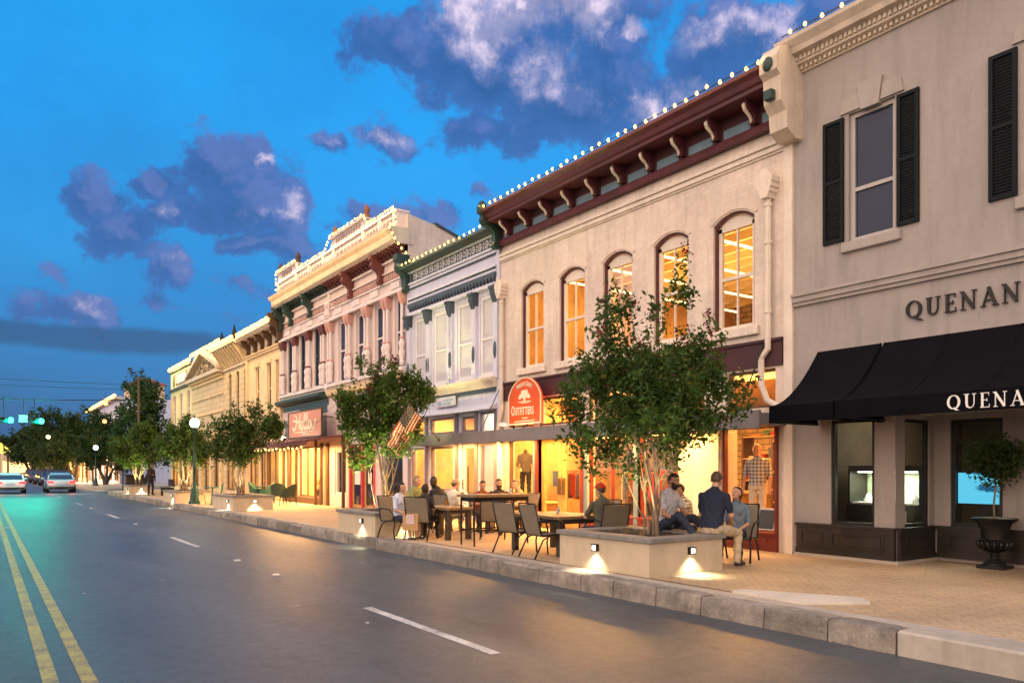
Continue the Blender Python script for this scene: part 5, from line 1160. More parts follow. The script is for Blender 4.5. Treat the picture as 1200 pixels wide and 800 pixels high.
    for w in low: window(b, *w, M['brown'], M['glass'], .12, .08, nv=2, name='display_window')
    m2 = MB(); m2.box(FX - 2.4, FX, y0 + .5, y1 - .5, 3.2, 3.45); m2.build('canopy', M['rust'], b)
    room(b, y0 + .1, y1 - .1, SW, 3.5, 4, M['int_warm']); room_light(y0 + 1, y1 - 1, 3.1, FX - 1.2, 1200, (1, .58, .22), 1.6); room_light(y0 + 1, y1 - 1, 3.4, FX + 1.6, 500, (1, .62, .28), 2.)
    b = thing('distant_house', 'small house with a red roof rising behind the dark street trees', 'house', (19.5, 126, 0))
    mb = MB(); mb.box(17.6, 22, 122, 129, 0, 14.0); mb.build('wall', M['beige'], b); mb = MB(); mb.loft([[(17.2, 121.6, 14.0), (22.4, 121.6, 14.0), (22.4, 129.4, 14.0), (17.2, 129.4, 14.0)], [(19.2, 124.5, 15.2), (20.4, 124.5, 15.2), (20.4, 126.5, 15.2), (19.2, 126.5, 15.2)]]); mb.build('roof', M['red_roof'], b)
# ------------------------------------------------------------------ planting
def leafmat(name, c1, c2, tr=.48):
    m, g, out = new_mat(name)
    rpi = g.n.new('ShaderNodeNewGeometry').outputs['Random Per Island']
    c = g.mix(rpi, c1, c2); c = g.mix(g.m('MULTIPLY', g.m('GREATER_THAN', g.m('FRACT', g.m('MULTIPLY', rpi, 37.)), .90), .75), c, (c2[0] * 1.5, c2[1] * .62, c2[2] * .8)); n = g.noise(pos(g), 2.2, 2); c = g.mix(g.mr(n, .42, .62), c, g.node('ShaderNodeHueSaturation', {'Value': .55, 'Color': c}).outputs[0])
    d = g.node('ShaderNodeBsdfPrincipled', {'Base Color': c, 'Roughness': .5, 'Specular IOR Level': .3}); t = g.node('ShaderNodeBsdfTranslucent', {'Color': c})
    mx = g.node('ShaderNodeMixShader', [tr, d.outputs[0], t.outputs[0]]); g.l.new(mx.outputs[0], out.inputs[0]); return m
M['leaf'] = leafmat('crape_myrtle_leaf', (.036, .088, .020), (.105, .19, .034))
M['leaf_bright'] = leafmat('sunny_green_leaf', (.05, .12, .02), (.13, .22, .035))
M['leaf_dark'] = leafmat('dark_leaf', (.024, .060, .016), (.070, .13, .030))
M['flower'] = leafmat('dark_red_blossom', (.10, .012, .022), (.26, .03, .045), .3)
M['bark'] = mat('smooth_grey_tan_bark', (.23, .17, .115), .75, var=.35, vs=9, bump=.3, bs=40)
M['bark_dark'] = mat('dark_bark', (.07, .055, .04), .9, var=.3, vs=6)

def leaf_cloud(root, lobes, n, size, m, seed, name='crown', flowers=0, up=.3, shell_bias=.45, clump=.22, fsize=None, fmat=None):
    """leaf-sized faces gathered in sprays through the volume of several ellipsoids"""
    g = np.random.default_rng(seed); vol = np.array([r[0] * r[1] * r[2] for _, r in lobes]) ** .8; vol /= vol.sum()
    per = 34; nc = max(4, n // per); V = []; F = []; mi = []; k = 0; flw = 0
    cs = []
    for i in range(nc):
        c, r = lobes[g.choice(len(lobes), p=vol)]
        d = g.normal(size=3); d /= np.linalg.norm(d); q = g.random() ** shell_bias
        p = np.array(c) + d * np.array(r) * q
        if noise.noise(Vector(p * 2.1) + Vector((seed, 0, 0))) < -.07 and g.random() < .9: continue
        cs.append((p, d, q))
    per = max(8, int(n / max(1, len(cs))))
    for p, d, q in cs:
        ax = np.array((d[0] * .7, d[1] * .7, .55 + .4 * g.random())); ax /= np.linalg.norm(ax); L = clump * (.6 + .9 * g.random()); w = clump * .42
        t = g.random(per); off = g.normal(size=(per, 3)) * w * (.5 + .5 * (1 - t))[:, None]
        P = p + ax * (t[:, None] - .4) * L * 1.6 + off
        isf = flowers and q > .82 and p[2] > np.mean([c[0][2] for c in lobes]) + .1 and g.random() < flowers
        if isf:
            nb = 26; tip = p + ax * L; P = np.vstack([P, tip + g.normal(size=(nb, 3)) * np.array((.035, .035, .07))])
        nrm = g.normal(size=(len(P), 3)) + np.array((0, 0, .5)); nrm /= np.linalg.norm(nrm, axis=1)[:, None]
        tv = np.cross(nrm, g.normal(size=(len(P), 3))); tv /= np.linalg.norm(tv, axis=1)[:, None]; bv = np.cross(nrm, tv)
        s = size * (.45 + 1.05 * g.random(len(P)) ** 1.3)
        for j in range(len(P)):
            f = isf and j >= per; a = s[j] * (.6 if f else 1); b_ = a * (.8 if f else .46); c = P[j]
            V += [c - tv[j] * a, c + bv[j] * b_ + nrm[j] * a * .12, c + tv[j] * a, c - bv[j] * b_ + nrm[j] * a * .12]
            F.append((k, k + 1, k + 2, k + 3)); mi.append(1 if f else 0); k += 4
    mb = MB(); mb.v = [tuple(v) for v in V]; mb.f = [list(f) for f in F]; mb.mi = mi
    off = root_off(root); me = bpy.data.meshes.new(name); me.from_pydata([(v[0] - off.x, v[1] - off.y, v[2] - off.z) for v in mb.v], [], mb.f)
    me.materials.append(m); me.materials.append(fmat or M['flower']); me.polygons.foreach_set('material_index', mi); me.update()
    o = bpy.data.objects.new(name, me); C.objects.link(o); o.parent = root; return o

def stems(root, base, lobes, n, r, seed, m, spread=.12, name='trunk', curve=.25):
    g = random.Random(seed); mb = MB()
    for i in range(n):
        c, rr = lobes[i % len(lobes)]; a = 2 * PI * i / n + g.uniform(-.3, .3)
        b0 = Vector(base) + Vector((math.cos(a), math.sin(a), 0)) * spread * g.uniform(.3, 1); e = Vector(c) + Vector((g.uniform(-.3, .3) * rr[0], g.uniform(-.3, .3) * rr[1], g.uniform(0, .5) * rr[2]))
        pts = []; K = 9
        for k in range(K + 1):
            t = k / K; p = b0.lerp(e, t); bow = math.sin(t * PI) * curve
            p = Vector((b0.x + (e.x - b0.x) * t ** (1.25 + curve), b0.y + (e.y - b0.y) * t ** (1.25 + curve), b0.z + (e.z - b0.z) * t)) + Vector((g.uniform(-.025, .025), g.uniform(-.025, .025), 0)) * min(1, k)
            pts.append(p)
        rs = [r * g.uniform(.8, 1.15) * (1 - .78 * (k / K)) for k in range(K + 1)]; mb.tube(pts, rs, 7)
        for j in range(4):
            k = g.randint(4, K - 1); q, _ = lobes[g.randrange(len(lobes))]; p = pts[k]; d = (Vector(q) - p); d = d.normalized() * min(d.length, 1.0) * g.uniform(.6, 1) + Vector((0, 0, .25)); mid = p + d * .5 + Vector((0, 0, -.06))
            mb.tube([p, mid, p + d], [rs[k] * .6, rs[k] * .4, rs[k] * .15], 5)
    return mb.build(name, m, root, True)

def tree(name, label, base, lobes, n, size, seed, nst=6, r=.035, leaf='leaf', bark='bark', flowers=0, group='street trees', spread=.12, cat='tree', clump=.22, up=.3):
    t = thing(name, label, cat, base, group); L = [(tuple(Vector(base) + Vector(c)), rr) for c, rr in lobes]
    stems(t, base, L, nst, r, seed, M[bark], spread); leaf_cloud(t, L, n, size, M[leaf], seed, flowers=flowers, clump=clump); return t

RX, RY = math.cos(R(YAW)), -math.sin(R(YAW))      # a horizontal direction across the street view, used to shape the crowns
def lob(a, z, ra, rz, dep=0., rd=None): return ((a * RX + dep * .567, a * RY + dep * .824, z), (ra * .9, (rd or ra) * .9, rz))

def planter(label, x0, x1, y0, y1, zt, lamps, group='planters along the kerb'):
    t = thing('street_planter', label, 'planter', ((x0 + x1) / 2, (y0 + y1) / 2, SW), group)
    mb = MB(); w = .16
    mb.box(x0, x1, y0, y0 + w, SW - .01, zt - .065); mb.box(x0, x1, y1 - w, y1, SW - .01, zt - .065); mb.box(x0, x0 + w, y0 + w, y1 - w, SW - .01, zt - .065); mb.box(x1 - w, x1, y0 + w, y1 - w, SW - .01, zt - .065); mb.build('wall', M['planter'], t)
    mb = MB(); e = .045; w2 = .30
    def cap(a0, a1, b0, b1, alongx):
        n = max(1, round(((a1 - a0) if alongx else (b1 - b0)) / .62))
        for i in range(n):
            if alongx: mb.box(a0 + (a1 - a0) * i / n + .003, a0 + (a1 - a0) * (i + 1) / n - .003, b0, b1, zt - .064, zt + rnd.uniform(-.003, .003), .008)
            else: mb.box(a0, a1, b0 + (b1 - b0) * i / n + .003, b0 + (b1 - b0) * (i + 1) / n - .003, zt - .064, zt + rnd.uniform(-.003, .003), .008)
    cap(x0 - e, x1 + e, y0 - e, y0 - e + w2, True); cap(x0 - e, x1 + e, y1 + e - w2, y1 + e, True); cap(x0 - e, x0 - e + w2, y0 - e + w2, y1 + e - w2, False); cap(x1 + e - w2, x1 + e, y0 - e + w2, y1 + e - w2, False); mb.build('cap', M['planter_cap'], t)
    mb = MB(); n = 14; rr = random.Random(int(x0 * 100 + y0 * 10))
    zz = [[zt - .035 + rr.uniform(-.02, .03) for _ in range(n + 1)] for _ in range(n + 1)]; X = lambda i: x0 + .2 + (x1 - x0 - .4) * i / n; Y = lambda j: y0 + .2 + (y1 - y0 - .4) * j / n
    for i in range(n):
        for j in range(n): mb.quad((X(i), Y(j), zz[i][j]), (X(i + 1), Y(j), zz[i + 1][j]), (X(i + 1), Y(j + 1), zz[i + 1][j + 1]), (X(i), Y(j + 1), zz[i][j + 1]))
    mb.build('soil', M['soil'], t)
    for (side, a, e_) in lamps:           # little downlights let into the walls
        z = zt - .20
        if side == 'front': p = Vector((a, y0, z)); d = Vector((0, -1, 0)); s = Vector((1, 0, 0))
        else: p = Vector((x0, a, z)); d = Vector((-1, 0, 0)); s = Vector((0, 1, 0))
        m1 = MB(); bx = lambda s0, s1, d0, d1, z0, z1: m1.add([p + s * q + d * r_ + Vector((0, 0, h)) for q in (s0, s1) for r_ in (d0, d1) for h in (z0, z1)], [[0, 1, 3, 2], [4, 6, 7, 5], [0, 4, 5, 1], [2, 3, 7, 6], [0, 2, 6, 4], [1, 5, 7, 3]])
        bx(-.05, .05, .001, .065, .035, .05); bx(-.05, -.042, .001, .06, -.05, .035); bx(.042, .05, .001, .06, -.05, .035); bx(-.042, .042, .001, .008, -.05, .035); o = m1.build('wall_light', M['metal_dk'], t)
        m1 = MB(); bx(-.036, .036, .012, .055, -.032, .030); m1.build('lens', glowlens, o)
        l = light('SPOT', 'planter_light', p + d * .075 + Vector((0, 0, -.045)), (1, .86, .52), e_, spot_size=R(120), spot_blend=.55, shadow_soft_size=.035)
        l.rotation_euler = (Vector((0, 0, -1)) + d * .22).to_track_quat('-Z', 'Y').to_euler()
    return t
glowlens = glow('planter_light_lens', (1, .92, .72), 7)

def uplight(p, tgt, e, col=(1, .86, .5), size=70):
    l = light('SPOT', 'tree_uplight', p, col, e, spot_size=R(size), spot_blend=.6, shadow_soft_size=.06); l.rotation_euler = (Vector(tgt) - Vector(p)).to_track_quat('-Z', 'Y').to_euler()

def greenery():
    planter('large planter with dark slab rim where two men sit, nearest the camera', 7.22, 8.66, 7.30, 9.20, .74, [('front', 8.0, 40), ('kerb', 8.35, 40)])
    b = (7.95, 7.95, .66)
    lobes = [lob(-.05, 2.0, .95, .75), lob(-.65, 1.9, .75, .75), lob(.75, 2.05, .62, .55), lob(-.72, 1.15, .45, .42), lob(-.25, 1.25, .6, .45, .2), lob(.35, 1.55, .6, .45), lob(-.50, 2.75, .40, .60), lob(-.72, 2.45, .35, .6), lob(-.35, 3.35, .13, .4), lob(-.62, 3.0, .18, .45), lob(.12, 3.3, .16, .4), lob(.0, 2.7, .5, .65, .1), lob(.42, 3.15, .26, .85), lob(.45, 3.75, .12, .35), lob(-.45, 3.2, .14, .4), lob(1.05, 2.6, .16, .35), lob(-1.0, 2.5, .16, .4), lob(.5, 2.5, .5, .55), lob(.8, 2.65, .30, .42), lob(-1.12, 1.95, .30, .42), lob(1.15, 1.85, .28, .25), lob(-.95, 1.5, .40, .40), lob(.05, 2.1, .8, .8, .5), lob(0, 2.0, .8, .8, -.45), lob(.9, 1.75, .35, .3)]
    tree('crape_myrtle_tree', 'big multi stemmed crape myrtle with dark red blossoms in the nearest planter', b, lobes, 22500, .041, 11, 9, .023, flowers=.55, spread=.12, clump=.20)
    uplight((7.55, 7.75, .80), (7.6, 8.0, 2.2), 110, (1, .9, .45), 95); uplight((8.3, 8.5, .80), (8.1, 8.2, 2.4), 75, (1, .9, .45), 95)
    planter('planter behind the seated woman in the pale blouse', 6.80, 8.05, 14.95, 17.0, .74, [('front', 7.5, 30), ('kerb', 15.6, 34)])
    b = (8.9, 19.0, SW)
    lobes = [lob(-.55, 3.0, .78, .85), lob(.35, 3.05, .9, .85), lob(.85, 3.4, .60, .5), lob(-.8, 2.3, .48, .6), lob(-.2, 2.25, .68, .62), lob(.5, 2.3, .6, .5), lob(-.52, 3.9, .38, .55), lob(.1, 3.85, .38, .5), lob(.7, 3.95, .34, .42), lob(1.15, 3.55, .30, .30), lob(-1.0, 3.05, .34, .5), lob(-.65, 1.75, .38, .36), lob(.1, 2.8, .7, .7, .4)]
    tree('crape_myrtle_tree', 'bright uplit crape myrtle with pale stems beside the flag', b, lobes, 21000, .050, 23, 7, .030, 'leaf_bright', flowers=.12, spread=.2, clump=.22)
    uplight((8.45, 19.45, .32), (8.75, 19.1, 2.4), 900, (1, .95, .42), 80); uplight((9.5, 19.2, .32), (9.1, 19.05, 2.6), 900, (1, .95, .42), 80)
    mb = MB(); mb.box(8.2, 9.6, 18.3, 19.7, SW - .02, SW + .006); struct(mb.build('tree_pit_ground', M['soil']))
    planter('planter in front of the cafe chairs, third from the camera', 7.16, 8.55, 27.5, 30.4, .74, [('front', 7.9, 70), ('kerb', 28.1, 70)])
    b = (7.75, 28.6, .66)
    lobes = [lob(-.3, 2.1, .8, .6), lob(.4, 2.3, .75, .65), lob(1.0, 2.5, .5, .5), lob(-.8, 1.7, .45, .4), lob(.1, 1.5, .7, .4), lob(-.2, 2.8, .4, .5), lob(.6, 3.0, .35, .5), lob(1.15, 2.75, .3, .55), lob(1.3, 2.1, .3, .3), lob(-.9, 2.3, .35, .4)]
    tree('crape_myrtle_tree', 'dark crape myrtle with lit red stems in front of the tan building', b, lobes, 12000, .06, 31, 6, .038, spread=.2, clump=.28)
    uplight((7.6, 28.1, .82), (7.7, 28.6, 2.2), 110, (1, .8, .45), 80)
    planter('planter beside the green lamp post', 6.72, 8.15, 34.9, 37.6, .74, [('front', 7.5, 80), ('kerb', 35.5, 80)])
    b = (7.35, 36.3, .66)
    tree('crape_myrtle_tree', 'green crape myrtle behind the dark green lamp post', b, [lob(-.4, 1.7, .8, .6), lob(.5, 1.9, .8, .6), lob(0, 2.4, .7, .6), lob(.9, 1.5, .4, .35), lob(-1.0, 1.9, .4, .5), lob(.3, 2.9, .4, .4)], 9000, .07, 37, 6, .036, 'leaf_bright', spread=.2, clump=.3)
    uplight((7.2, 35.7, .82), (7.3, 36.3, 2.2), 280, (1, .92, .45), 90)
    planter('small planter farthest along the kerb near the street corner', 6.95, 8.25, 49.1, 51.2, .74, [('front', 7.6, 110), ('kerb', 49.6, 110)])
    b = (7.6, 50.2, .66)
    tree('crape_myrtle_tree', 'pale stemmed crape myrtle in the farthest planter by the corner', b, [lob(-.5, 1.6, .8, .5), lob(.5, 1.7, .8, .55), lob(0, 2.3, .9, .7), lob(-1.1, 2.3, .5, .6), lob(.9, 2.6, .5, .6), lob(.1, 3.1, .7, .6)], 8000, .085, 41, 5, .04, 'leaf_bright', spread=.22, clump=.32)
    uplight((7.4, 49.6, .82), (7.5, 50.2, 2.2), 420, (1, .9, .4), 90)
    big = lambda s, n_, w, h, zb: [((random.Random(s + i).uniform(-w, w) * (1 - .3 * abs((i % 5) - 2) / 2), random.Random(s + 50 + i).uniform(-w, w), zb + h * (i + .5) / n_), (w * .55, w * .55, h * .22)) for i in range(n_)]
    G_ = 'big dark street trees'
    tree('oak_tree', 'tall dark oak rising behind the farthest planter beside the beige corner building', (9.9, 62.8, 0), big(1, 12, 1.9, 5.6, 2.4), 14000, .12, 51, 4, .16, 'leaf_dark', 'bark_dark', group=G_, clump=.5)
    tree('oak_tree', 'broad dark oak in front of the pale building beyond the crossing', (9.6, 82, 0), big(2, 12, 2.5, 4.3, 2.2), 13000, .14, 52, 4, .18, 'leaf_dark', 'bark_dark', group=G_, clump=.55)
    tree('oak_tree', 'rounded dark oak lit green by the traffic signals', (8.9, 104, 0), big(3, 13, 4.0, 5.6, 2.6), 14000, .19, 53, 4, .22, 'leaf_dark', 'bark_dark', group=G_, clump=.7)
    tree('oak_tree', 'lower dark tree left of the signals toward the far lights', (8.6, 132, 0), big(4, 12, 4.2, 4.8, 2.8), 11000, .24, 54, 4, .24, 'leaf_dark', 'bark_dark', group=G_, clump=.9)
    tree('oak_tree', 'distant dark tree at the left edge over the red sign', (7.6, 175, 0), big(5, 12, 4.6, 4.8, 3.2), 9000, .32, 55, 4, .26, 'leaf_dark', 'bark_dark', group=G_, clump=1.1)

# ------------------------------------------------------------------ street furniture
def lamp_post(label, x, y, h=3.42):
    t = thing('street_lamp', label, 'street lamp', (x, y, SW), 'street lamps')
    mb = MB(); mb.lathe([(.24, 0), (.24, .10), (.18, .14), (.17, .40), (.13, .50), (.14, .56), (.085, .66), (.07, .72), (.062, 1.5), (.075, 1.53), (.062, 1.56), (.05, 2.4), (.048, h - .42), (.08, h - .38), (.05, h - .34), (.10, h - .26), (.12, h - .22)], (x, y, SW), 14); mb.build('post', M['post_green'], t, True, 40)
    mb = MB(); mb.ball((x, y, SW + h - .04), .19, .19, .21, 14, 10); mb.build('globe', M['lamp_glow'], t, True)
    mb = MB(); mb.lathe([(.10, 0), (.04, .05), (.015, .16)], (x, y, SW + h + .155), 10); mb.build('cap', M['post_green'], t)
    light('POINT', 'street_lamp_light', (x - .0, y, SW + h - .04), (1, .78, .48), 950, shadow_soft_size=.20)

def chair_sling():
    """patio chair with a stretched fabric seat; front toward +x, origin on the ground under the seat"""
    t = thing('patio_chair', '', 'chair', (0, 0, 0))
    def side(s):
        y = s * .25
        return [(.22, y, 0), (.20, y, .20), (.23, y, .365), (.16, y, .39), (-.20, y, .36), (-.24, y, .40), (-.36, y, .88)], [(-.36, y, 0), (-.20, y, .30), (-.02, y, .38)]
    for s in (-1, 1):
        a, r_ = side(s)
        mb = MB(); mb.tube(a[2:], .015, 6); mb.build('side_rail', M['metal_dk'], t, True)
        mb = MB(); mb.tube(a[:3], .015, 6); mb.build('leg', M['metal_dk'], t, True)
        mb = MB(); mb.tube(r_, .015, 6); mb.build('leg', M['metal_dk'], t, True)
        mb = MB(); mb.tube([(-.285, s * .25, .60), (-.15, s * .285, .63), (.10, s * .285, .61), (.20, s * .27, .52), (.225, s * .25, .36)], .014, 6); mb.build('arm', M['metal_dk'], t, True)
    for x, z in ((-.36, .88), (.235, .365), (-.20, .36)): mb = MB(); mb.tube([(x, -.25, z), (x, .25, z)], .013, 6); mb.build('crossbar', M['metal_dk'], t, True)
    mb = MB(); mb.loft([[(x, -.235, z - .006), (x, .235, z - .006), (x, .235, z + .006), (x, -.235, z + .006)] for x, z in ((.225, .372), (.12, .372), (-.02, .358), (-.19, .362))]); mb.build('seat', M['sling'], t)
    mb = MB(); mb.loft([[(x - .006, -.235, z), (x - .006, .235, z), (x + .006, .235, z), (x + .006, -.235, z)] for x, z in ((-.205, .37), (-.235, .44), (-.30, .66), (-.352, .86))]); mb.build('backrest', M['sling'], t)
    return t
M['sling'] = mat('grey_tan_sling_fabric', (.20, .165, .12), .75, var=.15, vs=8, bump=.4, bs=260)
M['teal'] = mat('teal_metal', (.01, .14, .12), .4, .2)
M['wicker'] = mat('dark_green_wicker', (.010, .030, .024), .6, var=.4, vs=20, bump=.8, bs=120, obj=True)
M['table_top'] = mat('brown_slatted_table_top', (.20, .135, .075), .5, var=.3, vs=6)
M['table_leg'] = mat('dark_weathered_wood', (.045, .034, .026), .65, var=.3, vs=8)

def place(o, x, y, ang, label, group, first=[]):
    c = copy_tree(o); c.location = (x, y, SW); c.rotation_euler = (0, 0, R(ang)); c['label'] = label; c['group'] = group; return c
def remove_tree(o):
    for ch in list(o.children): remove_tree(ch)
    bpy.data.objects.remove(o)

def table(name, label, x0, x1, y0, y1, h, leg, thick=.05, rail=False, legm=None, group='outdoor tables'):
    t = thing(name, label, 'table', ((x0 + x1) / 2, (y0 + y1) / 2, SW), group); n = 7
    mb = MB(); along = (x1 - x0) > (y1 - y0)
    for i in range(n):
        if along: mb.box(x0, x1, y0 + (y1 - y0) * i / n + .003, y0 + (y1 - y0) * (i + 1) / n - .003, SW + h - thick, SW + h, .004)
        else: mb.box(x0 + (x1 - x0) * i / n + .003, x0 + (x1 - x0) * (i + 1) / n - .003, y0, y1, SW + h - thick, SW + h, .004)
    mb.build('table_top', M['table_top'], t)
    mb = MB(); k = .07; mb.box(x0 + k, x1 - k, y0 + k, y0 + k + .03, SW + h - thick - .08, SW + h - thick - .001); mb.box(x0 + k, x1 - k, y1 - k - .03, y1 - k, SW + h - thick - .08, SW + h - thick - .001); mb.box(x0 + k, x0 + k + .03, y0 + k + .03, y1 - k - .03, SW + h - thick - .08, SW + h - thick - .001); mb.box(x1 - k - .03, x1 - k, y0 + k + .03, y1 - k - .03, SW + h - thick - .08, SW + h - thick - .001); mb.build('apron', legm or M['table_leg'], t)
    for x in (x0 + .05, x1 - .05 - leg):
        for y in (y0 + .05, y1 - .05 - leg): mb = MB(); mb.box(x, x + leg, y, y + leg, SW, SW + h - thick - .002, .006); mb.build('leg', legm or M['table_leg'], t)
    if rail:
        mb = MB(); mb.box(x0 + .06, x1 - .06, y0 + .06, y0 + .085, SW + .28, SW + .31); mb.box(x0 + .06, x1 - .06, y1 - .085, y1 - .06, SW + .28, SW + .31); mb.build('foot_rail', M['metal_dk'], t)
    return t

def glass_cup(label, x, y, z, m, h=.13, r=.034):
    t = thing('drinking_glass', label, 'glass', (x, y, z), 'glasses on the outdoor tables')
    mb = MB(); mb.lathe([(r * .8, .002), (r, h), (r * .92, h), (r * .74, .012)], (x, y, z), 12); mb.build('glass_wall', M['glass'], t, True, 40)
    mb = MB(); mb.lathe([(r * .72, .012), (r * .86, h * .75), (.001, h * .75)], (x, y, z), 12); mb.build('drink', m, t)

def furniture():
    lamp_post('dark green street lamp with a bright globe beside the planter and teal chairs', 7.30, 34.05)
    lamp_post('street lamp with glowing globe across the side street', 8.25, 77.2)
    lamp_post('small far street lamp between the dark trees', 8.0, 119)
    p = chair_sling(); G1 = 'sling patio chairs around the tables'
    place(p, 7.64, 10.92, 8, 'empty sling chair at the plank table, farther of the two with backs to the street', G1)
    place(p, 7.62, 10.10, -4, 'empty sling chair at the plank table, nearer of the two with backs to the street', G1)
    place(p, 8.42, 9.52, 80, 'sling chair under the man in the red cap', G1)
    place(p, 9.15, 10.55, 185, 'empty sling chair on the far side of the plank table facing the street', G1)
    place(p, 7.12, 14.55, -78, 'sling chair under the woman in the pale blouse', G1)
    place(p, 7.42, 14.00, 38, 'sling chair with a paper bag hanging from its back', G1)
    place(p, 8.80, 15.2, 10, 'sling chair under the man in the beige cap', G1)
    place(p, 8.78, 13.45, 55, 'empty tan sling chair seen behind the high table', G1)
    place(p, 9.70, 7.88, 205, 'sling chair under the woman looking up beside the navy shirt man', G1)
    place(p, 10.1, 9.2, 160, 'sling chair under the man in the checked shirt', G1)
    place(p, 9.95, 14.95, 238, 'sling chair under the bearded man in the dark shirt', G1)
    place(p, 10.35, 14.65, 175, 'sling chair under the man in the orange shirt', G1)
    place(p, 9.62, 15.2, 250, 'sling chair under the dark haired man behind the high table', G1)
    place(p, 8.75, 17.05, -75, 'sling chair under the person in the green shirt', G1); place(p, 9.05, 15.95, 120, 'sling chair under the person in the black cap', G1)
    remove_tree(p)
    table('patio_table', 'low brown plank table between the street chairs and the shop doors', 7.72, 8.78, 9.86, 11.35, .66, .10)
    table('patio_table', 'low plank table in front of the man in the beige cap', 7.66, 8.34, 13.45, 14.8, .66, .10)
    table('bar_table', 'tall narrow bar table with thin black legs and foot rail', 7.45, 8.80, 12.08, 12.68, .96, .03, .05, True, M['metal_dk'])
    table('patio_table', 'low table where the three men sit by the shop window', 9.2, 9.95, 13.85, 14.55, .66, .07)
    table('patio_table', 'small square table by the people in green and black', 8.5, 9.1, 16.25, 16.75, .72, .05)
    beer = mat('amber_drink', (.55, .20, .02), .2)
    glass_cup('tall glass of amber drink on the low plank table near the red cap man', 8.6, 10.05, SW + .66, beer, .16, .04); glass_cup('clear glass in the middle of the low plank table', 8.2, 10.5, SW + .66, M['white'], .14); glass_cup('amber glass on the table of the three men', 9.5, 14.2, SW + .66, beer, .15)
    glass_cup('tall amber glass at the street end of the high bar table', 7.8, 12.35, SW + .96, beer, .16); glass_cup('pale drink at the shop end of the high bar table', 8.5, 12.4, SW + .96, M['white'], .15); glass_cup('amber glass before the man in the beige cap', 8.2, 14.4, SW + .66, beer, .15)
    # paper bag on the chair back
    t = thing('paper_bag', 'brown paper shopping bag with pale label hanging from the chair back', 'bag', (7.17, 13.98, .45))
    mb = MB(); c = Vector((7.16, 13.98, 0)); d = Vector((math.cos(R(38)), math.sin(R(38)), 0)); s = Vector((-d.y, d.x, 0))
    rings = []
    for z, w, th in ((.42, .17, .07), (.55, .165, .075), (.70, .17, .06), (.84, .172, .05)): rings.append([tuple(c + s * a * w + d * b_ * th + Vector((0, 0, z))) for a, b_ in ((-1, -1), (1, -1), (1, 1), (-1, 1))])
    mb.loft(rings, cap=False); mb.add(rings[0], [[0, 1, 2, 3]]); mb.build('bag_body', mat('kraft_paper', (.42, .25, .12), .85, var=.15, bump=.3, bs=30), t)
    mb = MB(); mb.add([tuple(c + s * a * .09 - d * .079 + Vector((0, 0, z))) for a, z in ((-1, .55), (1, .55), (1, .74), (-1, .74))], [[0, 1, 2, 3]]); mb.build('bag_label', mat('pink_paper', (.55, .42, .42), .8), t)
    mb = MB()
    for q in (-.04, .04): mb.tube([c + s * .08 + d * q + Vector((0, 0, .83)), c + s * .06 + d * (q + .02) + Vector((0, 0, 1.0)), c - s * .06 + d * (q + .02) + Vector((0, 0, 1.0)), c - s * .08 + d * q + Vector((0, 0, .83))], .006, 5)
    mb.build('handle', M['wicker'], t)
    # teal bistro chairs by the lamp, dark wicker chairs at the cafe
    def bistro(label, x, y, ang):
        t = thing('bistro_chair', label, 'chair', (0, 0, 0), 'teal bistro chairs')
        mb = MB(); mb.lathe([(.19, .42), (.20, .43), (.19, .445)], (0, 0, 0), 12); mb.build('seat', M['teal'], t)
        for a in (.16, -.16):
            for x_, e in ((.14, .2), (-.14, -.2)): mb = MB(); mb.tube([(x_, a, .42), (e, a * 1.2, 0)], .014, 5); mb.build('leg', M['teal'], t)
        mb = MB(); mb.tube([(-.16, -.17, .42), (-.22, -.17, .80), (-.24, -.10, .88), (-.24, .10, .88), (-.22, .17, .80), (-.16, .17, .42)], .014, 5)
        for a in (-.07, 0, .07): mb.tube([(-.17, a, .43), (-.235, a, .875)], .008, 4)
        mb.build('backrest', M['teal'], t); t.location = (x, y, SW); t.rotation_euler = (0, 0, R(ang))
    bistro('teal metal bistro chair closest to the lamp post', 7.25, 33.1, 30); bistro('teal metal bistro chair farther from the lamp post', 7.75, 32.2, 160)
    t = thing('bistro_table', 'small teal bistro table between the teal chairs', 'table', (7.75, 32.9, SW)); mb = MB(); mb.lathe([(.30, .68), (.31, .70), (.30, .715)], (7.75, 32.9, SW), 16); mb.build('table_top', M['teal'], t); mb = MB(); mb.tube([(7.75, 32.9, SW), (7.75, 32.9, SW + .68)], .025, 6); mb.lathe([(.22, 0), (.05, .05)], (7.75, 32.9, SW), 10); mb.build('pedestal', M['teal'], t)
    def wick(label, x, y, ang, m_):
        t = thing('wicker_chair', label, 'chair', (0, 0, 0), 'dark wicker chairs at the cafe')
        mb = MB(); mb.box(-.24, .26, -.25, .25, .33, .40, .02); mb.build('seat', m_, t)
        mb = MB(); n = 14; L = [[], []]
        rings = []
        for i in range(n + 1):
            a = R(50) + (R(310) - R(50)) * i / n; b_ = max(0, -math.cos(a)); zt = .58 + .30 * b_ ** .8
            ca, sa = math.cos(a), math.sin(a); rings.append([(.25 * ca, .28 * sa, .35), (.29 * ca - .02 * b_, .31 * sa, zt), (.32 * ca - .04 * b_, .34 * sa, zt), (.28 * ca, .31 * sa, .35)])
        mb.loft(rings); mb.build('backrest', m_, t, True, 50)
        for x_ in (-.2, .22):
            for y_ in (-.22, .22): mb = MB(); mb.tube([(x_, y_, .34), (x_ * 1.12, y_ * 1.1, 0)], [.022, .016], 6); mb.build('leg', m_, t)
        t.location = (x, y, SW); t.rotation_euler = (0, 0, R(ang))
    gr = mat('teal_green_wicker', (.012, .075, .06), .55, var=.4, vs=20, obj=True)
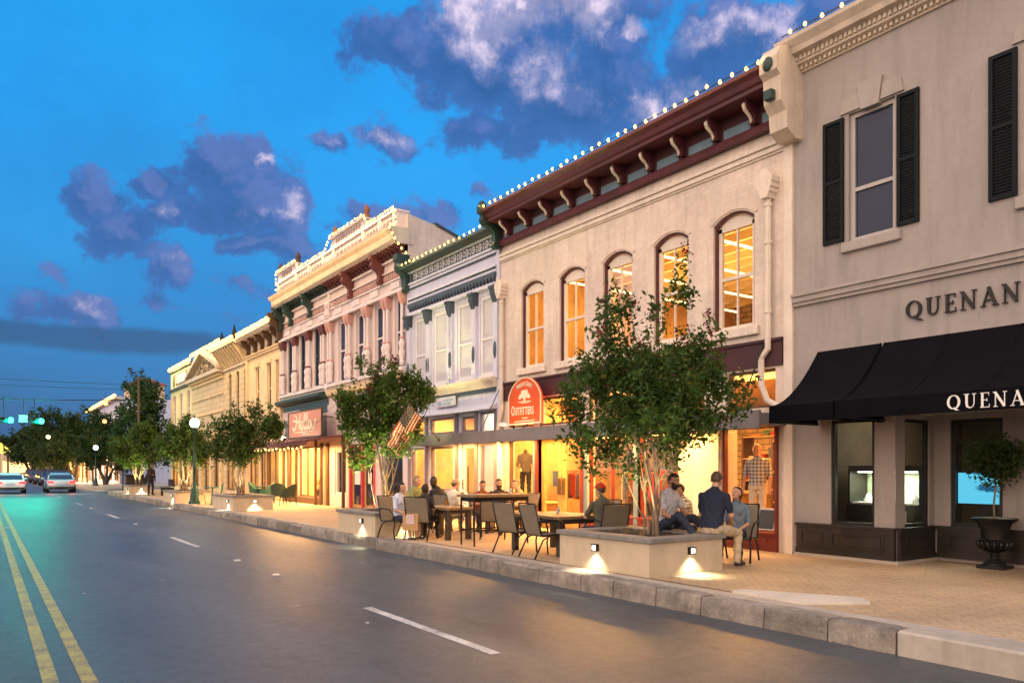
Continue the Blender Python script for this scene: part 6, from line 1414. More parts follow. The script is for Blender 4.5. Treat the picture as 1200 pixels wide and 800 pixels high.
    wick('green wicker chair at the left end of the cafe front', 10.05, 34.7, 330, gr); wick('green wicker chair second from the left at the cafe front', 10.1, 33.3, 150, gr)
    wick('near black wicker chair facing left before the lit cafe window', 10.1, 31.7, 60, M['wicker']); wick('near black wicker chair at the right end of the cafe front', 10.0, 30.2, 130, M['wicker'])
    t = thing('cafe_table', 'round dark cafe table between the wicker chairs', 'table', (10.2, 34.0, SW)); mb = MB(); mb.lathe([(.36, .66), (.37, .68), (.36, .70)], (10.2, 34.0, SW), 16); mb.build('table_top', M['wicker'], t); mb = MB(); mb.lathe([(.24, 0), (.04, .06), (.04, .66)], (10.2, 34.0, SW), 10); mb.build('pedestal', M['metal_dk'], t)
    t = thing('bench', 'dark metal bench near the standing figure', 'bench', (8.3, 45.2, SW))
    mb = MB(); mb.box(8.05, 8.5, 44.4, 46.0, SW + .42, SW + .46); mb.build('seat', M['metal_dk'], t); mb = MB(); mb.box(8.48, 8.52, 44.4, 46.0, SW + .5, SW + .9); mb.build('backrest', M['metal_dk'], t)
    for y in (44.5, 45.85): mb = MB(); mb.box(8.08, 8.5, y, y + .05, SW, SW + .42); mb.build('leg', M['metal_dk'], t)
    t = thing('litter_bin', 'dark square litter bin near the street corner', 'litter bin', (7.7, 53.0, SW)); mb = MB(); mb.box(7.3, 8.0, 52.7, 53.4, SW, SW + 1.05, .03); mb.build('case', M['black_panel'], t); mb = MB(); mb.box(7.26, 8.04, 52.66, 53.44, SW + 1.052, SW + 1.12, .02); mb.build('lid', M['metal_dk'], t)
    t = thing('street_sign', 'dark board on a slim post at the street corner', 'sign', (7.75, 57.4, SW)); mb = MB(); mb.tube([(7.75, 57.4, SW), (7.75, 57.4, 2.6)], .045, 7); mb.build('post', M['metal_dk'], t); mb = MB(); mb.box(7.25, 8.35, 57.34, 57.39, 2.35, 3.32); mb.build('board', M['rust'], t)
    t = thing('utility_pole', 'grey utility pole at the street corner', 'pole', (8.9, 58.6, SW)); mb = MB(); mb.tube([(8.9, 58.6, SW), (8.9, 58.6, 8.1)], [.09, .06], 8); mb.build('pole', M['brown'], t)
    # wires and hanging signals over the crossing
    for i, (z0, z1, y, lab) in enumerate(((7.95, 8.0, 63, 'topmost thin cable crossing the street'), (7.55, 7.62, 63, 'second thin cable crossing the street'), (6.62, 6.9, 62, 'thick span cable above the traffic signals'))):
        t = thing('overhead_cable', lab, 'cable', (-7, y, z0), 'cables over the crossing'); mb = MB(); mb.tube([(-8 + 19 * k / 12, y, z0 + (z1 - z0) * k / 12 - .35 * math.sin(PI * k / 12) * (.4 if i < 2 else 1)) for k in range(13)], .014 if i < 2 else .03, 4); mb.build('strand', M['wire'], t)
    def signal(lab, x, y, z):
        t = thing('traffic_signal', lab, 'traffic signal', (x, y, z), 'traffic signals'); 
        mb = MB(); mb.box(x - .60, x + .18, y, y + .2, z - .19, z + .19, .02); mb.build('housing', M['post_green'], t)
        for k, (dx, m_) in enumerate(((-.46, M['metal_dk']), (-.24, M['metal_dk']), (0, M['sig']))):
            mb = MB(); mb.lathe([(.19, 0), (.15, .02), (.001, .03)], (0, 0, 0), 14); mb.v = [(x + dx + v[0], y - .002 - v[2], z + v[1]) for v in mb.v]; ln = mb.build('lens', m_, t)
            mb = MB(); mb.loft([[(x + dx + .13 * math.cos(a), y - d, z + .13 * math.sin(a)) for d in (0, .16)] for a in [PI * i / 8 for i in range(9)]], cap=False); mb.build('visor', M['metal_dk'], ln)
        mb = MB(); mb.tube([(x - .38, y + .1, z + .19), (x - .38, y + .1, 6.55)], .025, 5); mb.build('hanger', M['metal_dk'], t)
        light('POINT', 'signal_light', (x, y - .30, z - .02), (.0, 1, .62), 600, shadow_soft_size=.16)
    signal('left hanging traffic signal showing green', 1.52, 61.8, 4.98); signal('right hanging traffic signal showing green', 3.28, 61.8, 4.98)
    t = thing('street_name_sign', 'small pale square sign hanging between the two green signals', 'sign', (2.2, 61.8, 5.1)); mb = MB(); mb.box(2.0, 2.5, 61.75, 61.79, 4.86, 5.36); mb.build('board', M['metal_grey'], t); mb = MB(); mb.tube([(2.25, 61.77, 5.36), (2.25, 61.77, 6.5)], .02, 5); mb.build('hanger', M['metal_dk'], t)
    t = thing('lit_sign', 'glowing yellow roadside sign at the far end of the street', 'sign', (5.3, 205, 0)); mb = MB(); mb.box(2.6, 6.6, 205, 205.4, 5.2, 7.6); mb.build('board', glow('lit_yellow_sign', (1, .72, .12), 2.4), t); mb = MB(); mb.box(2.4, 6.8, 205.05, 205.35, 7.6, 8.2); mb.box(4.4, 4.8, 205.05, 205.35, 0, 5.2); mb.build('frame', M['rust'], t)
    t = thing('shop_building', 'low glowing shop front at the far end of the street', 'building', (6, 215, 0)); mb = MB(); mb.box(3.5, 16, 214, 225, 0, 5.4); mb.build('wall', M['tan'], t); mb = MB(); mb.box(3.8, 9, 213.9, 213.99, 1, 3.6); mb.build('display_window', glow('far_lit_window', (1, .55, .2), 3.), t)
    for (x, y, z, c, lab) in ((8.2, 70.0, 7.0, (1, .25, .08), 'small red lantern in the dark street trees, upper'), (8.0, 69, 5.5, (1, .25, .08), 'small red lantern in the dark street trees, lower'), (8.2, 120, 4.2, (1, .6, .2), 'small amber lamp near the far parked cars'), (6.0, 100, 5.3, (1, .8, .45), 'small warm lamp hanging below the right signal')):
        t = thing('lantern', lab, 'lamp', (x, y, z), 'small lanterns among the far trees'); mb = MB(); mb.ball((x, y, z), .16 if y < 90 else .22, n=8, m=6); mb.build('globe', glow('lantern_glow', c, 6), t, True); mb = MB(); mb.tube([(x, y, z + .15), (x, y, z + .9)], .015, 4); mb.build('cord', M['wire'], t)
M['sig'] = glow('green_signal_lens', (.06, 1, .72), 6)
# ------------------------------------------------------------------ people
SKIN = [mat('fair_skin', (.52, .30, .20), .55, var=.06, obj=True), mat('tanned_skin', (.40, .21, .13), .55, var=.06, obj=True), mat('brown_skin', (.20, .10, .06), .55, var=.06, obj=True)]
EYE = mat('eye', (.02, .015, .012), .3); LIP = mat('lip', (.34, .12, .10), .5); SHOE = mat('dark_shoe_leather', (.02, .018, .017), .5)
def cloth(name, c, var=.14): return mat(name, c, .85, var=var, vs=5, bump=.5, bs=9, obj=True)
def plaid(name, c1, c2, s=26.):
    m, g, out = new_mat(name); p = g.node('ShaderNodeSeparateXYZ', [g.n.new('ShaderNodeTexCoord').outputs['Object']]); l = lambda q, w: g.m('LESS_THAN', g.m('FRACT', g.m('MULTIPLY', q, s)), w)
    a = g.m('ADD', g.m('MULTIPLY', g.m('ADD', l(p.outputs[1], .42), l(p.outputs[0], .0)), .5), g.m('MULTIPLY', l(p.outputs[2], .42), .5))
    s_ = g.node('ShaderNodeBsdfPrincipled', {'Base Color': g.mix(a, c1, c2), 'Roughness': .85}); g.l.new(s_.outputs[0], out.inputs[0]); return m

def person(label, loc, ang, seat=.37, S=.94, lean=6, thigh=((.98, .14, -.04), (.98, -.16, -.04)), shin=((-.02, .02, -1), (.10, -.02, -1)), arms=('table', 'table'), yaw=0, pitch=0, nod=0,
           skin=0, shirt=None, pants=None, sleeve=.55, shorts=False, hair='short', hairm=None, beard=None, cap=None, shoe=None, name='person', cat='person', head=True, group='people at the outdoor tables', stand=False, slouch=1., woman=False, twist=0):
    W = .90 if woman else 1.
    q = lambda *a: Vector(a) * S
    hipz = seat / S + .085 if not stand else .90
    P = Vector((0, 0, hipz)); la = R(lean); spine = Vector((math.sin(la), 0, math.cos(la))); fwd = Vector((math.cos(la), 0, -math.sin(la)))
    def sp(h, x=0., y=0.): return P + spine * h + fwd * x + Vector((0, y, 0))
    tw = Matrix.Rotation(R(twist), 3, 'Z')
    mb = MB(); seg = []          # (a, b, radius, region)
    def cone(a, b, ra, rb, region, n=10):
        a, b = Vector(a), Vector(b); d = (b - a)
        pts = [a + d * (k / 6) for k in range(7)]; mb.tube([p * S for p in pts], [(ra + (rb - ra) * k / 6) * S for k in range(7)], n); mb.ball(a * S, ra * S, n=n, m=7); mb.ball(b * S, rb * S, n=n, m=7); seg.append((a * S, b * S, (ra + rb) / 2 * S, region))
    # trunk
    TR = [(-.10, .145, .105, 0), (-.02, .165 * (1.04 if woman else 1), .125, -.01), (.10, .165 * W, .120, .0), (.20, .165 * W, .115, .005), (.32, .182 * W, .125, .012), (.42, .205 * W, .118, .004), (.47, .178 * W, .095, -.004), (.505, .135 * W, .078, -.008), (.535, .085, .062, -.006), (.555, .058, .055, 0)]
    rings = []
    for h, w, d, x in TR:
        c = sp(h, x - .03 * (slouch - 1) * math.sin(h * 6)); rings.append([tuple((c + fwd * (d * math.cos(t)) + Vector((0, 1, 0)) * (w * math.sin(t))) * S) for t in [2 * PI * i / 20 for i in range(20)]])
    mb.loft(rings)
    if woman: 
        for s in (-1, 1): mb.ball(tuple(sp(.36, .085, s * .07) * S), .062 * S, n=10, m=7)
    seg += [(sp(.05) * S, sp(.44) * S, .15 * S, 1), (sp(-.10) * S, sp(-.02) * S, .13 * S, 2)]
    nk = sp(.572, .01); hc = nk + Vector((.035 + .018, 0, .105)) + fwd * .0
    cone(sp(.51), nk + Vector((.012, 0, .03)), .056 * W, .052 * W, 0 if head else 1)
    Hm = Matrix.Translation(hc * S) @ Matrix.Rotation(R(yaw), 4, 'Z') @ Matrix.Rotation(R(nod), 4, 'Y') @ Matrix.Scale(S * (.98 if woman else 1.02), 4)
    hp = lambda x, y, z: Hm @ Vector((x, y, z))
    def hball(c, r, n=14, m=10):
        b0 = len(mb.v); mb.ball((0, 0, 0), 1, n=n, m=m); mb.v[b0:] = [tuple(hp(c[0] + v[0] * r[0], c[1] + v[1] * r[1], c[2] + v[2] * r[2])) for v in mb.v[b0:]]
    if head:
        hball((-.005, 0, .03), (.098, .077, .095)); hball((.025, 0, -.035), (.066, .060, .078)); hball((.066, 0, -.085), (.026, .030, .022)); hball((.095, 0, -.012), (.018, .012, .026)); hball((.102, 0, -.022), (.014, .015, .011)); hball((.082, 0, .030), (.016, .050, .010))
        for s in (-1, 1): hball((-.004, s * .078, -.006), (.018, .009, .030)); hball((.062, s * .038, -.025), (.024, .020, .020))
        hball((.084, 0, -.058), (.012, .024, .008))
        seg.append((hp(0, 0, .04), hp(.03, 0, -.06), .08 * S, 0))
    # arms
    AR = {'table': ((.52, .22, -.82), (.86, -.28, .06)), 'lap': ((.24, .16, -.95), (.80, -.42, -.38)), 'side': ((.04, .22, -.97), (.34, .02, -.94)), 'prop': ((-.34, .28, -.90), (-.10, .10, -.98)), 'up': ((.62, .18, -.62), (.52, -.18, .82)), 'down': ((.02, .14, -.99), (.16, .02, -.98)), 'fwd': ((.55, .12, -.82), (.92, .05, .0)), 'knee': ((.42, .18, -.86), (.88, .0, -.42))}
    for s, kind in ((1, arms[0]), (-1, arms[1])):
        u, f = AR[kind]; sh = sp(.445, 0, s * .187 * W); u = Vector((u[0], u[1] * s, u[2])).normalized(); f = Vector((f[0], f[1] * s, f[2])).normalized()
        el = sh + u * .285; wr = el + f * .245; ms = sh + u * .285 * sleeve
        cone(sh, ms, .053 * W, .049 * W, 1)
        if sleeve < .99: cone(ms, el, .044 * W, .038 * W, 0); cone(el, wr, .038 * W, .026 * W, 0)
        else: cone(el, wr, .043 * W, .034 * W, 1)
        up = Vector((0, 0, 1)); lat = f.cross(up); lat = lat.normalized() if lat.length > .1 else Vector((0, 1, 0)); pn = lat.cross(f).normalized()   # palm: lateral axis and back-of-hand normal
        pc = wr + f * .045; 
        for k in (-1.2, -.4, .4, 1.2): mb.tube([(wr + f * .005 + lat * k * .008) * S, (pc + lat * k * .017) * S, (wr + f * .088 + lat * k * .019) * S], [.014 * S, .0145 * S, .011 * S], 7)
        seg.append((wr * S, (wr + f * .09) * S, .03 * S, 0))
        for k, L in ((-1.35, .062), (-.45, .074), (.45, .078), (1.35, .068)):
            a = wr + f * .086 + lat * k * .0185; b = a + (f * .85 - pn * .45 + lat * k * .05).normalized() * L * .5; c = b + (f * .45 - pn * .85).normalized() * L * .5
            mb.tube([a * S, b * S, c * S], [.0092 * S, .0086 * S, .0066 * S], 7); mb.ball(c * S, .0066 * S, n=6, m=5); seg.append((a * S, c * S, .01 * S, 0))
        a = wr + f * .02 - lat * s * .022; b = a + (f * .6 - lat * s * .75 - pn * .2).normalized() * .042; c = b + (f * .9 - lat * s * .1 - pn * .4).normalized() * .034
        mb.tube([a * S, b * S, c * S], [.013 * S, .0105 * S, .008 * S], 7); mb.ball(c * S, .008 * S, n=6, m=5); seg.append((a * S, c * S, .01 * S, 0))
    # legs
    for s, th, shn in ((1, thigh[0], shin[0]), (-1, thigh[1], shin[1])):
        hip = P + Vector((0, s * .088, -.02)); kn = hip + Vector(th).normalized() * .43; sd_ = Vector(shn).normalized(); an = kn + sd_ * .40
        cone(hip, kn, .088, .062, 2)
        if shorts: cone(kn, kn + sd_ * .13, .056, .056, 0); cone(kn + sd_ * .13, an, .056, .036, 0)
        else: cone(kn, an, .063, .047, 2)
        fd = Vector((1, s * .15, 0)).normalized() if abs(sd_.z) > .5 else Vector((.75, 0, .5)).normalized()
        heel = an + Vector((-.03, 0, -.045)) ; toe = an + fd * .165 + Vector((0, 0, -.048))
        cone(an + Vector((0, 0, -.02)), heel + Vector((.01, 0, 0)), .042, .036, 3); cone(heel, an + fd * .09 + Vector((0, 0, -.045)), .036, .040, 3); cone(an + fd * .09 + Vector((0, 0, -.046)), toe, .040, .030, 3)
    # fuse into one skin
    tmp = mb.build('tmp_body', SKIN[skin]); md = tmp.modifiers.new('r', 'REMESH'); md.mode = 'VOXEL'; md.voxel_size = .0078 * S; md.use_smooth_shade = True; ms_ = tmp.modifiers.new('s', 'SMOOTH'); ms_.factor = .5; ms_.iterations = 3
    bpy.context.view_layer.update(); me = bpy.data.meshes.new_from_object(tmp.evaluated_get(bpy.context.evaluated_depsgraph_get())); om = tmp.data; bpy.data.objects.remove(tmp); bpy.data.meshes.remove(om)
    n = len(me.polygons); ctr = np.empty(n * 3, 'f'); me.polygons.foreach_get('center', ctr); ctr = ctr.reshape(-1, 3)
    best = np.full(n, 1e9); reg = np.zeros(n, 'i')
    for a, b, r, g_ in seg:
        a, b = np.array(a), np.array(b); ab = b - a; t = np.clip(((ctr - a) @ ab) / max(1e-9, ab @ ab), 0, 1); d = np.linalg.norm(ctr - (a + t[:, None] * ab), axis=1) - r
        k = d < best; best[k] = d[k]; reg[k] = g_
    if head:
        for p, r, g_ in ((hp(.088, .032, .008), .0115, 4), (hp(.088, -.032, .008), .0115, 4), (hp(.094, .010, -.060), .012, 5), (hp(.094, -.010, -.060), .012, 5)): reg[np.linalg.norm(ctr - np.array(p), axis=1) < r * S] = g_
    nv = len(me.vertices); vc = np.empty(nv * 3, 'f'); me.vertices.foreach_get('co', vc); vc = vc.reshape(-1, 3); vn = np.empty(nv * 3, 'f'); me.vertex_normals.foreach_get('vector', vn); vn = vn.reshape(-1, 3)
    li = np.empty(len(me.loops), 'i'); me.loops.foreach_get('vertex_index', li); lt = np.empty(n, 'i'); me.polygons.foreach_get('loop_total', lt); isc = np.zeros(nv, bool); isc[li[np.repeat((reg == 1) | (reg == 2), lt)]] = True
    ph = len(label) * .7; fx = np.sin(vc[:, 2] * 46 + 9 * np.sin(vc[:, 1] * 13 + ph) + vc[:, 0] * 17) + .6 * np.sin(vc[:, 0] * 60 + vc[:, 1] * 52 - vc[:, 2] * 31 + ph)
    vc = vc + vn * (isc * (.0035 + .0042 * fx))[:, None]; me.vertices.foreach_set('co', vc.astype('f').ravel())
    me.materials.clear()
    for m_ in (SKIN[skin] if isinstance(skin, int) else skin, shirt, pants, shoe or SHOE, EYE, LIP): me.materials.append(m_)
    me.polygons.foreach_set('material_index', reg); me.polygons.foreach_set('use_smooth', [True] * n)
    o = bpy.data.objects.new(name, me); C.objects.link(o); tag(o, label, cat, group)
    # hair, beard, cap as children
    def shell_part(nm, m_, keep, k=1.10, rough=.006, drop=None, sc_=(.098, .077, .095), ce=(-.005, 0, .03)):
        h = MB(); NN, MM = 30, 22; rr = random.Random(len(label)); pts = {}
        def pt(i, j, kk):
            t = -PI / 2 + PI * j / MM; a = 2 * PI * i / NN; d = Vector((math.cos(t) * math.cos(a), math.cos(t) * math.sin(a), math.sin(t))); w = kk + rr.uniform(-rough, rough) * 8 * (kk > 1)
            v = Vector((ce[0] + d.x * sc_[0] * w, ce[1] + d.y * sc_[1] * w, ce[2] + d.z * sc_[2] * w))
            if drop: v = drop(v, d)
            return d, v
        G1_ = {(i, j): pt(i % NN, j, k) for i in range(NN) for j in range(MM + 1)}; G0 = {(i, j): pt(i % NN, j, .97) for i in range(NN) for j in range(MM + 1)}
        F_ = [(i, j) for i in range(NN) for j in range(MM) if keep(Vector((math.cos(-PI / 2 + PI * (j + .5) / MM) * math.cos(2 * PI * (i + .5) / NN), math.cos(-PI / 2 + PI * (j + .5) / MM) * math.sin(2 * PI * (i + .5) / NN), math.sin(-PI / 2 + PI * (j + .5) / MM))))]
        idx = {}; 
        def vid(key, Gx, w):
            if (key, w) not in idx: idx[(key, w)] = len(h.v); h.v.append(tuple(hp(*Gx[key][1])))
            return idx[(key, w)]
        S_ = set(F_)
        for i, j in F_:
            ks = [(i, j), ((i + 1) % NN, j), ((i + 1) % NN, j + 1), (i, j + 1)]
            h.f.append([vid(k_, G1_, 1) for k_ in ks]); h.mi.append(0)
            for e, nb in (((0, 1), (i, j - 1)), ((1, 2), ((i + 1) % NN, j)), ((2, 3), (i, j + 1)), ((3, 0), ((i - 1) % NN, j))):
                if nb not in S_: h.f.append([vid(ks[e[0]], G1_, 1), vid(ks[e[1]], G1_, 1), vid(ks[e[1]], G0, 0), vid(ks[e[0]], G0, 0)]); h.mi.append(0)
        return h.build(nm, m_, o, True)
    if head and hair != 'none' and hairm:
        if hair == 'short': shell_part('hair', hairm, lambda d: (d.z > .42 and d.x < .80) or (d.x < .12 and d.z > -.30) or (d.x < -.45 and d.z > -.62), 1.07, .004)
        elif hair == 'buzz': shell_part('hair', hairm, lambda d: (d.z > .40 and d.x < .80) or (d.x < .05 and d.z > -.25) or (d.x < -.45 and d.z > -.55), 1.035, .002)
        else:
            dz = .12 if hair == 'long' else .05
            shell_part('hair', hairm, lambda d: (d.z > .42 and d.x < .80) or (d.x < .02 and d.z > -.35) or (d.x < -.30), 1.10, .008, lambda v, d: Vector((v.x - .012, v.y * 1.04, v.z - (dz * 1.6 * max(0, -d.z) * (1 if d.x < -.2 else 0) if d.z < 0 else 0))))
            if hair == 'pony':
                h = MB(); h.tube([hp(-.10, 0, .06), hp(-.15, 0, .05), hp(-.17, 0, -.03), hp(-.155, 0, -.12)], [.022 * S, .030 * S, .028 * S, .008 * S], 8); h.build('ponytail', hairm, o, True)
    if beard: shell_part('beard', beard, lambda d: d.x > -.02 and d.z < .34 and not (d.x > .62 and d.z > .02 and abs(d.y) < .6), 1.10, .004, None, (.068, .063, .082), (.024, 0, -.04))
    if cap:
        c = shell_part('cap', cap, lambda d: d.z > .30 or (d.z > .12 and d.x < .6), 1.17, .001)
        h = MB(); 
        rr_ = [[hp(.075 + .0 * i, y * .078, .062), hp(.175 - .045 * y * y, y * .075, .048)] for i, y in enumerate([-1 + .25 * k for k in range(9)])]
        h.loft([[tuple(a), tuple(b), tuple(b - Vector((0, 0, .006))), tuple(a - Vector((0, 0, .006)))] for a, b in rr_]); h.build('brim', cap, c, True, 40)
    o.location = (loc[0], loc[1], SW if len(loc) < 3 else loc[2]); o.rotation_euler = (0, 0, R(ang)); return o

def crowd():
    K = dict
    hb = mat('dark_brown_hair', (.022, .013, .009), .55, var=.3, vs=30, bump=.6, bs=140, obj=True); hl = mat('sandy_hair', (.26, .17, .08), .55, var=.3, vs=30, obj=True); hg = mat('greying_brown_hair', (.075, .05, .035), .6, var=.3, vs=30, obj=True)
    khaki = cloth('khaki_cotton', (.42, .34, .23)); denim = cloth('dark_denim', (.022, .030, .055)); dk = cloth('dark_trousers', (.02, .02, .024)); tan_s = cloth('tan_shorts', (.35, .25, .15))
    person('man in navy t shirt and khaki trousers sitting on the planter rim, back turned', (8.60, 7.44), 14, seat=.525, S=1.0, lean=9, thigh=((.94, .20, -.12), (.92, -.28, -.18)), shin=((-.28, .05, -1), (-.12, -.02, -1)), arms=('lap', 'lap'), yaw=14, hair='buzz', hairm=hg, shirt=cloth('navy_cotton', (.012, .018, .042)), pants=khaki, sleeve=.75, skin=0)
    person('bearded man in pale grey t shirt sitting sideways on the planter rim', (8.52, 8.28), -80, seat=.525, S=.97, lean=10, thigh=((.93, .16, .28), (.90, -.2, .40)), shin=((.74, .02, -.50), (.62, -.02, -.66)), arms=('knee', 'lap'), yaw=-4, nod=6, hair='short', hairm=hb, beard=hb, shirt=cloth('pale_grey_cotton', (.46, .46, .50)), pants=denim, sleeve=.6, skin=1, shoe=SHOE)
    person('man in a cream and brown checked shirt facing left beside the planter', (10.08, 9.22), 158, lean=14, arms=('table', 'up'), yaw=12, hair='short', hairm=hb, skin=1, shirt=plaid('checked_cotton', (.62, .52, .38), (.16, .10, .07), 17.), pants=denim, sleeve=.9)
    person('woman with dark hair and denim top looking up at the man in navy', (9.68, 7.88), 205, S=.90, lean=-6, arms=('lap', 'lap'), yaw=-12, nod=-20, hair='long', hairm=hb, woman=True, shirt=cloth('washed_denim', (.14, .19, .24)), pants=dk, sleeve=.9, skin=0)
    person('man in red cap and olive shirt seated with his back to the street', (8.42, 9.55), 78, lean=8, arms=('table', 'table'), yaw=12, hair='short', hairm=hg, cap=cloth('red_cap_cotton', (.46, .02, .012)), shirt=cloth('olive_grey_cotton', (.085, .085, .062)), pants=denim, sleeve=.8, skin=0)
    person('woman in a pale blue blouse seated beside the planter facing the camera', (7.14, 14.52), -66, S=.90, lean=2, arms=('lap', 'lap'), yaw=22, hair='pony', hairm=hb, woman=True, shirt=cloth('pale_blue_cotton', (.50, .55, .70)), pants=cloth('navy_skirt_cloth', (.02, .025, .055)), sleeve=.85, shorts=True, skin=0)
    person('dark haired person in a black top seated on the chair with the paper bag', (7.46, 14.03), 38, S=.86, lean=4, arms=('table', 'lap'), yaw=10, hair='bob', hairm=hb, woman=True, shirt=cloth('black_jersey', (.022, .02, .024)), pants=dk, sleeve=.8, skin=0)
    person('person with sandy hair and green shirt behind the uplit planter', (8.74, 17.02), -72, S=.98, seat=.42, lean=12, arms=('table', 'table'), yaw=8, hair='bob', hairm=hl, shirt=cloth('sage_green_cotton', (.17, .21, .10)), pants=denim, sleeve=.9, skin=0)
    person('person in black cap and black shirt leaning beside the lavender shop window', (9.0, 16.0), 112, S=.98, seat=.42, lean=20, arms=('table', 'lap'), yaw=-60, hair='pony', hairm=hb, cap=cloth('black_cap_cotton', (.014, .014, .016)), shirt=cloth('black_cotton', (.016, .016, .018)), pants=dk, sleeve=.6, skin=0)
    person('man in beige cap and cream shirt seated with his back to the street', (8.78, 15.2), 8, S=.94, lean=8, arms=('table', 'side'), yaw=-12, hair='short', hairm=hg, cap=cloth('beige_cap_cotton', (.36, .27, .16)), shirt=cloth('cream_cotton', (.60, .54, .44)), pants=khaki, sleeve=.85, skin=0)
    person('bearded man in a dark shirt and shorts behind the high table', (9.95, 14.98), 236, S=.96, lean=6, arms=('table', 'lap'), yaw=14, hair='short', hairm=hb, beard=hb, shirt=cloth('charcoal_cotton', (.03, .028, .026)), pants=tan_s, sleeve=.7, shorts=True, skin=1)
    person('man in an orange brown shirt at the right end behind the high table', (10.35, 14.66), 172, S=.94, lean=8, arms=('table', 'table'), yaw=18, hair='buzz', hairm=hg, shirt=cloth('orange_brown_cotton', (.36, .20, .10)), pants=tan_s, sleeve=.6, shorts=True, skin=0)
    person('dark haired man mostly hidden behind the high table, left of the bearded man', (9.62, 15.22), 248, S=.92, lean=10, arms=('table', 'table'), nod=10, hair='short', hairm=hb, shirt=cloth('brick_red_cotton', (.20, .05, .04)), pants=dk, sleeve=.7, skin=1)
    person('dark clothed figure standing on the kerb by the far planter', (7.72, 46.8), -60, S=1.04, stand=True, lean=1, thigh=((.04, .05, -1), (-.03, -.05, -1)), shin=((-.02, 0, -1), (-.05, 0, -1)), arms=('down', 'fwd'), hair='short', hairm=hb, shirt=cloth('dark_brown_coat', (.025, .018, .014)), pants=dk, sleeve=1., skin=2, group='people standing on the sidewalk')
    person('person with pale top seated inside the cafe window', (12.4, 36.1), 200, S=.92, seat=.45, lean=8, arms=('table', 'table'), hair='short', hairm=hb, shirt=cloth('white_cotton', (.6, .56, .5)), pants=dk, sleeve=.7, skin=1, group='people inside the cafe')
    person('person in orange seated inside the main cafe window', (12.5, 33.2), 250, S=.92, seat=.45, lean=8, arms=('table', 'table'), hair='bob', hairm=hb, shirt=cloth('orange_cotton', (.5, .2, .06)), pants=dk, sleeve=.7, skin=1, group='people inside the cafe')
    # shop window mannequins
    pale = mat('pale_mannequin', (.45, .40, .36), .4)
    st = dict(stand=True, lean=0, thigh=((.02, .03, -1), (.0, -.03, -1)), shin=((0, .02, -1), (0, -.02, -1)), group='mannequins in the clothing shop windows', name='mannequin', cat='mannequin')
    person('mannequin in checked shirt and cream shorts in the right hand shop window', (11.90, 9.20, .545), 205, S=.93, arms=('side', 'side'), skin=pale if False else 0, shirt=plaid('blue_white_checked_cotton', (.55, .56, .58), (.06, .09, .12), 15.), pants=cloth('cream_linen', (.60, .57, .48)), sleeve=.95, shorts=True, hair='buzz', hairm=mat('straw_hat', (.35, .28, .2), .8), **st)
    person('headless mannequin in grey brown jacket and dark trousers by the shop doors', (11.84, 16.55, .82), 225, S=.88, arms=('side', 'lap'), head=False, shirt=cloth('grey_brown_wool', (.11, .085, .065)), pants=dk, sleeve=1., **st)
    for lab, x, y, z0 in (('low wooden platform under the checked shirt mannequin', 11.95, 9.0, .545), ('wooden platform under the headless mannequin', 11.92, 16.15, .82)):
        t = thing('display_platform', lab, 'platform', (x, y, SW), 'display platforms in the clothing shop'); mb = MB(); mb.box(x - .30, x + .45, y - .55, y + .55, SW, z0 - .002, .01); mb.build('box', M['int_floor'], t); mb = MB(); mb.box(x - .33, x + .48, y - .58, y + .58, z0 - .04, z0); mb.build('deck', M['int_ceil'], t)
    t = thing('chalkboard_sign', 'small tilted chalkboard with pale scribbles at the mannequin feet', 'sign', (11.72, 8.85, .55)); mb = MB(); mb.loft([[(11.66 + .10 * k, 8.66, .55 + .40 * k), (11.66 + .10 * k, 9.05, .55 + .40 * k), (11.69 + .10 * k, 9.05, .55 + .40 * k), (11.69 + .10 * k, 8.66, .55 + .40 * k)] for k in (0, 1)]); mb.build('frame', M['white'], t)
    mb = MB(); mb.loft([[(11.662 + .10 * k, 8.69, .55 + .40 * k), (11.662 + .10 * k, 9.02, .55 + .40 * k), (11.655 + .10 * k, 9.02, .55 + .40 * k), (11.655 + .10 * k, 8.69, .55 + .40 * k)] for k in (.08, .92)]); mb.build('slate', M['slate'], t)
    # shop fittings
    rr = random.Random(12); cols = [mat('folded_cloth_%s' % n_, c, .85) for n_, c in (('cream', (.55, .48, .36)), ('rust', (.35, .12, .05)), ('blue', (.08, .12, .2)), ('green', (.10, .14, .07)), ('brown', (.16, .09, .05)), ('red', (.35, .04, .03)))]
    def rack(lab, x, y0, y1, top, shelves, face='x'):
        t = thing('display_shelf', lab, 'shelf', (x, (y0 + y1) / 2, SW), 'shop shelves behind the windows')
        mb = MB(); 
        for y in (y0, y1): mb.box(x, x + .42, y - .025, y + .025, SW, top)
        mb.build('upright', M['brown'], t)
        for z in [SW + .12 + (top - SW - .2) * k / (shelves - 1) for k in range(shelves)]:
            mb = MB(); mb.box(x, x + .42, y0 + .026, y1 - .026, z, z + .03); s = mb.build('shelf', M['door_wood'], t); mb = MB(); y = y0 + .06
            while y < y1 - .25:
                w = rr.uniform(.14, .30); h = rr.uniform(.06, .30)
                mb.mat = rr.randrange(6); k = max(1, int(h / .05))
                for q in range(k): mb.box(x + .03, x + .36, y + rr.uniform(0, .02), y + w, z + .031 + q * .05, z + .031 + q * .05 + .044, .008)
                y += w + rr.uniform(.02, .15)
            mb.build('folded_clothes', cols, s)
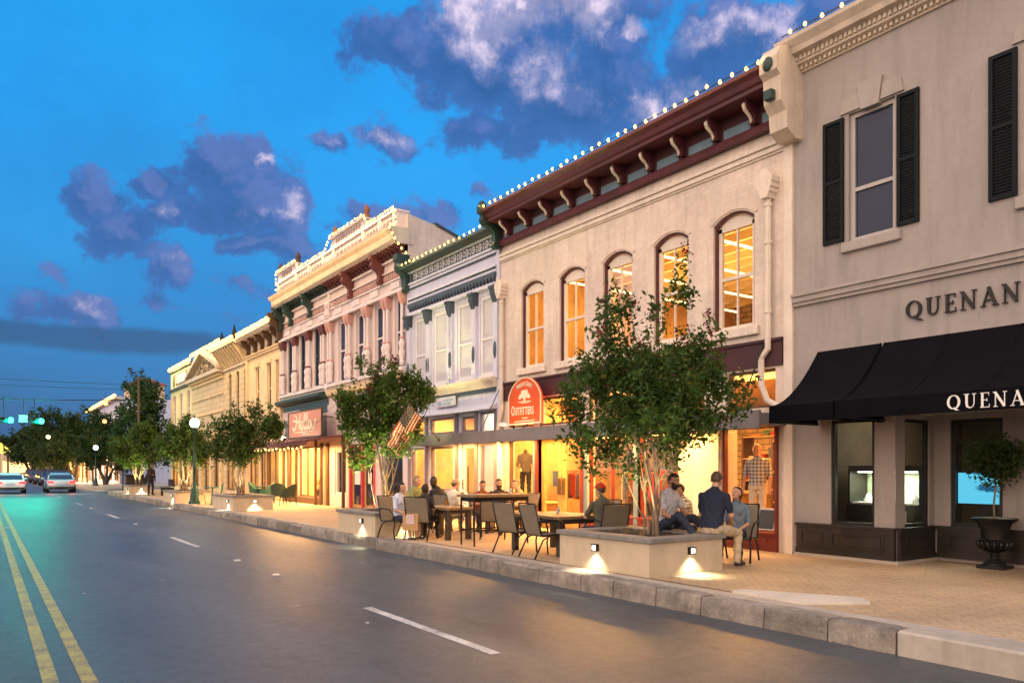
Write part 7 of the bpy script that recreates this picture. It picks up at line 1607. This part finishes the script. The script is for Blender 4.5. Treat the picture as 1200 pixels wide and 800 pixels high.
    rack('tall shelf of folded clothes against the back wall behind the big tree', 15.2, 10.2, 12.2, 2.5, 5); rack('wide low shelf of goods in the middle of the clothing shop', 13.0, 12.2, 13.4, 1.5, 3); rack('shelf of folded clothes left inside the clothing shop doors', 14.4, 13.8, 15.4, 2.2, 4); rack('shelf unit right behind the checked shirt mannequin', 13.4, 8.6, 10.0, 2.3, 4); rack('shelf with bright goods near the white column', 12.6, 10.9, 11.9, 1.35, 3); rack('shelf of cups in the cafe', 14.6, 31.0, 33.5, 2.2, 4); rack('shelf with goods inside the lavender shop', 14.5, 19.0, 21.5, 1.7, 3)
    t = thing('shop_counter', 'long wooden counter deep inside the clothing shop', 'counter', (14, 11.4, SW)); mb = MB(); mb.box(13.9, 14.5, 10.4, 13.0, SW, 1.12); mb.build('front_panel', M['int_floor'], t); mb = MB(); mb.box(13.85, 14.55, 10.3, 13.1, 1.121, 1.17); mb.build('counter_top', M['door_wood'], t)
    for i, (x, y, lab) in enumerate(((12.5, 12.9, 'rail of hanging shirts behind the window left of the tree stems'), (13.2, 16.0, 'rail of hanging coats behind the headless mannequin'), (12.4, 11.3, 'rail of hanging clothes right of the tree stems'))):
        t = thing('clothes_rail', lab, 'clothes rail', (x, y, SW), 'clothes rails in the shop'); mb = MB(); mb.tube([(x, y - .5, SW), (x, y - .5, 1.62), (x, y + .5, 1.62), (x, y + .5, SW)], .018, 6); mb.build('rail_frame', M['metal_dk'], t, True)
        for k in range(11): mb = MB(); yy = y - .44 + k * .088; L = rr.uniform(.55, .75); mb.loft([[(x - w, yy - .022, z), (x + w, yy - .022, z), (x + w, yy + .022, z), (x - w, yy + .022, z)] for w, z in ((.04, 1.60), (.20, 1.54), (.19, 1.3), (.20, 1.6 - L))]); mb.build('garment', cols[rr.randrange(6)], t)

# ------------------------------------------------------------------ cars
M['rubber'] = mat('tyre_rubber', (.012, .012, .012), .85); M['car_glass'] = M['glass_dk']
TAIL = glow('red_tail_light', (1, .012, .016), 10); TAILW = glow('amber_lamp', (1, .45, .12), 8)
def car(label, x, y, body, lit=True, suv=False, dim=False, group='cars on the street'):
    t = thing('car', label, 'car', (x, y, 0), group); k = 1.14 if suv else 1.
    def ring(yy, hw, z0, z1, top=.88): 
        m_ = (z0 + z1) / 2
        return [(x + a, y + yy, z) for a, z in ((-hw * .86, z0), (hw * .86, z0), (hw * .98, z0 + .10), (hw, m_), (hw * .97, z1 - .10), (hw * top, z1), (-hw * top, z1), (-hw * .97, z1 - .10), (-hw, m_), (-hw * .98, z0 + .10))]
    mb = MB(); mb.loft([ring(*a) for a in ((0, .74, .44, .74), (.03, .82, .34, .86 * k), (.12, .87, .26, .93 * k), (.6, .90, .22, .97 * k), (1.4, .915, .20, .95 * k), (3.2, .915, .20, .93 * k), (4.0, .88, .22, .82 * k), (4.45, .80, .26, .72), (4.58, .66, .36, .62))]); b = mb.build('body', body, t, True, 35)
    gh = ((.50, .74, .94, .97), (.92, .69, .95, 1.28), (1.5, .66, .95, 1.41), (2.4, .66, .95, 1.40), (2.9, .69, .94, 1.26), (3.5, .76, .90, .95)) if not suv else ((.10, .78, .98, 1.05), (.42, .72, 1.0, 1.62), (1.5, .70, 1.0, 1.72), (2.6, .70, 1.0, 1.68), (3.0, .73, 1.0, 1.45), (3.6, .80, 1.0, 1.05))
    mb = MB(); mb.loft([[(x + a, y + yy, z) for a, z in ((-hw - .12, z0), (hw + .12, z0), (hw, z1 - .02), (hw * .85, z1), (-hw * .85, z1), (-hw, z1 - .02))] for yy, hw, z0, z1 in gh]); mb.build('windows', M['car_glass'], t, True, 35)
    mb = MB(); mb.loft([[(x + a, y + yy, z) for a, z in ((-hw - .015, z1 - .06), (hw + .015, z1 - .06), (hw * .87, z1 + .022), (-hw * .87, z1 + .022))] for yy, hw, z0, z1 in gh[1:-1]]); 
    for s in (-1, 1): mb.tube([(x + s * (gh[0][1] + .06), y + gh[0][0], gh[0][2]), (x + s * (gh[1][1] + .012), y + gh[1][0], gh[1][3] - .03)], .05, 5)
    mb.build('roof', body, t, True, 35)
    for yy in (.85, 3.65):
        for s in (-1, 1):
            mb = MB(); mb.lathe([(.20, -.10), (.30, -.11), (.325, -.06), (.325, .06), (.30, .11), (.20, .10)], (0, 0, 0), 20, cap=False); mb.v = [(x + s * .82 + v[2], y + yy + v[0], .325 + v[1]) for v in mb.v]; w = mb.build('wheel', M['rubber'], t, True, 40)
            mb = MB(); mb.lathe([(.001, .09), (.06, .095), (.18, .07), (.205, .09), (.205, -.09)], (0, 0, 0), 16, cap=False); mb.v = [(x + s * (.82 + v[2]), y + yy + v[0], .325 + v[1]) for v in mb.v]; mb.build('rim', M['metal_grey'], w, True, 40)
    for s in (-1, 1):
        mb = MB(); z = .74 * (1.2 if suv else 1); mb.prism([(x + s * .46, z - .06), (x + s * .84, z - .03), (x + s * .86, z + .12), (x + s * .50, z + .08)], 'y', y - .005, y + .12); mb.build('tail_light', TAIL if lit else (TAILW if dim else M['rust']), t)
        mb = MB(); mb.ball((x + s * 1.0, y + 2.75, 1.0 * k), .11, .06, .07, 8, 6); mb.build('wing_mirror', body, t, True)
    mb = MB(); mb.box(x - .26, x + .26, y - .012, y + .05, .60, .72); mb.build('number_plate', mat('pale_blue_plate', (.40, .46, .68), .5), t)
    mb = MB(); mb.box(x - .80, x + .80, y - .02, y + .10, .30, .44, .02); mb.build('bumper', M['metal_dk'], t)
    mb = MB(); 
    for s in (-1, 1): mb.tube([(x + s * .5, y - .03, .30), (x + s * .5, y + .1, .30)], .035, 8)
    mb.build('exhaust', M['metal_grey'], t)
    if lit:
        for s in (-1, 1): light('POINT', 'tail_light_glow', (x + s * .66, y - .12, .78), (1, .04, .04), 6, shadow_soft_size=.08)

def cars():
    silver = mat('silver_car_paint', (.46, .47, .52), .25, .5, var=.03, coat=.6); white = mat('white_car_paint', (.62, .62, .66), .3, var=.03, coat=.6); dark = mat('black_car_paint', (.012, .013, .016), .2, var=.1, coat=.8)
    car('silver sedan with lit tail lights waiting in the kerb lane', 4.60, 63.0, silver); car('white car with lit tail lights cut by the left edge', 1.55, 62.5, white, suv=False)
    G1 = 'dark cars parked along the far kerb'
    for i, (x, y, s, lab) in enumerate(((5.75, 83, True, 'tall dark parked car just ahead of the silver sedan'), (5.75, 92, False, 'second dark parked car beyond the silver sedan'), (5.7, 101, True, 'third dark parked car with amber lamps'), (5.7, 112, False, 'fourth dark parked car far down the kerb'), (5.7, 126, True, 'farthest dark parked car down the street'))): car(lab, x, y, dark, False, s, i % 2 == 0, G1)

jeweller(); urn(); outfitters(); lavender_shop(); palace(); far_fronts(); greenery(); furniture(); crowd(); cars()
